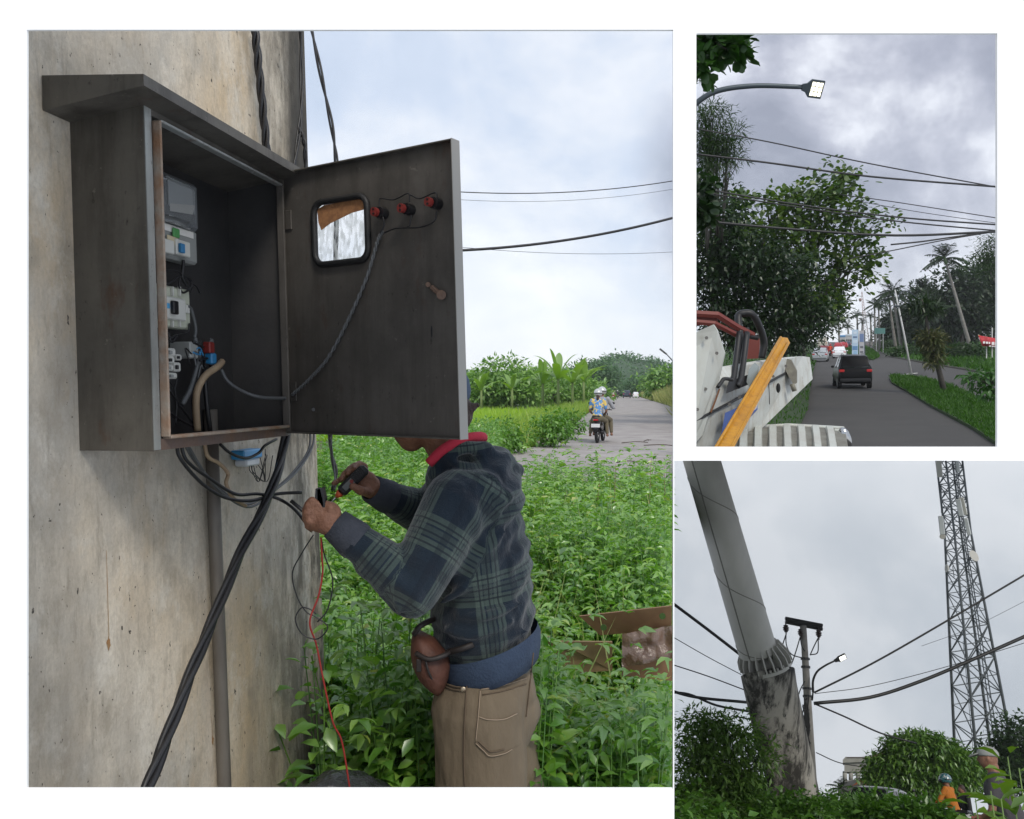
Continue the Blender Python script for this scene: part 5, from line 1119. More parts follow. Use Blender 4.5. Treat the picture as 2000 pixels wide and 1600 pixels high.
# wooded hill far away
hg = MB(); n = 24; prof = []
for i in range(n+1):
    px = 880+ (1334-880)*i/n; py = 728-34*math.exp(-((px-1215)/75)**2)-10*math.exp(-((px-1290)/40)**2)+6*mnoise.noise(Vector((px*.03,0,0))); prof.append((px,py))
hv = []
for px,py in prof:
    for f,d in ((0,300),(.5,340),(.85,380),(1,420)): p_ = Q(px,768-(768-py-6)*f,d); hv.append(p_)
hg.add(hv,[(i*4+k,i*4+k+1,(i+1)*4+k+1,(i+1)*4+k) for i in range(n) for k in range(3)]); o = hg.build('hill',M('hill_green',(.04,.08,.035),.95),None,True); o['kind'] = 'structure'
rg = np.random.default_rng(31); N = 1300; pi = rg.random(N)*454+880; ppy = np.interp(pi,[a_ for a_,_ in prof],[b_ for _,b_ in prof]); f = rg.random(N); d = 300+120*f
cs = np.stack([(pi-1000)/F*d,d,CAMH+(HY-(768-(768-ppy-4)*f))/F*d],1); off = rg.normal(size=(N*30,3))*np.array([1.7,1.7,1.1]); pos = np.repeat(cs,30,0)+off
V,Fa = leaves_np(pos,off+rg.normal(size=(N*30,3))*.5,np.tile([0,0,1.],(N*30,1))+rg.normal(size=(N*30,3))*.4,1.3*(.6+.8*rg.random(N*30)),.9*(.6+.8*rg.random(N*30)),'leaf'); o = np_mesh('hill_wood',V,Fa,far_l); tag(o,'far wooded hill closing the view along the road','wood',kind='stuff')
for px,d,py0,hw,lb in ((1160,230,702,7,'tall far tree left of the hill top'),(1250,262,735,6,'tree at the far end of the road, left of the dark car'),(1305,150,722,4,'tree on the right bank under the street lamp'),(1130,130,742,4,'tree behind the far motorcycles')):
    b = g1(px,d); top = CAMH+(HY-py0)/F*d; tree('far_tree',lb,'tree',b,[(b+Vector((0,0,top-hw*.6)),(hw,hw*.8,hw*.65)),(b+Vector((hw*.3,0,top*.45)),(hw*.8,hw*.6,top*.35))],bark,far_l if d>150 else tree_l,.3,130,24,.8,.8,.42,nbranch=16,shell=.5)
# broken concrete kerb and slabs left of the road
slab_m = M('old_concrete',(.36,.33,.29),.9,col2=(.28,.26,.22),scale=6,bump=.3,bscale=30)
q = MB(); a_,b_ = G(1018,841),G(1060,818); q.bbox((a_+b_)/2+Vector((0,0,.12)),(.42,(b_-a_).length,.36),.04,Matrix.Rotation(-math.atan2((b_-a_).x,(b_-a_).y),3,'Z')); o = q.build('drain_kerb',slab_m); tag(o,'long concrete drain kerb between the field and the verge','kerb')
for px,py,sx,sy,rz,lb in ((1036,868,.9,.5,.2,'flat broken concrete slab lying at the road corner'),(1052,862,.55,.45,.6,'smaller tilted concrete slab beside the flat one'),(1020,864,.5,.4,-.3,'small concrete slab at the left of the broken pieces')):
    p_ = G(px,py); q = MB(); q.bbox(p_+Vector((0,0,.07)),(sx,sy,.12),.03,Matrix.Rotation(rz,3,'Z')@Matrix.Rotation(.12*sx,3,'Y')); o = q.build('concrete_slab',slab_m,None); tag(o,lb,'slab')
# traffic
RA = -math.atan(dirx)
printed = M('printed_blouse',(.10,.26,.55),.8,col2=(.75,.55,.16),scale=9,detail=1,lo=.47,hi=.53); olive = M('olive_cloth',(.13,.11,.07),.9); silver = M('silver_helmet',(.55,.56,.55),.25,.3,coat=.5); greyc = M('grey_cloth',(.33,.34,.37),.9); darkp = M('black_paint',(.012,.013,.015),.25,coat=.6)
mp_ = G(1168,866)
scooter('motorcycle','black motorcycle with white plate carrying two riders on the pale road',mp_+Vector((0,.1,0)),RA-.12,darkp,1.0)
rot_ = Matrix.Rotation(RA-.12,4,'Z')
rider('person','person riding pillion in blue and yellow print blouse with silver helmet',mp_+rot_@Vector((0,-.12,0)),RA-.12,printed,olive,skin,silver,None,1.0,(.2,.25,.92),0,False,leg=(.22,.36),hair=M('dark_hair',(.035,.018,.012),.6))
rider('person','person in grey shirt steering the near motorcycle in front of the pillion rider',mp_+rot_@Vector((.06,.32,0)),RA-.12,greyc,olive,skin,silver,None,1.04,(.32,.42,1.04),0,True,leg=(.22,.36))
p_ = G(1198,781.5); scooter('motorcycle','red and white scooter farther up the pale road',p_,RA,M('red_paint',(.5,.02,.03),.3,coat=.5),1.15); rider('person','person in pink-white top on the red scooter up the road',p_,RA,M('pale_pink',(.6,.5,.52),.8),M('red_paint',(.5,.02,.03),.3),skin,None,None,1.2,voxel=.04,hair=M('dark_hair',(.035,.018,.012),.6))
p_ = G(1206,779); scooter('motorcycle','dark scooter just right of the red one up the road',p_,RA,darkp,1.15); rider('person','person in dark clothes on the dark scooter up the road',p_,RA,darkp,olive,skin,M('white_paint2',(.7,.7,.7),.4),None,1.15,voxel=.04)
p_ = G(1223.5,770.6); car('parked_car','dark blue-black van driving away far up the pale road',G(1223.5,771),RA,M('navy_paint',(.02,.03,.055),.3,coat=.5),4.6,3.4,3.2,'suv') if False else None
d_ = 208; b = Vector(((1224-1000)/F*d_,d_,0)); car('van','dark van driving away far up the pale road',b,RA,M('navy_paint',(.02,.03,.055),.3,coat=.5),4.6,1.85,1.9,'suv')
d_ = 215; b = Vector(((1242-1000)/F*d_,d_,0)); car('car','small white car coming at the far end of the pale road',b,RA,M('white_car',(.75,.76,.78),.3,coat=.5),3.6,1.5,1.5,'hatch')
twm_ = M('twig_brown',(.07,.05,.035),.9)
for px,py,l_,a_,lb in ((1240,866,.9,.3,'thin fallen twig on the pale road right of the near motorcycle'),(1262,862,.7,1.2,'crossed fallen twig on the pale road'),(1290,872,1.0,-.4,'longer fallen twig near the right edge of the pale road'),(1225,905,.5,.1,'short twig on the road in front of the weeds')):
    p_ = G(px,py); dv = Vector((math.cos(a_),math.sin(a_),0)); q = MB(); q.tube(spline([p_-dv*l_/2+Vector((0,0,.02)),p_+Vector((.05,.04,.05)),p_+dv*l_/2+Vector((0,0,.02))],4),.012,5); q.tube([p_+Vector((.05,.04,.05)),p_+Vector((.2,.25,.03))],.008,5); o = q.build('fallen_twig',twm_,None,True); tag(o,lb,'twig')
# street lamp on the right bank
sm = M('lamp_grey',(.10,.105,.11),.5,.4); lit0 = M('lamp_off',(.5,.5,.5),.3)
street_lamp('street_lamp','distant street lamp leaning over the right bank of the pale road',Q(1318,800,70)-Vector((0,0,Q(1318,800,70).z)),[Q(1318,712,70),Q(1312,703,70),Q(1302,692,70)],.09,.05,(-.75,0,.6),(.7,.35,.12),sm,lit0,(2,2))
# =================================================================== PLACE 2: avenue seen from a lift truck
CUR[0] = P2
asph = M('dark_asphalt',(.034,.031,.029),.85,col2=(.050,.046,.042),scale=.5,bump=.2,bscale=20,lo=.3,hi=.7)
lawn_m = M('lawn_soil',(.015,.035,.006),.95,col2=(.022,.045,.008),scale=1.5)
def zb2(px,py): return G(px,py)
# ground: asphalt avenue reaching to the horizon; toward the viewer it rises as a bank
q = MB(); rows = []
def yloc(py): return G(1640,py).y
ys = [G(1640,885).y*f for f in (.42,.6,.8)]+[G(1640,p_).y for p_ in (880,860,830,790,750,720,700,685,675,670,668)]
y0_ = G(1640,882).y; slope = (CUR[0].h-0.02)/y0_
for y in ys:
    z = 0 if y >= y0_ else (y0_-y)*slope
    xl = (P(1336,700,y).x if y<60 else P(1336,700,60).x*y/60); xr = P(2040,700,y).x
    rows.append([Vector((xl+(xr-xl)*k/6,y,z)) for k in range(7)])
q.add([p_ for r_ in rows for p_ in r_],[(i*7+k,i*7+k+1,(i+1)*7+k+1,(i+1)*7+k) for i in range(len(rows)-1) for k in range(6)])
o = q.build('avenue',asph); o['kind'] = 'structure'
def lawn(name,pix,z=.10,label=None):
    pts = [G(*p_)+Vector((0,0,0)) for p_ in pix]; q = MB(); q.prism([p_+Vector((0,0,.004)) for p_ in pts],(0,0,z)); o = q.build(name,lawn_m); o['kind'] = 'structure'; return pts
grs = leafmat('lawn_blade',(.024,.075,.007),(.052,.14,.012),.35,.5,.02)
def inpoly(x,y,poly):
    c = np.zeros(len(x),bool); n = len(poly)
    for i in range(n):
        x0,y0 = poly[i].x,poly[i].y; x1,y1 = poly[i-1].x,poly[i-1].y; k = ((y0>y)!=(y1>y)) & (x < (x1-x0)*(y-y0)/(y1-y0+1e-12)+x0); c ^= k
    return c
def lawn_grass(label,pts,n,h,w,seed,m=grs):
    rg = np.random.default_rng(seed); xs = [p_.x for p_ in pts]; ys_ = [p_.y for p_ in pts]
    x = rg.uniform(min(xs),max(xs),n*3); u = rg.random(n*3); ya,yb = min(ys_),max(ys_); y = 1/(1/ya+(1/yb-1/ya)*u); k = inpoly(x,y,pts); x,y = x[k][:n],y[k][:n]; N = len(x)
    p = np.stack([x,y,np.full(N,.1)],1); d = np.stack([rg.normal(size=N)*.5,rg.normal(size=N)*.5,np.ones(N)],1); s = h*(.6+.7*rg.random(N))*np.clip(y/30,1,3)
    V,Fa = leaves_np(p,d,rg.normal(size=(N,3)),s,w*np.clip(y/30,1,3)*(.7+.6*rg.random(N)),'blade'); o = np_mesh('lawn_grass',V,Fa,m); tag(o,label,'grass',kind='stuff')
med = lawn('grass_median',[(1737,741),(1742,737),(1770,738),(1800,742),(1860,757),(1948,801),(1990,830),(2010,882),(1962,882),(1900,840),(1820,797),(1770,766),(1742,750)])
lawn_grass('green grass on the tapering median strip right of the dark car',med,9000,.13,.03,41)
lv = lawn('grass_verge',[(1345,882),(1520,882),(1560,840),(1578,800),(1583,760),(1590,720),(1600,690),(1606,675),(1590,672),(1345,680)])
lawn_grass('green grass verge on the left side beyond the truck',lv,9000,.15,.035,42)
fl_ = lawn('far_lawn',[(1706,678),(1712,684),(1740,697),(1790,706),(1850,716),(1948,733),(2040,750),(2040,668),(1800,666),(1720,670)])
lawn_grass('far lawn under the palms across the second road',fl_,9000,.2,.06,43)
isl = lawn('grass_island',[(1650,684),(1656,680),(1670,676),(1690,676),(1714,692),(1716,699),(1706,704),(1680,703),(1660,697)])
lawn_grass('small grass island under the blue sign totem',isl,3000,.15,.05,44)
kerb_m = M('kerb_stone',(.09,.08,.065),.9,col2=(.05,.05,.035),scale=4)
def kerb(label,pix,w=.12,h=.115):
    pts = [G(*p_) for p_ in pix]; q = MB(); rg_ = []
    for i,p_ in enumerate(pts):
        t = (pts[min(i+1,len(pts)-1)]-pts[max(i-1,0)]).normalized(); n = Vector((-t.y,t.x,0)); rg_.append([p_-n*w/2,p_+n*w/2,p_+n*w/2+Vector((0,0,h)),p_-n*w/2+Vector((0,0,h))])
    q.loft(rg_); o = q.build('kerb',kerb_m); return tag(o,label,'kerb')
0 and kerb('low kerb along the near side of the tapering grass median',[(1737,742),(1742,751),(1770,767),(1820,798),(1900,841),(1962,883)])
kerb('kerb along the far lawn beside the second road',[(1706,679),(1712,685),(1740,698),(1790,707),(1850,717),(1948,734),(2040,751)])
# ------------------------------------------------ trees
dk_l = leafmat('dark_tree_leaf',(.006,.020,.004),(.018,.046,.008),.3,.4,.05); big_l = leafmat('broad_leaf',(.024,.062,.008),(.09,.15,.02),.45,.4,.05); fea_l = leafmat('feather_leaf',(.015,.04,.008),(.04,.08,.018),.35,.45,.04)
bark2 = M('dark_bark',(.05,.045,.04),.9,col2=(.08,.07,.06),scale=15,bump=.4,bscale=20)
def E(px,py,d,rx,ry,dz=1.0): c = P(px,py,d); k = d/F; return (c,(rx*k,rx*k*.7*dz,ry*k))
d = 46; b = G(1530,722); sc = d
tree('almond_tree','tall broad-leaved tree with open crown leaning over the avenue','tree',b,[E(1640,350,d,55,48),E(1600,410,d,95,55),E(1690,440,d,55,45),E(1560,480,d,100,60),E(1660,530,d,60,50),E(1500,420,d,85,60),E(1600,580,d,60,50),E(1450,470,d,85,80),E(1700,490,d,40,25)],bark2,big_l,.22,300,19,.30,.29,.21,'round',nbranch=170,shell=.3,fork=.45)
d = 40; b = G(1440,740)
tree('verge_tree','dark dense tree filling the left of the avenue behind the truck','tree',b,[E(1400,430,d,60,70),E(1430,540,d,95,70),E(1500,590,d,85,60),E(1395,610,d,60,60),E(1380,520,d,55,60),E(1470,520,d,70,60),E(1450,640,d,80,40),E(1570,620,d,60,45),E(1530,540,d,70,60)],bark2,dk_l,.25,560,24,.34,.26,.13,nbranch=80,shell=.25)
d = 58; b = G(1570,700)
tree('verge_tree','dark tree overhanging the parked silver car','tree',b,[E(1580,590,d,60,60),E(1610,570,d,45,40),E(1560,640,d,45,50),E(1530,660,d,50,40),E(1625,610,d,32,25)],bark2,dk_l,.22,260,24,.40,.30,.15,nbranch=40,shell=.3)
b = G(1395,760); d = 33
tree('feathery_tree','feathery-leaved tree rising at the left edge below the lamp arm','tree',b,[E(1385,230,d,38,40),E(1400,280,d,55,40),E(1375,340,d,35,60),E(1420,300,d,38,25)],bark2,fea_l,.16,170,30,.24,.24,.035,'blade',nbranch=60,shell=.2)
# hanging branch close above the truck
hb = thing('hanging_branch','dark lobed leaves hanging into the top left corner of the avenue view','branch',P(1345,60,12)); hb0 = P(1345,60,12)
V,Fa,cs = crown_np([(P(1395,85,12),(.36,.3,.16)),(P(1440,95,12),(.14,.2,.13)),(P(1372,130,12),(.10,.2,.18))],34,16,.07,.17,.12,'round'); np_mesh('foliage',V-np.array(hb0),Fa,leafmat('near_dark_leaf',(.016,.05,.008),(.035,.095,.014),.3,.4,.04),hb)
q = MB()
for c_ in cs[:20]: q.tube(spline([Vector((-.1,0,.1)),(Vector(c_)-hb0)*.5,Vector(c_)-hb0],3),.008,5)
q.build('twigs',bark2,hb,True)
V,Fa,cs = crown_np([(P(1370,410,14),(.20,.3,.22)),(P(1364,370,14),(.12,.2,.15))],22,14,.09,.17,.12,'round'); t_ = thing('hanging_branch','dark leafy branch entering at the left edge below the wires','branch',P(1345,400,14)); h1_ = P(1345,400,14); np_mesh('foliage',V-np.array(h1_),Fa,dk_l,t_)
q = MB()
for c_ in cs[:12]: q.tube(spline([Vector((-.1,0,.05)),(Vector(c_)-h1_)*.5,Vector(c_)-h1_],3),.007,5)
q.build('twigs',bark2,t_,True)
# right hand woods
rt_l = leafmat('right_tree_leaf',(.007,.020,.005),(.022,.048,.010),.3,.45,.05)
for px,pyb,d_,els,lb in ((1880,690,95,((1880,560,48,42),(1850,600,50,45),(1900,620,45,40)),'big dark tree behind the leaning palm'),(1940,688,90,((1935,545,35,45),(1950,600,45,60)),'dark tree at the right edge of the avenue view'),(1800,686,120,((1800,590,40,35),(1790,630,42,35),(1820,640,40,35)),'dark tree left of the big one across the lawn'),(1755,682,140,((1755,630,35,28),(1745,655,30,22),(1775,655,30,20)),'smaller dark tree behind the white lamp pole'),(1850,689,110,((1850,640,50,38),(1830,655,40,28)),'low dark tree under the leaning palm')):
    d = (P2.M@G(px,pyb)).y
    tree('wood_tree',lb,'tree',G(px,pyb),[E(a_,b_,d,c_,e_) for a_,b_,c_,e_ in els],bark2,rt_l,.3,230,24,.75,.75,.38,nbranch=30,shell=.45)
for px,py,rx,ry,lb in ((1880,690,45,16,'clipped round shrub mass under the dark wood'),(1790,688,50,12,'low rounded shrubs on the far lawn behind the white pole'),(1742,676,30,10,'low shrubs at the far end of the lawn')):
    b = G(px,py+ry*.8); d = b.y*math.cos(0)+0; dd = (P2.M@b).y; tree('lawn_shrub',lb,'shrub',b,[E(px,py,dd,rx,ry)],bark2,leafmat('shrub_leaf',(.014,.042,.006),(.034,.08,.012),.3,.5,.04),.05,150,24,.35,.35,.2,nbranch=6,shell=.35)
t_ = thing('leafy_branch','bright leafy twigs reaching in at the right edge over the second road','branch',P(1965,760,20)); h1_ = P(1965,760,20)
V,Fa,cs = crown_np([(P(1925,738,20),(.42,.3,.14)),(P(1935,765,20),(.22,.3,.16))],30,14,.08,.17,.07); np_mesh('foliage',V-np.array(h1_),Fa,leafmat('twig_leaf',(.035,.10,.02),(.07,.17,.035),.35,.4,.04),t_); q = MB()
for c_ in cs[:16]: q.tube(spline([Vector((.1,0,0)),(Vector(c_)-h1_)*.5,Vector(c_)-h1_],3),.008,5)
q.build('twigs',bark2,t_,True)
t_ = tree('acacia_branch','spreading thin-leaved branch at the right edge above the dark wood','tree',G(1985,700),[E(1925,505,60,30,14),E(1945,480,60,25,25),E(1930,525,60,35,8)],bark2,fea_l,.2,70,22,.4,.3,.07,nbranch=25,shell=.2,fork=.7)
# palms
plm = leafmat('palm_leaf',(.010,.026,.006),(.030,.062,.014),.3,.4,.05); pbark = M('palm_bark',(.22,.21,.19),.85,col2=(.15,.14,.125),scale=3,bump=.3,bscale=10); pgreen = M('palm_shaft',(.09,.15,.06),.5)
for (bx,by,tx,ty,fr,lb) in ((1900,694,1848,515,38,'tallest leaning palm in front of the dark wood'),(1751,688,1737,590,27,'palm with brown skirt, left of the white lamp pole'),(1762,690,1744,578,30,'palm rising directly behind the white lamp pole'),(1828,690,1805,572,27,'palm standing half lost against the dark wood'),(1710,683,1708,600,18,'mid palm left of the shaded pair'),(1718,686,1716,604,19,'mid palm right of its shorter twin'),(1702,676,1700,622,12,'small far palm above the second road bend'),(1675,676,1674,618,13,'fan palm behind the blue totem'),(1683,676,1684,632,10,'small palm right of the fan palm'),(1640,672,1638,630,18,'bushy palm over the white car'),(1658,672,1656,640,12,'low palm left of the blue totem')):
    b = G(bx,by); dd = (P2.M@b).y; palm('palm_tree',lb,b,P(tx,ty,dd),(3.6 if fr>35 else 3.0 if fr>20 else 2.2)/F*dd,fr/F*dd*1.25,19,plm,pbark,None,pgreen)
# ------------------------------------------------ lamps, wires, mast
lit = M('lit_led',(1,1,.9),.3,emit=(1,.93,.66),estr=1.15); lampm = M('lamp_dark',(.06,.075,.085),.45,.5)
hd_ = (P(1605,172,20)-P(1568,167,20))
b = P(1338,885,22.3); b.z = max(b.z,0)
street_lamp('street_lamp','curved street lamp arm with lit square LED head over the avenue',b,[P(1338,240,20.6),P(1350,212,20.4),P(1395,180,20.2),P(1470,168,20.1),P(1566,170,20)],.11,.065,hd_,(.48,.40,.10),lampm,lit,(3,3),R(-62))
# tilt the lamp head so that its LEDs face the road and the viewer
wm = M('wire_black',(.012,.012,.013),.5)
for i,(pts,r,lb) in enumerate(((((1350,250),(1500,277),(1700,320),(1960,368)),.022,'uppermost wire sloping across the avenue sky'),(((1350,300),(1500,318),(1700,345),(1960,366)),.034,'second thick wire sloping down to the right'),(((1350,365),(1560,400),(1760,425),(1960,440)),.03,'wire passing through the broad-leaved crown'),(((1350,372),(1560,405),(1750,432),(1960,452)),.026,'wire just under the one in the crown'),(((1640,380),(1750,395),(1960,428)),.016,'thin wire leaving the crown toward the right edge'),(((1350,430),(1550,448),(1750,460),(1960,452)),.045,'thickest cable hanging level under the others'),(((1740,478),(1800,472),(1870,462),(1960,450)),.03,'cable curving up to the right edge'),(((1660,505),(1740,490),(1850,468),(1960,450)),.022,'thin cable rising from the crown to the right edge'),(((1670,392),(1800,415),(1960,438)),.011,'faintest wire above the cable bundle'))):
    wire('overhead_wire',lb,spline([P(a_,b_,30) for a_,b_ in pts],6),r,wm)
mastm = M('mast_steel',(.25,.24,.24),.6,.4,col2=(.35,.15,.12),scale=.2)
mb_ = G(1692,676); dd = (P2.M@mb_).y; tp = P(1683,570,dd); t_ = thing('lattice_mast','slender red-and-white lattice mast beyond the avenue','mast',mb_)
for k in range(3):
    a_ = k*2*PI/3; q = MB(); w = .9; q.cyl(Vector((w*math.cos(a_),w*math.sin(a_),0)),tp-mb_+Vector((.12*math.cos(a_),.12*math.sin(a_),0)),.09,.05,5); q.build('leg',mastm,t_,True)
q = MB()
for i in range(18):
    f0,f1 = i/18,(i+1)/18
    for k in range(3):
        a_,a2 = k*2*PI/3,(k+1)*2*PI/3; w0 = .9-.78*f0; w1 = .9-.78*f1; q.cyl((tp-mb_)*f0+Vector((w0*math.cos(a_),w0*math.sin(a_),0)),(tp-mb_)*f1+Vector((w1*math.cos(a2),w1*math.sin(a2),0)),.035,n=4)
q.build('bracing',mastm,t_); q = MB(); q.ell(tp-mb_+Vector((-.4,0,-2.2)),(.35,.35,.5)); q.build('antenna',mastm,t_,True)
# white pole with crossbar, wrapped trunk
wp_ = M('white_pole',(.55,.56,.55),.6,col2=(.45,.45,.44),scale=8)
b = G(1781,737); dd = (P2.M@b).y; t_ = thing('white_pole','tall leaning white-painted pole standing on the tip of the grass median','pole',b)
q = MB(); q.tube([Vector((0,0,0)),P(1765,650,dd)-b,P(1748,566,dd)-b],[.085,.07,.045],10); q.build('shaft',wp_,t_,True)
q = MB(); q.cyl(P(1764,732,dd)-b,P(1792,729,dd)-b,.035,n=6); q.build('crossbar',wp_,t_,True)
q = MB(); q.tube(spline([P(1754,600,dd)-b,P(1758,572,dd)-b,P(1772,569,dd)-b,P(1786,578,dd)-b,P(1794,590,dd)-b],5),.035,6); q.build('lamp_bracket',lampm,t_,True)
q = MB(); q.bbox(P(1752,598,dd)-b,(.5,.25,.1),.03); q.build('lamp_head',lampm,t_)
b = G(1845,768); dd = (P2.M@b).y; t_ = thing('shrub_wrapped_tree','bare dark trunk with a bushy fern clump half way up on the median','tree',b)
q = MB(); q.tube([Vector((0,0,0)),P(1833,720,dd)-b,P(1822,690,dd)-b,P(1812,640,dd)-b,P(1800,585,dd)-b],[.16,.13,.12,.09,.05],9); q.build('trunk',bark2,t_,True)
V,Fa,cs = crown_np([(P(1822,676,dd),(16/F*dd,16/F*dd,24/F*dd)),(P(1815,660,dd),(20/F*dd,14/F*dd,10/F*dd)),(P(1824,705,dd),(9/F*dd,9/F*dd,12/F*dd))],60,22,.16,.34,.09,'leaf',shell=.2); np_mesh('fern_clump',V-np.array(b),Fa,leafmat('fern_leaf',(.05,.075,.02),(.13,.13,.05),.3,.5,.04),t_)
V,Fa,cs = crown_np([(P(1806,600,dd),(22/F*dd,20/F*dd,18/F*dd))],26,14,.2,.5,.1,'blade',shell=.2); np_mesh('top_fronds',V-np.array(b),Fa,plm,t_)
# ------------------------------------------------ signs
b = G(1670,706); dd = (P2.M@b).y; t_ = thing('sign_totem','tall pale blue advertising totem on the grass island','sign',b)
sgw = M('sign_pale',(.42,.55,.68),.5,col2=(.35,.47,.60),scale=1.2)
def card_(name,px0,py0,px1,py1,m,th=.15,off=0,par=t_,dep=None):
    d_ = dep or dd; q = MB(); q.prism([P(px0,py1,d_+off)-b,P(px1,py1,d_+off)-b,P(px1,py0,d_+off)-b,P(px0,py0,d_+off)-b],(0,th,0)); return q.build(name,m,par)
pn = card_('panel',1664,644,1676,694,sgw); 
for px0,py0,px1,py1,c_ in ((1666,657,1674,660,(.10,.16,.28)),(1667,648,1673,652,(.55,.62,.7)),(1666,664,1675,670,(.5,.6,.7)),(1665,676,1675,684,(.10,.22,.40)),(1667,686,1674,692,(.25,.42,.6))): card_('print',px0,py0,px1,py1,M('sp_%d%d'%(px0,py0),c_,.5),.02,-.03,pn)
card_('post',1667,694,1670,706,lampm); card_('post',1673,694,1675,706,lampm)
b = G(1688,706); t_ = thing('poster_stand','grey-blue poster panel in a frame right of the pale blue totem','sign',b)
pn = card_('panel',1678,646,1688,700,M('poster_grey',(.30,.34,.42),.5,col2=(.42,.40,.40),scale=1.5),par=t_); card_('frame',1688,645,1690,706,lampm,.2,par=t_); card_('print',1679,652,1687,668,M('poster_blue',(.12,.18,.33),.5),.02,-.03,pn); card_('print',1680,676,1686,680,M('poster_dark',(.1,.1,.12),.5),.02,-.03,pn); card_('print',1680,686,1686,689,M('poster_dark',(.1,.1,.12),.5),.02,-.03,pn)
b = G(1722,690); dd = (P2.M@b).y; t_ = thing('green_sign','pale green road sign board far across the lawn','sign',b); card_('board',1708,641,1729,652,M('sign_green',(.16,.36,.33),.5),par=t_,dep=dd); card_('post',1711,652,1713,690,wp_,par=t_,dep=dd); card_('post',1724,652,1726,690,wp_,par=t_,dep=dd)
b = G(1930,712); dd = (P2.M@b).y; t_ = thing('banner','red banner with white lettering tied to poles at the right edge','banner',b)
red_b = M('banner_red',(.42,.02,.03),.6); q = MB(); g_ = []
for i in range(13):
    for j in range(2):
        px = 1911+ (1965-1911)*i/12; py = (655+.28*(px-1911)*.6 if j==0 else 676+.06*(px-1911)); px2 = px+(0 if j==0 else 8*(1-i/12)); g_.append(P(px2,py,dd+.12*math.sin(i*1.1))-b)
q.add(g_,[(i*2,i*2+1,i*2+3,i*2+2) for i in range(12)]); bn = q.build('cloth',red_b,t_,True); bn.modifiers.new('s','SOLIDIFY').thickness = .03
wl = M('lettering_white',(.75,.72,.72),.6)
for px0,py0,px1,py1 in ((1920,667,1924,671),(1925.5,667.5,1930,671.5),(1931,668,1934,672),(1937,668,1942,674),(1943,669,1948,675),(1932,675,1936,677),(1937,675.5,1941,677.5),(1942,676,1947,678)): card_('letter',px0,py0,px1,py1,wl,.02,-.35,bn)
q = MB(); q.tube([P(1911,655,dd+.2)-b,P(1930,663,dd+.2)-b,P(1952,668,dd+.2)-b],.05,5); q.build('edge_rope',M('banner_gold',(.5,.32,.05),.6),t_)
card_('post',1926,676,1928,700,wp_,.06,.3,t_); card_('post',1937,640,1939,700,wp_,.06,.3,t_)
# ------------------------------------------------ traffic on the avenue
lane = lambda px,py: G(px,py)
ang = lambda px: -math.atan((px-1640)/F)*0
car('suv','black SUV with roof rails driving away on the avenue',G(1671,760),R(5),M('black_car',(.006,.006,.007),.3,spec=.15,coat=.0),4.7,1.85,1.93,'suv',rails=True)
car('car','white hatchback ahead of the black SUV',G(1639,700),R(-2),M('white_car',(.75,.76,.78),.3,coat=.5),3.9,1.7,1.55,'hatch')
car('car','silver car parked at the left kerb under the dark trees',G(1601,707),R(-2),M('silver_car',(.40,.42,.44),.3,.4,coat=.5),4.2,1.75,1.65,'hatch')
car('car','dark red car parked beyond the silver one',G(1609,695),R(-2),M('maroon_car',(.16,.015,.02),.3,coat=.5),4.2,1.7,1.6,'hatch')
car('car','red car in the queue beyond the white hatchback',G(1637,684),R(-2),M('red_car',(.40,.02,.03),.3,coat=.5),4.2,1.7,1.6,'hatch')
car('car','red car at the right of the far queue',G(1648,682),R(-2),M('red_car',(.40,.02,.03),.3,coat=.5),4.2,1.7,1.6,'hatch')
car('car','dark car at the far end beside the grass island',G(1655,679),R(-2),M('navy_paint',(.02,.03,.055),.3,coat=.5),4.2,1.7,1.6,'hatch')
b = G(1606,684); car('box_truck','pale box truck far down the left lane',b,R(-2),M('cream_truck',(.45,.43,.36),.5),5,2.0,2.8,'suv')
p_ = G(1621.5,696); scooter('motorcycle','dark motorcycle under the rider in orange between the cars',p_,R(-2),darkp,1.1,plate=False); rider('person','person in bright orange jacket riding between the parked and driving cars',p_,R(-2),M('orange_red',(.6,.06,.02),.7),M('orange_red',(.6,.06,.02),.7),skin,M('red_paint',(.5,.02,.03),.3),None,1.1,voxel=.04)
for px0,px1,py0,lb,c_ in ((1641,1651,657,'small blue-roofed building at the end of the avenue',(.10,.25,.45)),(1652,1664,655,'pale shop front behind the blue totem',(.45,.5,.55))):
    b = G((px0+px1)/2,674); dd = (P2.M@b).y; t_ = thing('shop_building',lb,'building',b); w = (px1-px0)/F*dd; h = (672-py0)/F*dd
    q = MB(); q.box((0,w/2,h/2),(w,w,h)); wo = q.build('wall',M('shop_wall',(.45,.45,.45),.7),t_); q = MB(); q.bbox((0,w/2,h+.3),(w*1.1,w*1.1,.8),.2); q.build('roof',M('roof_%d'%px0,c_,.6),t_)
    for k in range(3): q = MB(); q.box(((k-1)*w*.3,-.03,h*.4),(w*.2,.06,h*.5)); q.build('window',M('car_glass',(.012,.014,.016),.06,spec=.8),t_)
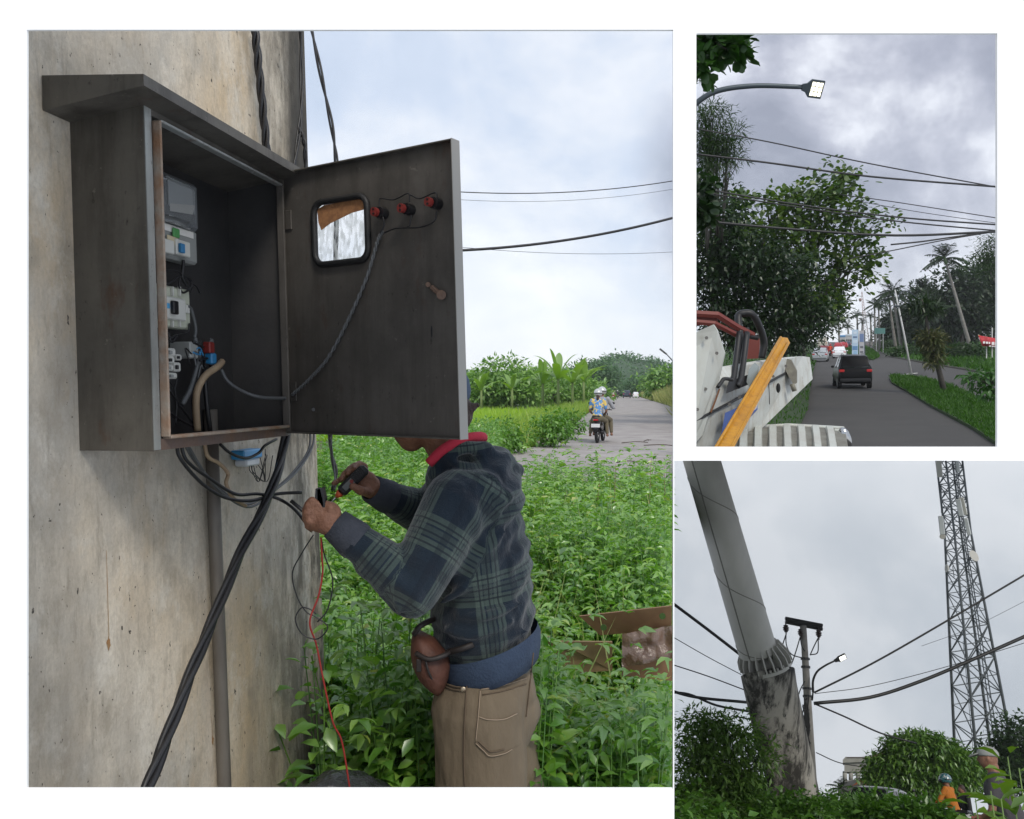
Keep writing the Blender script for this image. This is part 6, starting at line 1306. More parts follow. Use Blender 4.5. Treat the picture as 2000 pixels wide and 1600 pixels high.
# ------------------------------------------------ lift truck the view is taken from
tw = M('truck_white',(.50,.53,.50),.45,col2=(.42,.42,.38),scale=2.2,bump=.03,bscale=20); twr = grimy('truck_rusty_white',(.46,.48,.46),(.52,.54,.52),(.28,.24,.17),(.19,.085,.03),.5,0,amt=.55)
yel = grimy('boom_yellow',(.44,.20,.006),(.50,.24,.008),(.26,.11,.01),(.12,.05,.015),.5,0,amt=.7); rbr = M('red_oxide',(.14,.025,.018),.6); hose = M('hose_black',(.008,.008,.009),.5)
d0 = 11.0
t_ = thing('lift_truck','white lift truck with yellow rail and ribbed cab roof at the avenue view lower left','truck',P(1500,878,12)); tb_ = P(1500,878,12)
def T2(px,py,d): return P(px,py,d)-tb_
def slabp(name,pts,th,m,par=t_): q = MB(); q.prism([T2(*p_) for p_ in pts],Vector(th)); return q.build(name,m,par)
arm = slabp('arm',[(1345,760,10.4),(1411,716,11.2),(1470,706,12.0),(1530,698,12.9),(1545,700,13.1),(1551,744,13.1),(1500,792,12.6),(1430,858,11.8),(1400,884,11.4),(1345,884,10.6)],(.25,.55,0),twr)
slabp('side_plate',[(1345,655,10.2),(1393,634,10.5),(1400,645,10.6),(1415,690,10.9),(1404,740,10.9),(1388,800,10.8),(1372,850,10.6),(1345,880,10.2)],(.0,.10,0),tw)
q = MB(); q.tube([T2(1345,829,10.25),T2(1400,800,10.9),T2(1470,764,11.8),T2(1536,728,12.85)],.018,6); q.build('seam_strip',hose,arm)
rl = slabp('yellow_rail',[(1392,884,9.6),(1422,884,9.6),(1538,670,12.3),(1533,660,12.3),(1525,659,12.3)],(.03,.10,0),yel)
q = MB(); q.tube([T2(1392,884,9.57),T2(1525,659,12.27)],.02,6); q.build('rail_edge',yel,rl,True)
q = MB(); q.tube([T2(1422,884,9.57),T2(1538,670,12.27)],.012,6); q.build('rail_edge',yel,rl,True)
slabp('arm_end',[(1528,698,12.8),(1545,703,12.8),(1556,725,12.8),(1556,748,12.8),(1550,752,12.8),(1540,735,12.8),(1530,715,12.8)],(0,.2,0),M('worn_grey',(.20,.19,.15),.6,col2=(.12,.11,.09),scale=8))
q = MB(); q.cyl(T2(1547,750,12.75),T2(1552,764,12.75),.035,n=8); q.build('pin',M('worn_grey',(.20,.19,.15),.6),t_,True)
q = MB(); q.ell(T2(1520,758,12.3),(.03,.01,.07)); q.build('slot',hose,arm)
for pts,r in (([(1345,612,11.5),(1400,615,11.5),(1440,640,11.7),(1470,655,11.9)],.05),([(1345,628,11.5),(1395,632,11.5),(1440,655,11.7)],.04)): q = MB(); q.tube([T2(*p_) for p_ in pts],r,6); q.build('guard_rail',rbr,t_)
slabp('guard_plate',[(1345,612,11.55),(1396,614,11.55),(1402,628,11.55),(1345,640,11.55)],(0,.04,0),rbr)
slabp('bracket',[(1458,655,12.4),(1484,655,12.4),(1482,700,12.4),(1445,702,12.4)],(0,.12,0),rbr)
q = MB(); q.tube(spline([T2(1450,706,11.6),T2(1446,660,11.7),T2(1442,620,11.8),T2(1452,612,11.8),T2(1470,615,11.8),T2(1484,640,11.9),T2(1492,670,12.0),T2(1488,700,12.0)],8),.05,8); q.build('hydraulic_hose',hose,t_,True)
q = MB(); q.tube(spline([T2(1458,640,11.85),T2(1462,655,11.85),T2(1480,660,11.9)],6),.035,6); q.build('hydraulic_hose',hose,t_,True)
for x0 in (1432,1447):
    q = MB(); q.tube(spline([T2(x0+12,650,11.6),T2(x0+6,700,11.4),T2(x0,740,11.2),T2(x0-6,755,11.1)],6),.04,7); q.build('hydraulic_hose',hose,t_,True)
q = MB(); q.tube(spline([T2(1430,742,11.0),T2(1415,740,10.9),T2(1408,748,10.85),T2(1402,756,10.8)],6),.025,6); q.build('hydraulic_hose',hose,t_,True)
slabp('recess_shade',[(1425,745,11.05),(1462,732,11.4),(1466,750,11.35),(1420,768,10.9)],(-.01,-.03,0),hose)  # black plate paints the shade of a recess, no hollow is cut
slabp('bracket',[(1462,722,11.3),(1474,708,11.4),(1482,716,11.4),(1478,745,11.3),(1463,756,11.2),(1458,746,11.2)],(0,.05,0),M('zinc_grey',(.22,.25,.25),.5,.3))
bl_ = slabp('blue_panel',[(1420,805,10.95),(1478,780,11.6),(1480,800,11.6),(1440,842,11.2),(1412,850,10.85)],(-.01,-.12,0),M('sign_blue',(.02,.07,.30),.4))
for px in (1462,1472):
    q = MB(); c_ = T2(px,792 if px>1465 else 798,11.15); q.tube([c_+Vector((.035*math.cos(a_),0,.055*math.sin(a_))) for a_ in np.linspace(0,2*PI,15)],.008,5,False); q.build('letter',wl,bl_)
bolt_m = M('bolt_steel',(.16,.15,.14),.5,.5)
for px,py,dd_ in ((1352,700,10.15),(1380,660,10.4),(1400,690,10.6),(1378,760,10.55),(1362,800,10.35),(1425,790,10.95),(1444,776,11.2),(1492,745,12.0),(1510,735,12.3),(1535,715,12.7)):
    q = MB(); q.cyl(T2(px,py,dd_),T2(px,py,dd_-.05),.022,n=6); q.build('bolt',bolt_m,arm)
q = MB(); q.tube([T2(1500,700,12.35),T2(1503,790,12.35)],.006,4); q.build('panel_joint',hose,arm); q = MB(); q.tube([T2(1405,760,10.85),T2(1398,780,10.8),T2(1388,806,10.7)],.012,5); q.build('weld_bead',M('weld_rust',(.14,.06,.025),.8),arm)
# ribbed cab roof
def rf(f,g,dz=0):
    px = 1432+216*f; yb = 838-5*math.sin(PI*f); bk = T2(px,yb,12.6); fr = T2(px+14*(f-.3),879,10.9); return bk.lerp(fr,g)+Vector((0,0,dz+.05*math.sin(PI*min(1,g*1.2))))
q = MB(); q.loft([[rf(k/16,0,-.06)]+[rf(k/16,g/6) for g in range(7)]+[rf(k/16,1,-.05)] for k in range(17)]); ro = q.build('cab_roof',M('dirty_shaded_roof',(.20,.20,.175),.7,col2=(.13,.12,.10),scale=5),t_,'auto')  # base darkened for dirt and for shade between the ribs
for k in range(7):
    f0 = .06+k*.128; f1 = f0+.078; q = MB(); q.loft([[rf(f0,g,-.01),rf(f0+.012,g,.045),rf(f1-.012,g,.045),rf(f1,g,-.01)] for g in (.10,.13,.4,.7,1.0)]); q.build('roof_rib',tw,ro,'auto')
q = MB(); q.tube([T2(1432,838,12.62)+Vector((0,0,.01)),T2(1540,832,12.62)+Vector((0,0,.01)),T2(1648,838,12.62)+Vector((0,0,.01))],.028,7); q.build('roof_gutter',tw,t_,True)
q = MB(); q.ell(T2(1650,858,11.9),(.085,.06,.17),Matrix.Rotation(R(-14),3,'Y')); mi = q.build('wing_mirror',M('chrome_dark',(.45,.45,.45),.12,1.0),t_,True)
q = MB(); q.bbox(T2(1640,842,12.1),(.16,.05,.06),.02); q.build('mirror_arm',tw,t_)
# rib dividers on the roof show as dark lines of dirt and painted shade in the grooves
# =================================================================== PLACE 3: leaning pylon, power pole and lattice tower
CUR[0] = P3
o = MB(); ys = [5,10,20,40,80,140]; rows = []
for y in ys: rows.append([Vector((x,y,0)) for x in (P(1318,1560,y).x if False else -.5*y-.1, 0, .55*y)])
o.add([p_ for r_ in rows for p_ in r_],[(i*3+k,i*3+k+1,(i+1)*3+k+1,(i+1)*3+k) for i in range(len(ys)-1) for k in range(2)]); g3 = o.build('waste_ground',soil); g3['kind'] = 'structure'
# ------------------------------------------------ leaning pylon
steel = M('grey_painted_steel',(.42,.405,.37),.55,.05,col2=(.34,.33,.30),scale=1.6,bump=.04,bscale=20,stretch=(1,1,.35))
d = 16.0; b = P(1545,1560,d); t = thing('leaning_pylon','thick leaning grey steel tube bolted on a stained concrete pedestal','pylon',b)
ax0,ax1 = P(1481,1276,d),P(1366,884,d); ax = (ax1-ax0); rad = 37.5/F*d
q = MB(); q.tube([ax0+ax*(i/12)-b for i in range(13)],[rad*(1-.06*i/12) for i in range(13)],40); q.build('tube',steel,t,'auto')
dr = ax.normalized(); e1 = dr.cross(Vector((0,1,0))).normalized(); e2 = dr.cross(e1).normalized()   # e1 sideways, e2 depth
if e2.y > 0: e2 = -e2
if e1.x < 0: e1 = -e1
seam_m = M('weld_seam',(.14,.135,.12),.7)
q = MB(); aa = R(118); q.tube([ax0-b+ax*f+(e1*math.cos(aa)+e2*math.sin(aa))*rad*(1-.06*f)*1.0 for f in np.linspace(0,1,13)],.012,6); q.build('weld_seam',seam_m,t,True)
for f0,f1 in ((.19,.44),(.64,.90),(-.05,.06)):
    q = MB(); pts = []
    for k in range(25):
        a_ = R(-10+190*k/24); f = f0+(f1-f0)*(k/24); pts.append(ax0-b+ax*max(f,0)+(e1*math.cos(a_)+e2*math.sin(a_))*rad*(1-.06*f)*1.002)
    q.tube(pts,.007,5); q.build('weld_seam',seam_m,t,True)
# flange ring and gussets
fb = P(1496,1301,d); q = MB(); q.cyl(fb-b-dr*.04,fb-b+dr*.02,rad*1.30,n=40); q.build('flange',steel,t,'auto')
for k in range(20):
    a_ = 2*PI*k/20; u = e1*math.cos(a_)+e2*math.sin(a_); w_ = dr.cross(u)*.012; q = MB()
    base_ = fb-b; pts = [base_+u*rad*.9+dr*.02,base_+u*rad*1.40+dr*.02,base_+u*rad*1.36+dr*.18,base_+u*rad*1.02+dr*.40,base_+u*rad*.9+dr*.40]; q.prism([p_-w_ for p_ in pts],w_*2); q.build('gusset',steel,t)
for k in range(20):
    a_ = 2*PI*(k+.5)/20; u = e1*math.cos(a_)+e2*math.sin(a_); q = MB(); q.cyl(fb-b+u*rad*1.22+dr*.02,fb-b+u*rad*1.22+dr*.07,.022,n=6); q.build('bolt',steel,t)
# pedestal: squarish leaning concrete with a flat right face
def ped_mat():
    m = bpy.data.materials.new('stained_pedestal'); m.use_nodes = True; tt = m.node_tree; bs = tt.nodes['Principled BSDF']; L = tt.links.new; co = tt.nodes.new('ShaderNodeTexCoord')
    def nz(sc,st,off,lo,hi):
        mp = tt.nodes.new('ShaderNodeMapping'); mp.inputs['Scale'].default_value = st; mp.inputs['Location'].default_value = off; mp.inputs['Rotation'].default_value = (0,R(-12),0); L(co.outputs['Object'],mp.inputs[0]); n = tt.nodes.new('ShaderNodeTexNoise'); n.inputs['Scale'].default_value = sc; n.inputs['Detail'].default_value = 9; n.inputs['Roughness'].default_value = .7; L(mp.outputs[0],n.inputs[0]); r = tt.nodes.new('ShaderNodeMapRange'); r.inputs[1].default_value = lo; r.inputs[2].default_value = hi; L(n.outputs[0],r.inputs[0]); return r.outputs[0]
    def mix(f,a_,b_):
        x = tt.nodes.new('ShaderNodeMix'); x.data_type = 'RGBA'; L(f,x.inputs[0])
        for i,s in ((6,a_),(7,b_)):
            if hasattr(s,'links'): L(s,x.inputs[i])
            else: x.inputs[i].default_value = (*s,1)
        return x.outputs[2]
    c = mix(nz(2,(1,1,.4),(0,0,0),.35,.65),(.24,.225,.195),(.33,.31,.275)); c = mix(nz(3.5,(1,1,.12),(3,1,0),.45,.58),c,(.035,.032,.028)); c = mix(nz(7,(1,1,.2),(7,1,3),.52,.62),c,(.02,.02,.018))
    sp_ = tt.nodes.new('ShaderNodeSeparateXYZ'); L(co.outputs['Object'],sp_.inputs[0]); r = tt.nodes.new('ShaderNodeMapRange'); r.inputs[1].default_value = 2.0; r.inputs[2].default_value = 2.12; L(sp_.outputs[2],r.inputs[0])
    mu = tt.nodes.new('ShaderNodeMath'); mu.operation = 'MULTIPLY'; L(r.outputs[0],mu.inputs[0]); L(nz(9,(1,1,.8),(1,2,3),.36,.46),mu.inputs[1]); c = mix(mu.outputs[0],c,(.012,.012,.012))
    L(c,bs.inputs['Base Color']); bs.inputs['Roughness'].default_value = .9; bp = tt.nodes.new('ShaderNodeBump'); bp.inputs['Strength'].default_value = .4; n = tt.nodes.new('ShaderNodeTexNoise'); n.inputs['Scale'].default_value = 25; n.inputs['Detail'].default_value = 8; L(co.outputs['Object'],n.inputs[0]); L(n.outputs[0],bp.inputs['Height']); L(bp.outputs[0],bs.inputs['Normal']); return m
q = MB(); rg_ = []
for (xl,yl),(xr,yr) in (((1448,1324),(1552,1306)),((1453,1348),(1556,1335)),((1472,1430),(1574,1425)),((1490,1500),(1590,1498)),((1504,1556),(1602,1556)),((1514,1600),(1610,1602))):
    L0 = P(xl,yl,d)-b; R0 = P(xr,yr,d)-b; c = (L0+R0)/2; h = (R0-L0)/2; dp = Vector((0,h.length,0)); ring = []
    for a_ in np.linspace(0,2*PI,36,endpoint=False):
        cx,sy = math.cos(a_),math.sin(a_); m_ = (abs(cx)**3+abs(sy)**3)**(-1/3); ring.append(c+h*cx*m_+dp*sy*m_)
    rg_.append(ring)
q.loft(rg_); q.build('pedestal',ped_mat(),t,'auto')
# ------------------------------------------------ utility pole
pm_ = M('pole_concrete',(.26,.25,.235),.85,col2=(.20,.19,.175),scale=3); dkm = M('dark_fitting',(.02,.02,.022),.5)
d = 45; b = P(1589,1572,d); tp = P(1569,1222,d); t = thing('utility_pole','slim concrete utility pole with crossarm, insulators and bundled cables','utility pole',b)
q = MB(); q.tube([Vector((0,0,0)),(tp-b)*.5,tp-b],[.24,.20,.15],14); q.build('shaft',pm_,t,True)
def U(px,py,dd=0): return P(px,py,d+dd)-b
q = MB()
for off,dy in ((-.22,0),(.22,7)): q.tube([U(1534,1208+dy,off),U(1606,1222+dy,off)],.10,6)
for px,py in ((1536,1209),(1570,1215),(1603,1221)): q.cyl(U(px,py,-.3),U(px,py,.3),.05,n=6)
q.build('crossarm',dkm,t)
for px,py in ((1535,1228),(1564,1236),(1599,1238)):
    io = MB()
    for k,(r_,oz) in enumerate(((.13,.14),(.17,.04),(.16,-.06),(.10,-.14))): io.ell(U(px,py)+Vector((0,0,oz)),(r_,r_,.06),nu=12,nv=6)
    io.cyl(U(px,py)+Vector((0,0,.3)),U(px,py)+Vector((0,0,-.3)),.035,n=6); io.build('insulator',M('insulator_brown',(.045,.03,.03),.3),t,True)
for pts in (((1535,1236),(1536,1260),(1546,1278),(1570,1286)),((1535,1240),(1528,1262),(1524,1285)),((1563,1244),(1556,1268),(1548,1292),(1540,1310),(1530,1335)),((1563,1244),(1566,1262),(1572,1272)),((1598,1246),(1590,1262),(1582,1280)),((1598,1246),(1597,1274),(1584,1279)),((1572,1330),(1562,1350),(1556,1372))):
    q = MB(); q.tube(spline([U(*p_,-.3) for p_ in pts],6),.03,5); q.build('jumper_wire',dkm,t,True)
for py in (1287,1303,1345,1360):
    q = MB(); c = U(1569+(py-1222)*.057,py); q.cyl(c+Vector((0,0,-.05)),c+Vector((0,0,.05)),.235,n=14); q.build('clamp_band',dkm,t)
rgx = random.Random(5)
for k in range(16):
    x0 = 1575+rgx.uniform(-5,3); y0 = rgx.uniform(1358,1390); pts = [U(x0+rgx.uniform(-6,3)+ (yy-1360)*.05,yy,-.35) for yy in np.linspace(y0,y0+rgx.uniform(40,110),5)]; q = MB(); q.tube(spline(pts,4),.035,5); q.build('cable_bundle',dkm,t,True)
d = 44.5; t3 = street_lamp('street_lamp','lit street lamp on a curved arm fixed to the utility pole',P(1586,1368,d),[P(1588,1352,d),P(1588,1330,d),P(1596,1312,d),P(1612,1300,d),P(1630,1291,d)],.05,.055,P(1648,1282,d)-P(1632,1290,d),(.62,.3,.16),dkm,M('lit_led3',(1,1,.95),.3,emit=(1,1,.9),estr=2.5),(2,2),R(-50))
# ------------------------------------------------ lattice tower
d = 95; twm = M('tower_steel',(.10,.115,.125),.55,.5,col2=(.14,.155,.165),scale=.6); b = P(1925,1500,d); tp = P(1852,884,d); tv = tp-b
t = thing('lattice_tower','tall steel lattice telecom tower with panel antennas and dishes','tower',b)
zt = tv.normalized(); xt = Vector((1,0,0))-zt*zt.x; xt.normalize(); yt = zt.cross(xt); rz_ = R(24)
ex = xt*math.cos(rz_)+yt*math.sin(rz_); ey = -xt*math.sin(rz_)+yt*math.cos(rz_)
def TW(f,sx,sy):
    w = 2.15-1.22*min(f,.75)/.75-.0*(f>.75); return tv*f+ex*w*sx+ey*w*sy
cr4 = [(-1,-1),(1,-1),(1,1),(-1,1)]
for sx,sy in cr4:
    q = MB(); q.tube([TW(f,sx,sy) for f in np.linspace(0,1,13)],[.17-.07*i/12 for i in range(13)],6); q.build('leg',twm,t,True)
lev = [0,.13,.25,.36,.46,.55,.62,.69,.75,.80,.85,.90,.95,1.0]
for i in range(len(lev)-1):
    q = MB(); f0,f1 = lev[i],lev[i+1]
    for k in range(4):
        a_,c_ = cr4[k],cr4[(k+1)%4]; r_ = .07 if i<4 else .055
        q.cyl(TW(f0,*a_),TW(f1,*c_),r_,n=5); q.cyl(TW(f0,*c_),TW(f1,*a_),r_,n=5); q.cyl(TW(f1,*a_),TW(f1,*c_),r_*.9,n=5); fm = (f0+f1)/2; q.cyl(TW(fm,*a_),TW(fm,*c_),r_*.7,n=5)
    q.build('bracing',twm,t)
q = MB()
for sx in (.55,.75): q.tube([TW(f,sx,-.2) for f in np.linspace(0,.97,9)],.06,5)
for f in np.linspace(.01,.96,64): q.cyl(TW(f,.55,-.2),TW(f,.75,-.2),.02,n=4)
q.build('cable_ladder',twm,t)
q = MB()
for k,o_ in enumerate((-1.16,-1.05)): q.tube([TW(f,o_,-1.0) for f in np.linspace(0,.42,6)],.03,5)
for f in np.linspace(.02,.42,20): q.cyl(TW(f,-1.16,-1.0),TW(f,-1.05,-1.0),.02,n=4)
q.build('climbing_ladder',twm,t)
antm = M('antenna_panel',(.42,.42,.38),.5); ant2 = M('antenna_white',(.5,.53,.53),.45)
def A3(px,py,dd=0): return P(px,py,d+dd)-b
for x0,y0,x1,y1,w,m_ in ((1832,888,1836,932,.55,antm),(1868,888,1872,922,.35,ant2),(1871,975,1878,1008,.5,ant2),(1877,972,1885,1006,.5,antm),(1837,1008,1841,1044,.5,ant2),(1886,1012,1893,1045,.4,ant2)):
    p0,p1 = A3(x0,y0,-2.3),A3(x1,y1,-2.3); ax_ = (p0-p1); L_ = ax_.length; rt = ax_.normalized().to_track_quat('Z','Y').to_matrix(); q = MB(); q.bbox((p0+p1)/2,(w,.25,L_),.06,rt); ao = q.build('panel_antenna',m_,t)
    q = MB(); q.cyl(p1+Vector((0,.35,.1)),p0+Vector((0,.35,-.1)),.05,n=6); f_ = (p0+p1)/2; q.cyl(f_+Vector((0,.1,0)),f_+Vector((0,2.2,0)),.05,n=5); q.build('mount',twm,ao)
q = MB(); q.tube([A3(1838,948,-2),A3(1839,1002,-2)],.06,6); q.tube([A3(1838,955,-2),A3(1846,960,-.5)],.05,5); q.tube([A3(1839,990,-2),A3(1850,990,-.5)],.05,5); q.build('mount_pole',twm,t,True)
for px,py,r_,dv in ((1902,1086,.62,(.7,-.8,.2)),(1849,1110,.42,(-1,-.3,.05)),(1841,1048,.30,(-.4,-1,0))):
    c = A3(px,py,-1.8); dv = Vector(dv).normalized(); rt = dv.to_track_quat('Z','Y').to_matrix(); q = MB(); rg_ = [[c+rt@Vector((r_*s_*math.cos(2*PI*k/20),r_*s_*math.sin(2*PI*k/20),h_)) for k in range(20)] for s_,h_ in ((.2,-.22),(.6,-.16),(1,.0),(1,.05),(.98,.05))]; q.loft(rg_); do = q.build('dish_antenna',M('dish_cream',(.42,.41,.37),.5),t,'auto')
    q = MB(); q.cyl(c-dv*.2,c-dv*.7+Vector((0,.3,-.1)),.05,n=6); q.cyl(c-dv*.7+Vector((0,.3,.4)),c-dv*.7+Vector((0,.3,-.8)),.05,n=6); q.build('mount',twm,do)
# ------------------------------------------------ wires
for pts,dd,r_,lb in ((((1300,1168),(1380,1228),(1450,1282)),20,.035,'thick cable descending to the pylon flange from the left'),(((1300,1236),(1380,1282),(1448,1318)),30,.014,'thin wire under the thick descending cable'),(((1300,1294),(1380,1320),(1455,1348)),30,.02,'lower thin wire reaching the pedestal'),(((1300,1346),(1360,1362),(1460,1372)),28,.05,'heavy cable crossing left of the pedestal'),(((1300,1352),(1345,1356),(1400,1378),(1465,1390)),28,.04,'sagging cable under the heavy one'),(((1430,1398),(1450,1402),(1468,1406)),28,.025,'short low cable left of the pedestal'),(((1590,1353),(1700,1298),(1820,1230),(2020,1112)),46,.055,'long cable rising from the pole across the lattice tower'),(((1590,1374),(1700,1362),(1800,1330),(1900,1288),(2020,1235)),46,.10,'heaviest cable sagging from the pole to the right edge'),(((1592,1355),(1700,1340),(1850,1302),(2020,1250)),47,.02,'thin wire above the heaviest cable'),(((1800,1262),(1900,1225),(2020,1165)),50,.012,'faint wire crossing the tower middle'),(((1594,1376),(1650,1400),(1720,1432),(1790,1452)),46,.045,'cable falling from the pole to the round tree'),(((1594,1470),(1640,1490),(1700,1500)),60,.035,'low cable running from the pole base to the house')):
    wire('overhead_wire',lb,spline([P(a_,b_,dd) for a_,b_ in pts],6),r_,wm)
# ------------------------------------------------ vegetation
mango_l = leafmat('mango_leaf',(.055,.14,.02),(.15,.28,.045),.3,.4,.06); dk3 = leafmat('dark_leaf3',(.02,.05,.016),(.05,.10,.028),.3,.45,.05); fe3 = leafmat('feather_leaf3',(.06,.13,.025),(.14,.24,.055),.4,.45,.04); we3 = leafmat('weed_leaf3',(.045,.12,.018),(.12,.25,.04),.4,.42,.06); ye3 = leafmat('yellow_leaf3',(.07,.15,.02),(.17,.27,.04),.4,.42,.06)
d = 50; tree('mango_tree','dense rounded dark green tree in the middle of the waste ground','tree',P(1800,1572,d)-Vector((0,0,.0)),[E(1800,1470,d,62,38),E(1850,1495,d,55,38),E(1745,1500,d,45,30),E(1722,1525,d,28,24),E(1790,1515,d,75,30),E(1880,1510,d,32,30)],bark2,mango_l,  .22,620,30,.24,.34,.12,nbranch=30,shell=.7,droop=-.45)
d = 70; tree('dark_tree','dark leafy tree behind the tower foot at the right edge','tree',P(1975,1575,d),[E(1985,1440,d,35,40),E(1960,1490,d,45,45),E(1995,1500,d,40,50),E(1940,1520,d,30,30)],bark2,dk3,.3,280,24,.5,.42,.2,nbranch=25,shell=.5)
d = 15; tree('feathery_shrub','feathery dark green shrub at the left foot of the pedestal','shrub',P(1395,1590,d),[E(1370,1440,d,45,50),E(1420,1430,d,55,40),E(1360,1500,d,50,60),E(1430,1510,d,60,55),E(1480,1480,d,35,45),E(1400,1560,d,80,40)],bark2,fe3,.05,270,30,.13,.13,.04,nbranch=80,shell=.3)
d = 24; tree('low_shrub','low dark shrubs beside the pedestal base on its left','shrub',P(1470,1590,d),[E(1450,1560,d,60,35),E(1500,1560,d,40,28),E(1380,1570,d,60,30)],bark2,dk3,.05,200,26,.25,.2,.1,nbranch=20,shell=.3)
for px,py,dd,rx,ry,lb in ((1640,1580,20,70,30,'leafy weeds in front of the pedestal base'),(1560,1585,14,60,28,'bright weeds at the middle bottom of the tower view'),(1735,1594,12,60,20,'weed clump in front of the half hidden car'),(1800,1602,11,40,20,'weed clump left of the scooter rider')):
    tree('weed_clump',lb,'weeds',P(px,py+ry+10,dd),[E(px,py,dd,rx,ry),E(px-rx*.6,py+8,dd,rx*.6,ry*.8)],bark2,we3,.02,150,26,.13,.10,.05,nbranch=25,shell=.2)
def f_w3(rg,n): px = rg.uniform(1312,2020,n); dd = rg.uniform(7,26,n); pts = [P(a_,1572,b_) for a_,b_ in zip(px,dd)]; return np.array([(p_.x,p_.y,0) for p_ in pts])
rg = np.random.default_rng(77); n = 1500; base3 = f_w3(rg,n); base3 = base3[(base3[:,1]>7)]; N = len(base3); h = (1.15+.5*rg.random(N))*(1+.15*np.sin(base3[:,0]*1.7))*np.where(base3[:,0]/base3[:,1]>.0,.74,1)*np.where(base3[:,0]/base3[:,1]>.085,.7,1); k = 16
tt = .35+.65*np.tile(np.arange(k),(N,1))/(k-1); pos = base3[:,None,:]+np.array([0,0,1.])*h[:,None,None]*tt[:,:,None]+rg.normal(size=(N,k,3))*.04; az_ = np.arange(k)[None]*2.4+rg.random((N,1))*6; el = rg.normal(size=(N,k))*.35+.1
dd_ = np.stack([np.cos(az_)*np.cos(el),np.sin(az_)*np.cos(el),np.sin(el)],-1).reshape(-1,3); s = .13*(.7+.6*rg.random(N*k)); V,Fa = leaves_np(pos.reshape(-1,3)+dd_*.05,dd_,np.tile([0,0,1.],(N*k,1))+rg.normal(size=(N*k,3))*.3,s,s*.5,'leaf'); o = np_mesh('weed_thicket',V,Fa,we3); tag(o,'thicket of green weeds along the bottom of the tower view','weeds',kind='stuff')
def big_weed(px,pyt,dd,lb,n=24,ls=.19,m=ye3):
    tp_ = P(px,pyt,dd); b_ = Vector((tp_.x,tp_.y,0)); h_ = tp_.z; t_ = thing('tall_weed',lb,'weed',b_); rg = np.random.default_rng(int(px)); u = .4+.6*np.arange(n)/(n-1); pos = np.array([[0,0,1.]])*h_*u[:,None]; az_ = np.arange(n)*2.4; el = .15+rg.normal(size=n)*.25
    dv = np.stack([np.cos(az_)*np.cos(el),np.sin(az_)*np.cos(el),np.sin(el)],-1); s = ls*(.8+.5*rg.random(n)); V,Fa = leaves_np(pos+dv*.06,dv,np.tile([0,0,1.],(n,1))+rg.normal(size=(n,3))*.3,s,s*.42,'ovate'); np_mesh('foliage',V,Fa,m,t_); q = MB(); q.tube([Vector((0,0,0)),Vector((.01,0,h_*.5)),Vector((0,0,h_))],[.01,.008,.004],5); q.build('stem',wstem,t_,True)
for px,py,dd,lb in ((1968,1478,6.5,'leafy weed rising in front of the person in the cap'),(1990,1500,6.2,'broad-leaved weed at the lower right corner'),(1935,1545,6.0,'yellow-green weed between the scooter and the person in the cap'),(1905,1560,6.4,'lower yellow-green weed right of the scooter'),(1955,1560,5.6,'broad yellow-green weed at the bottom right')): big_weed(px,py,dd,lb)
# ------------------------------------------------ house, shed, brick wall
d = 90; b = P(1700,1572,d); t = thing('white_house','white two-storey house with balcony columns and brown roof behind the round tree','house',b); hw_ = M('house_white',(.36,.36,.34),.8,col2=(.30,.30,.28),scale=1)
def H(px,py,dd=0): return P(px,py,d+dd)-b
q = MB(); q.prism([H(1649,1508),H(1745,1508),H(1745,1486),H(1649,1490)],(0,6,0)); q.build('wall',hw_,t)
q = MB(); q.prism([H(1646,1490,-.3),H(1748,1486,-.3),H(1748,1480,-.3),H(1662,1480,-.3),H(1652,1478,-.3),H(1646,1484,-.3)],(0,6.5,0)); q.build('parapet',hw_,t)
q = MB(); q.prism([H(1655,1480,-.4),H(1715,1480,-.4),H(1715,1478.5,-.4),H(1655,1478.5,-.4)],(0,6.7,0)); q.build('coping',M('coping_brown',(.12,.09,.08),.8),t)
for px in (1650,1662,1676): q = MB(); q.cyl(H(px,1525,.3),H(px,1508,.3),.22,n=10); q.build('column',hw_,t,True)
q = MB(); q.prism([H(1646,1528,-.2),H(1745,1528,-.2),H(1745,1524,-.2),H(1646,1524,-.2)],(0,6,0)); q.build('balcony_slab',hw_,t)
q = MB(); q.prism([H(1684,1528,1),H(1745,1528,1),H(1745,1508,1),H(1684,1508,1)],(0,5,0)); wl_ = q.build('wall',hw_,t); q = MB(); q.prism([H(1690,1525,.9),H(1698,1525,.9),H(1698,1511,.9),H(1690,1511,.9)],(0,.15,0)); q.build('window',M('car_glass',(.012,.014,.016),.06,spec=.8),wl_)
q = MB(); q.prism([H(1646,1575,.5),H(1745,1575,.5),H(1745,1528,.5),H(1646,1528,.5)],(0,5,0)); q.build('wall',hw_,t)
q = MB(); q.prism([H(1695,1480,3),H(1735,1462,3),H(1790,1462,3),H(1800,1490,3),H(1700,1490,3)],(0,6,0)); q.build('roof',M('tile_brown',(.11,.055,.045),.85,col2=(.08,.045,.04),scale=3,bump=.5,bscale=6),t)
d = 60; b = P(1665,1572,d); t = thing('shed','small shed with grey sheet roof and orange tiled ridge left of the round tree','shed',b)
q = MB(); q.prism([H(1636,1549,0),H(1690,1534,0),H(1690,1538,0),H(1640,1553,0)],(0,3,.6)); q.build('sheet_roof',M('sheet_grey',(.13,.125,.12),.7,col2=(.09,.09,.085),scale=4),t)
q = MB(); q.prism([H(1664,1535,1),H(1684,1520,1),H(1700,1520,1),H(1690,1536,1)],(0,2.5,0)); q.build('tile_roof',M('tile_orange',(.26,.09,.045),.85,col2=(.2,.07,.04),scale=5),t)
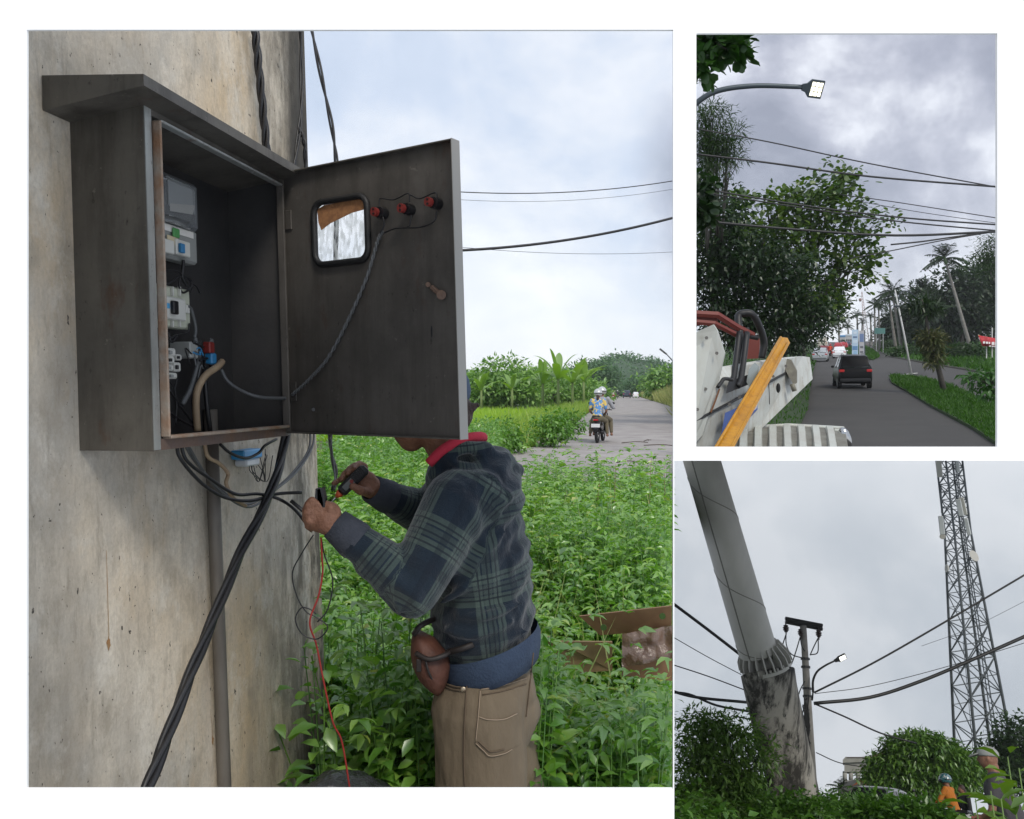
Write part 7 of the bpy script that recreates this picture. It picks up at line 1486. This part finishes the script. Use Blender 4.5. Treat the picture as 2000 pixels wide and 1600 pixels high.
q = MB(); q.prism([H(1655,1575,.8),H(1695,1575,.8),H(1695,1540,.8),H(1655,1549,.8)],(0,2.5,0)); q.build('wall',M('shed_wall',(.05,.045,.04),.9),t)
d = 58; b = P(1865,1575,d); t = thing('brick_wall','old red brick wall seen under the round tree','wall',b); q = MB(); q.prism([H(1838,1578),H(1890,1578),H(1890,1512),H(1838,1522)],(0,.3,0)); q.build('core',M('mortar',(.16,.12,.10),.9),t)
brm = [M('brick_%d'%k,c_,.9) for k,c_ in enumerate(((.20,.085,.06),(.26,.12,.09),(.16,.075,.06)))]; bk = MB(); bk.bbox((0,0,0),(.44,.06,.19),.012); bkm = bk.mesh('brick')
bms = []
for m_ in brm: c_ = bkm.copy(); c_.materials.append(m_); bms.append(c_)
for j in range(7):
    for i in range(3+1):
        p_ = H(1842+i*14+(7 if j%2 else 0),1518+j*7.2)+Vector((0,-.03,0)); ob = bpy.data.objects.new('brick',random.choice(bms)); C.objects.link(ob); ob.parent = t; ob.location = p_
d = 62; b = P(1790,1575,d); t = thing('grey_wall','pale grey rendered wall behind the parked car and tree trunk','wall',b); q = MB(); q.prism([H(1745,1580),H(1842,1580),H(1842,1530),H(1745,1536)],(0,.3,0)); q.build('face',M('render_grey',(.22,.21,.19),.9,col2=(.15,.14,.13),scale=1),t); q = MB(); q.prism([H(1744,1536,-.1),H(1843,1530,-.1),H(1843,1527,-.1),H(1744,1533,-.1)],(0,.5,0)); q.build('coping',M('render_grey',(.22,.21,.19),.9),t)
pf = P(1645,1572,48); palm('small_palm','small palm fronds left of the shed roof',pf,P(1643,1548,48),.10,.9,13,plm,pbark,None)
# ------------------------------------------------ parked car and people
d = 34; b = P(1748,1572,d); b.z = 0; zz = P(1745,1541,d).z
car('car','grey car half hidden by weeds under the round tree',Vector((b.x,b.y,max(0,zz-1.62))),R(158),M('grey_car',(.15,.16,.18),.3,.3,coat=.5),4.3,1.75,1.62,'hatch')
d = 22; hp = P(1858,1524,d); s_ = 1.0; b = Vector((hp.x,hp.y,hp.z-1.54)); rz_ = R(62)
scooter('motorcycle','pale scooter carrying the rider in the orange hoodie',b,rz_,M('pale_scooter',(.45,.45,.45),.3,coat=.5),1.0,plate=False)
rider('person','person in orange hoodie and dark teal helmet sitting on the pale scooter',b,rz_,M('orange_hoodie',(.40,.13,.012),.85,bump=.3,bscale=30),M('dark_jeans',(.02,.022,.03),.9),skin,M('teal_helmet',(.03,.12,.14),.2,coat=.6,col2=(.4,.42,.42),scale=7,lo=.55,hi=.6),None,1.0,(.24,.42,1.0),voxel=.016)
hp = P(1886,1536,26); b = Vector((hp.x,hp.y,hp.z-1.62)); rider('person','person in black clothes standing behind the orange hoodie rider',b,R(120),M('black_shirt',(.012,.012,.014),.85),M('blue_jeans',(.03,.06,.11),.9),skin,None,None,1.0,(.2,.2,.85),stand=True,voxel=.022,hair=M('dark_hair',(.035,.018,.012),.6))
hp = P(1972,1488,9.0); b = Vector((hp.x,hp.y,hp.z-1.50)); rider('person','person in grey cap and dark T-shirt bending behind the weeds at the right edge',b,R(75),M('charcoal_shirt',(.05,.045,.05),.85,bump=.3,bscale=30),M('dark_jeans',(.02,.022,.03),.9),skin,None,None,1.0,(.12,.30,.95),sleeve=False,stand=True,cap_m=M('grey_cap',(.26,.265,.25),.85,bump=.2,bscale=60),lean=.14,voxel=.011)

# =================================================================== haze: one box of thin even air round everything
CUR[0] = P1
hm_ = bpy.data.materials.new('air'); hm_.use_nodes = True; t_ = hm_.node_tree; t_.nodes.clear()
vo = t_.nodes.new('ShaderNodeVolumePrincipled'); vo.inputs['Color'].default_value = (.95,.98,1,1); vo.inputs['Density'].default_value = .00025; vo.inputs['Anisotropy'].default_value = .2
oo = t_.nodes.new('ShaderNodeOutputMaterial'); t_.links.new(vo.outputs[0], oo.inputs['Volume'])
q = MB(); q.box((60,220,3),(900,460,220)); hz_ = q.build('haze',hm_); hz_['kind'] = 'stuff'; hz_['label'] = 'thin pale haze filling the air'
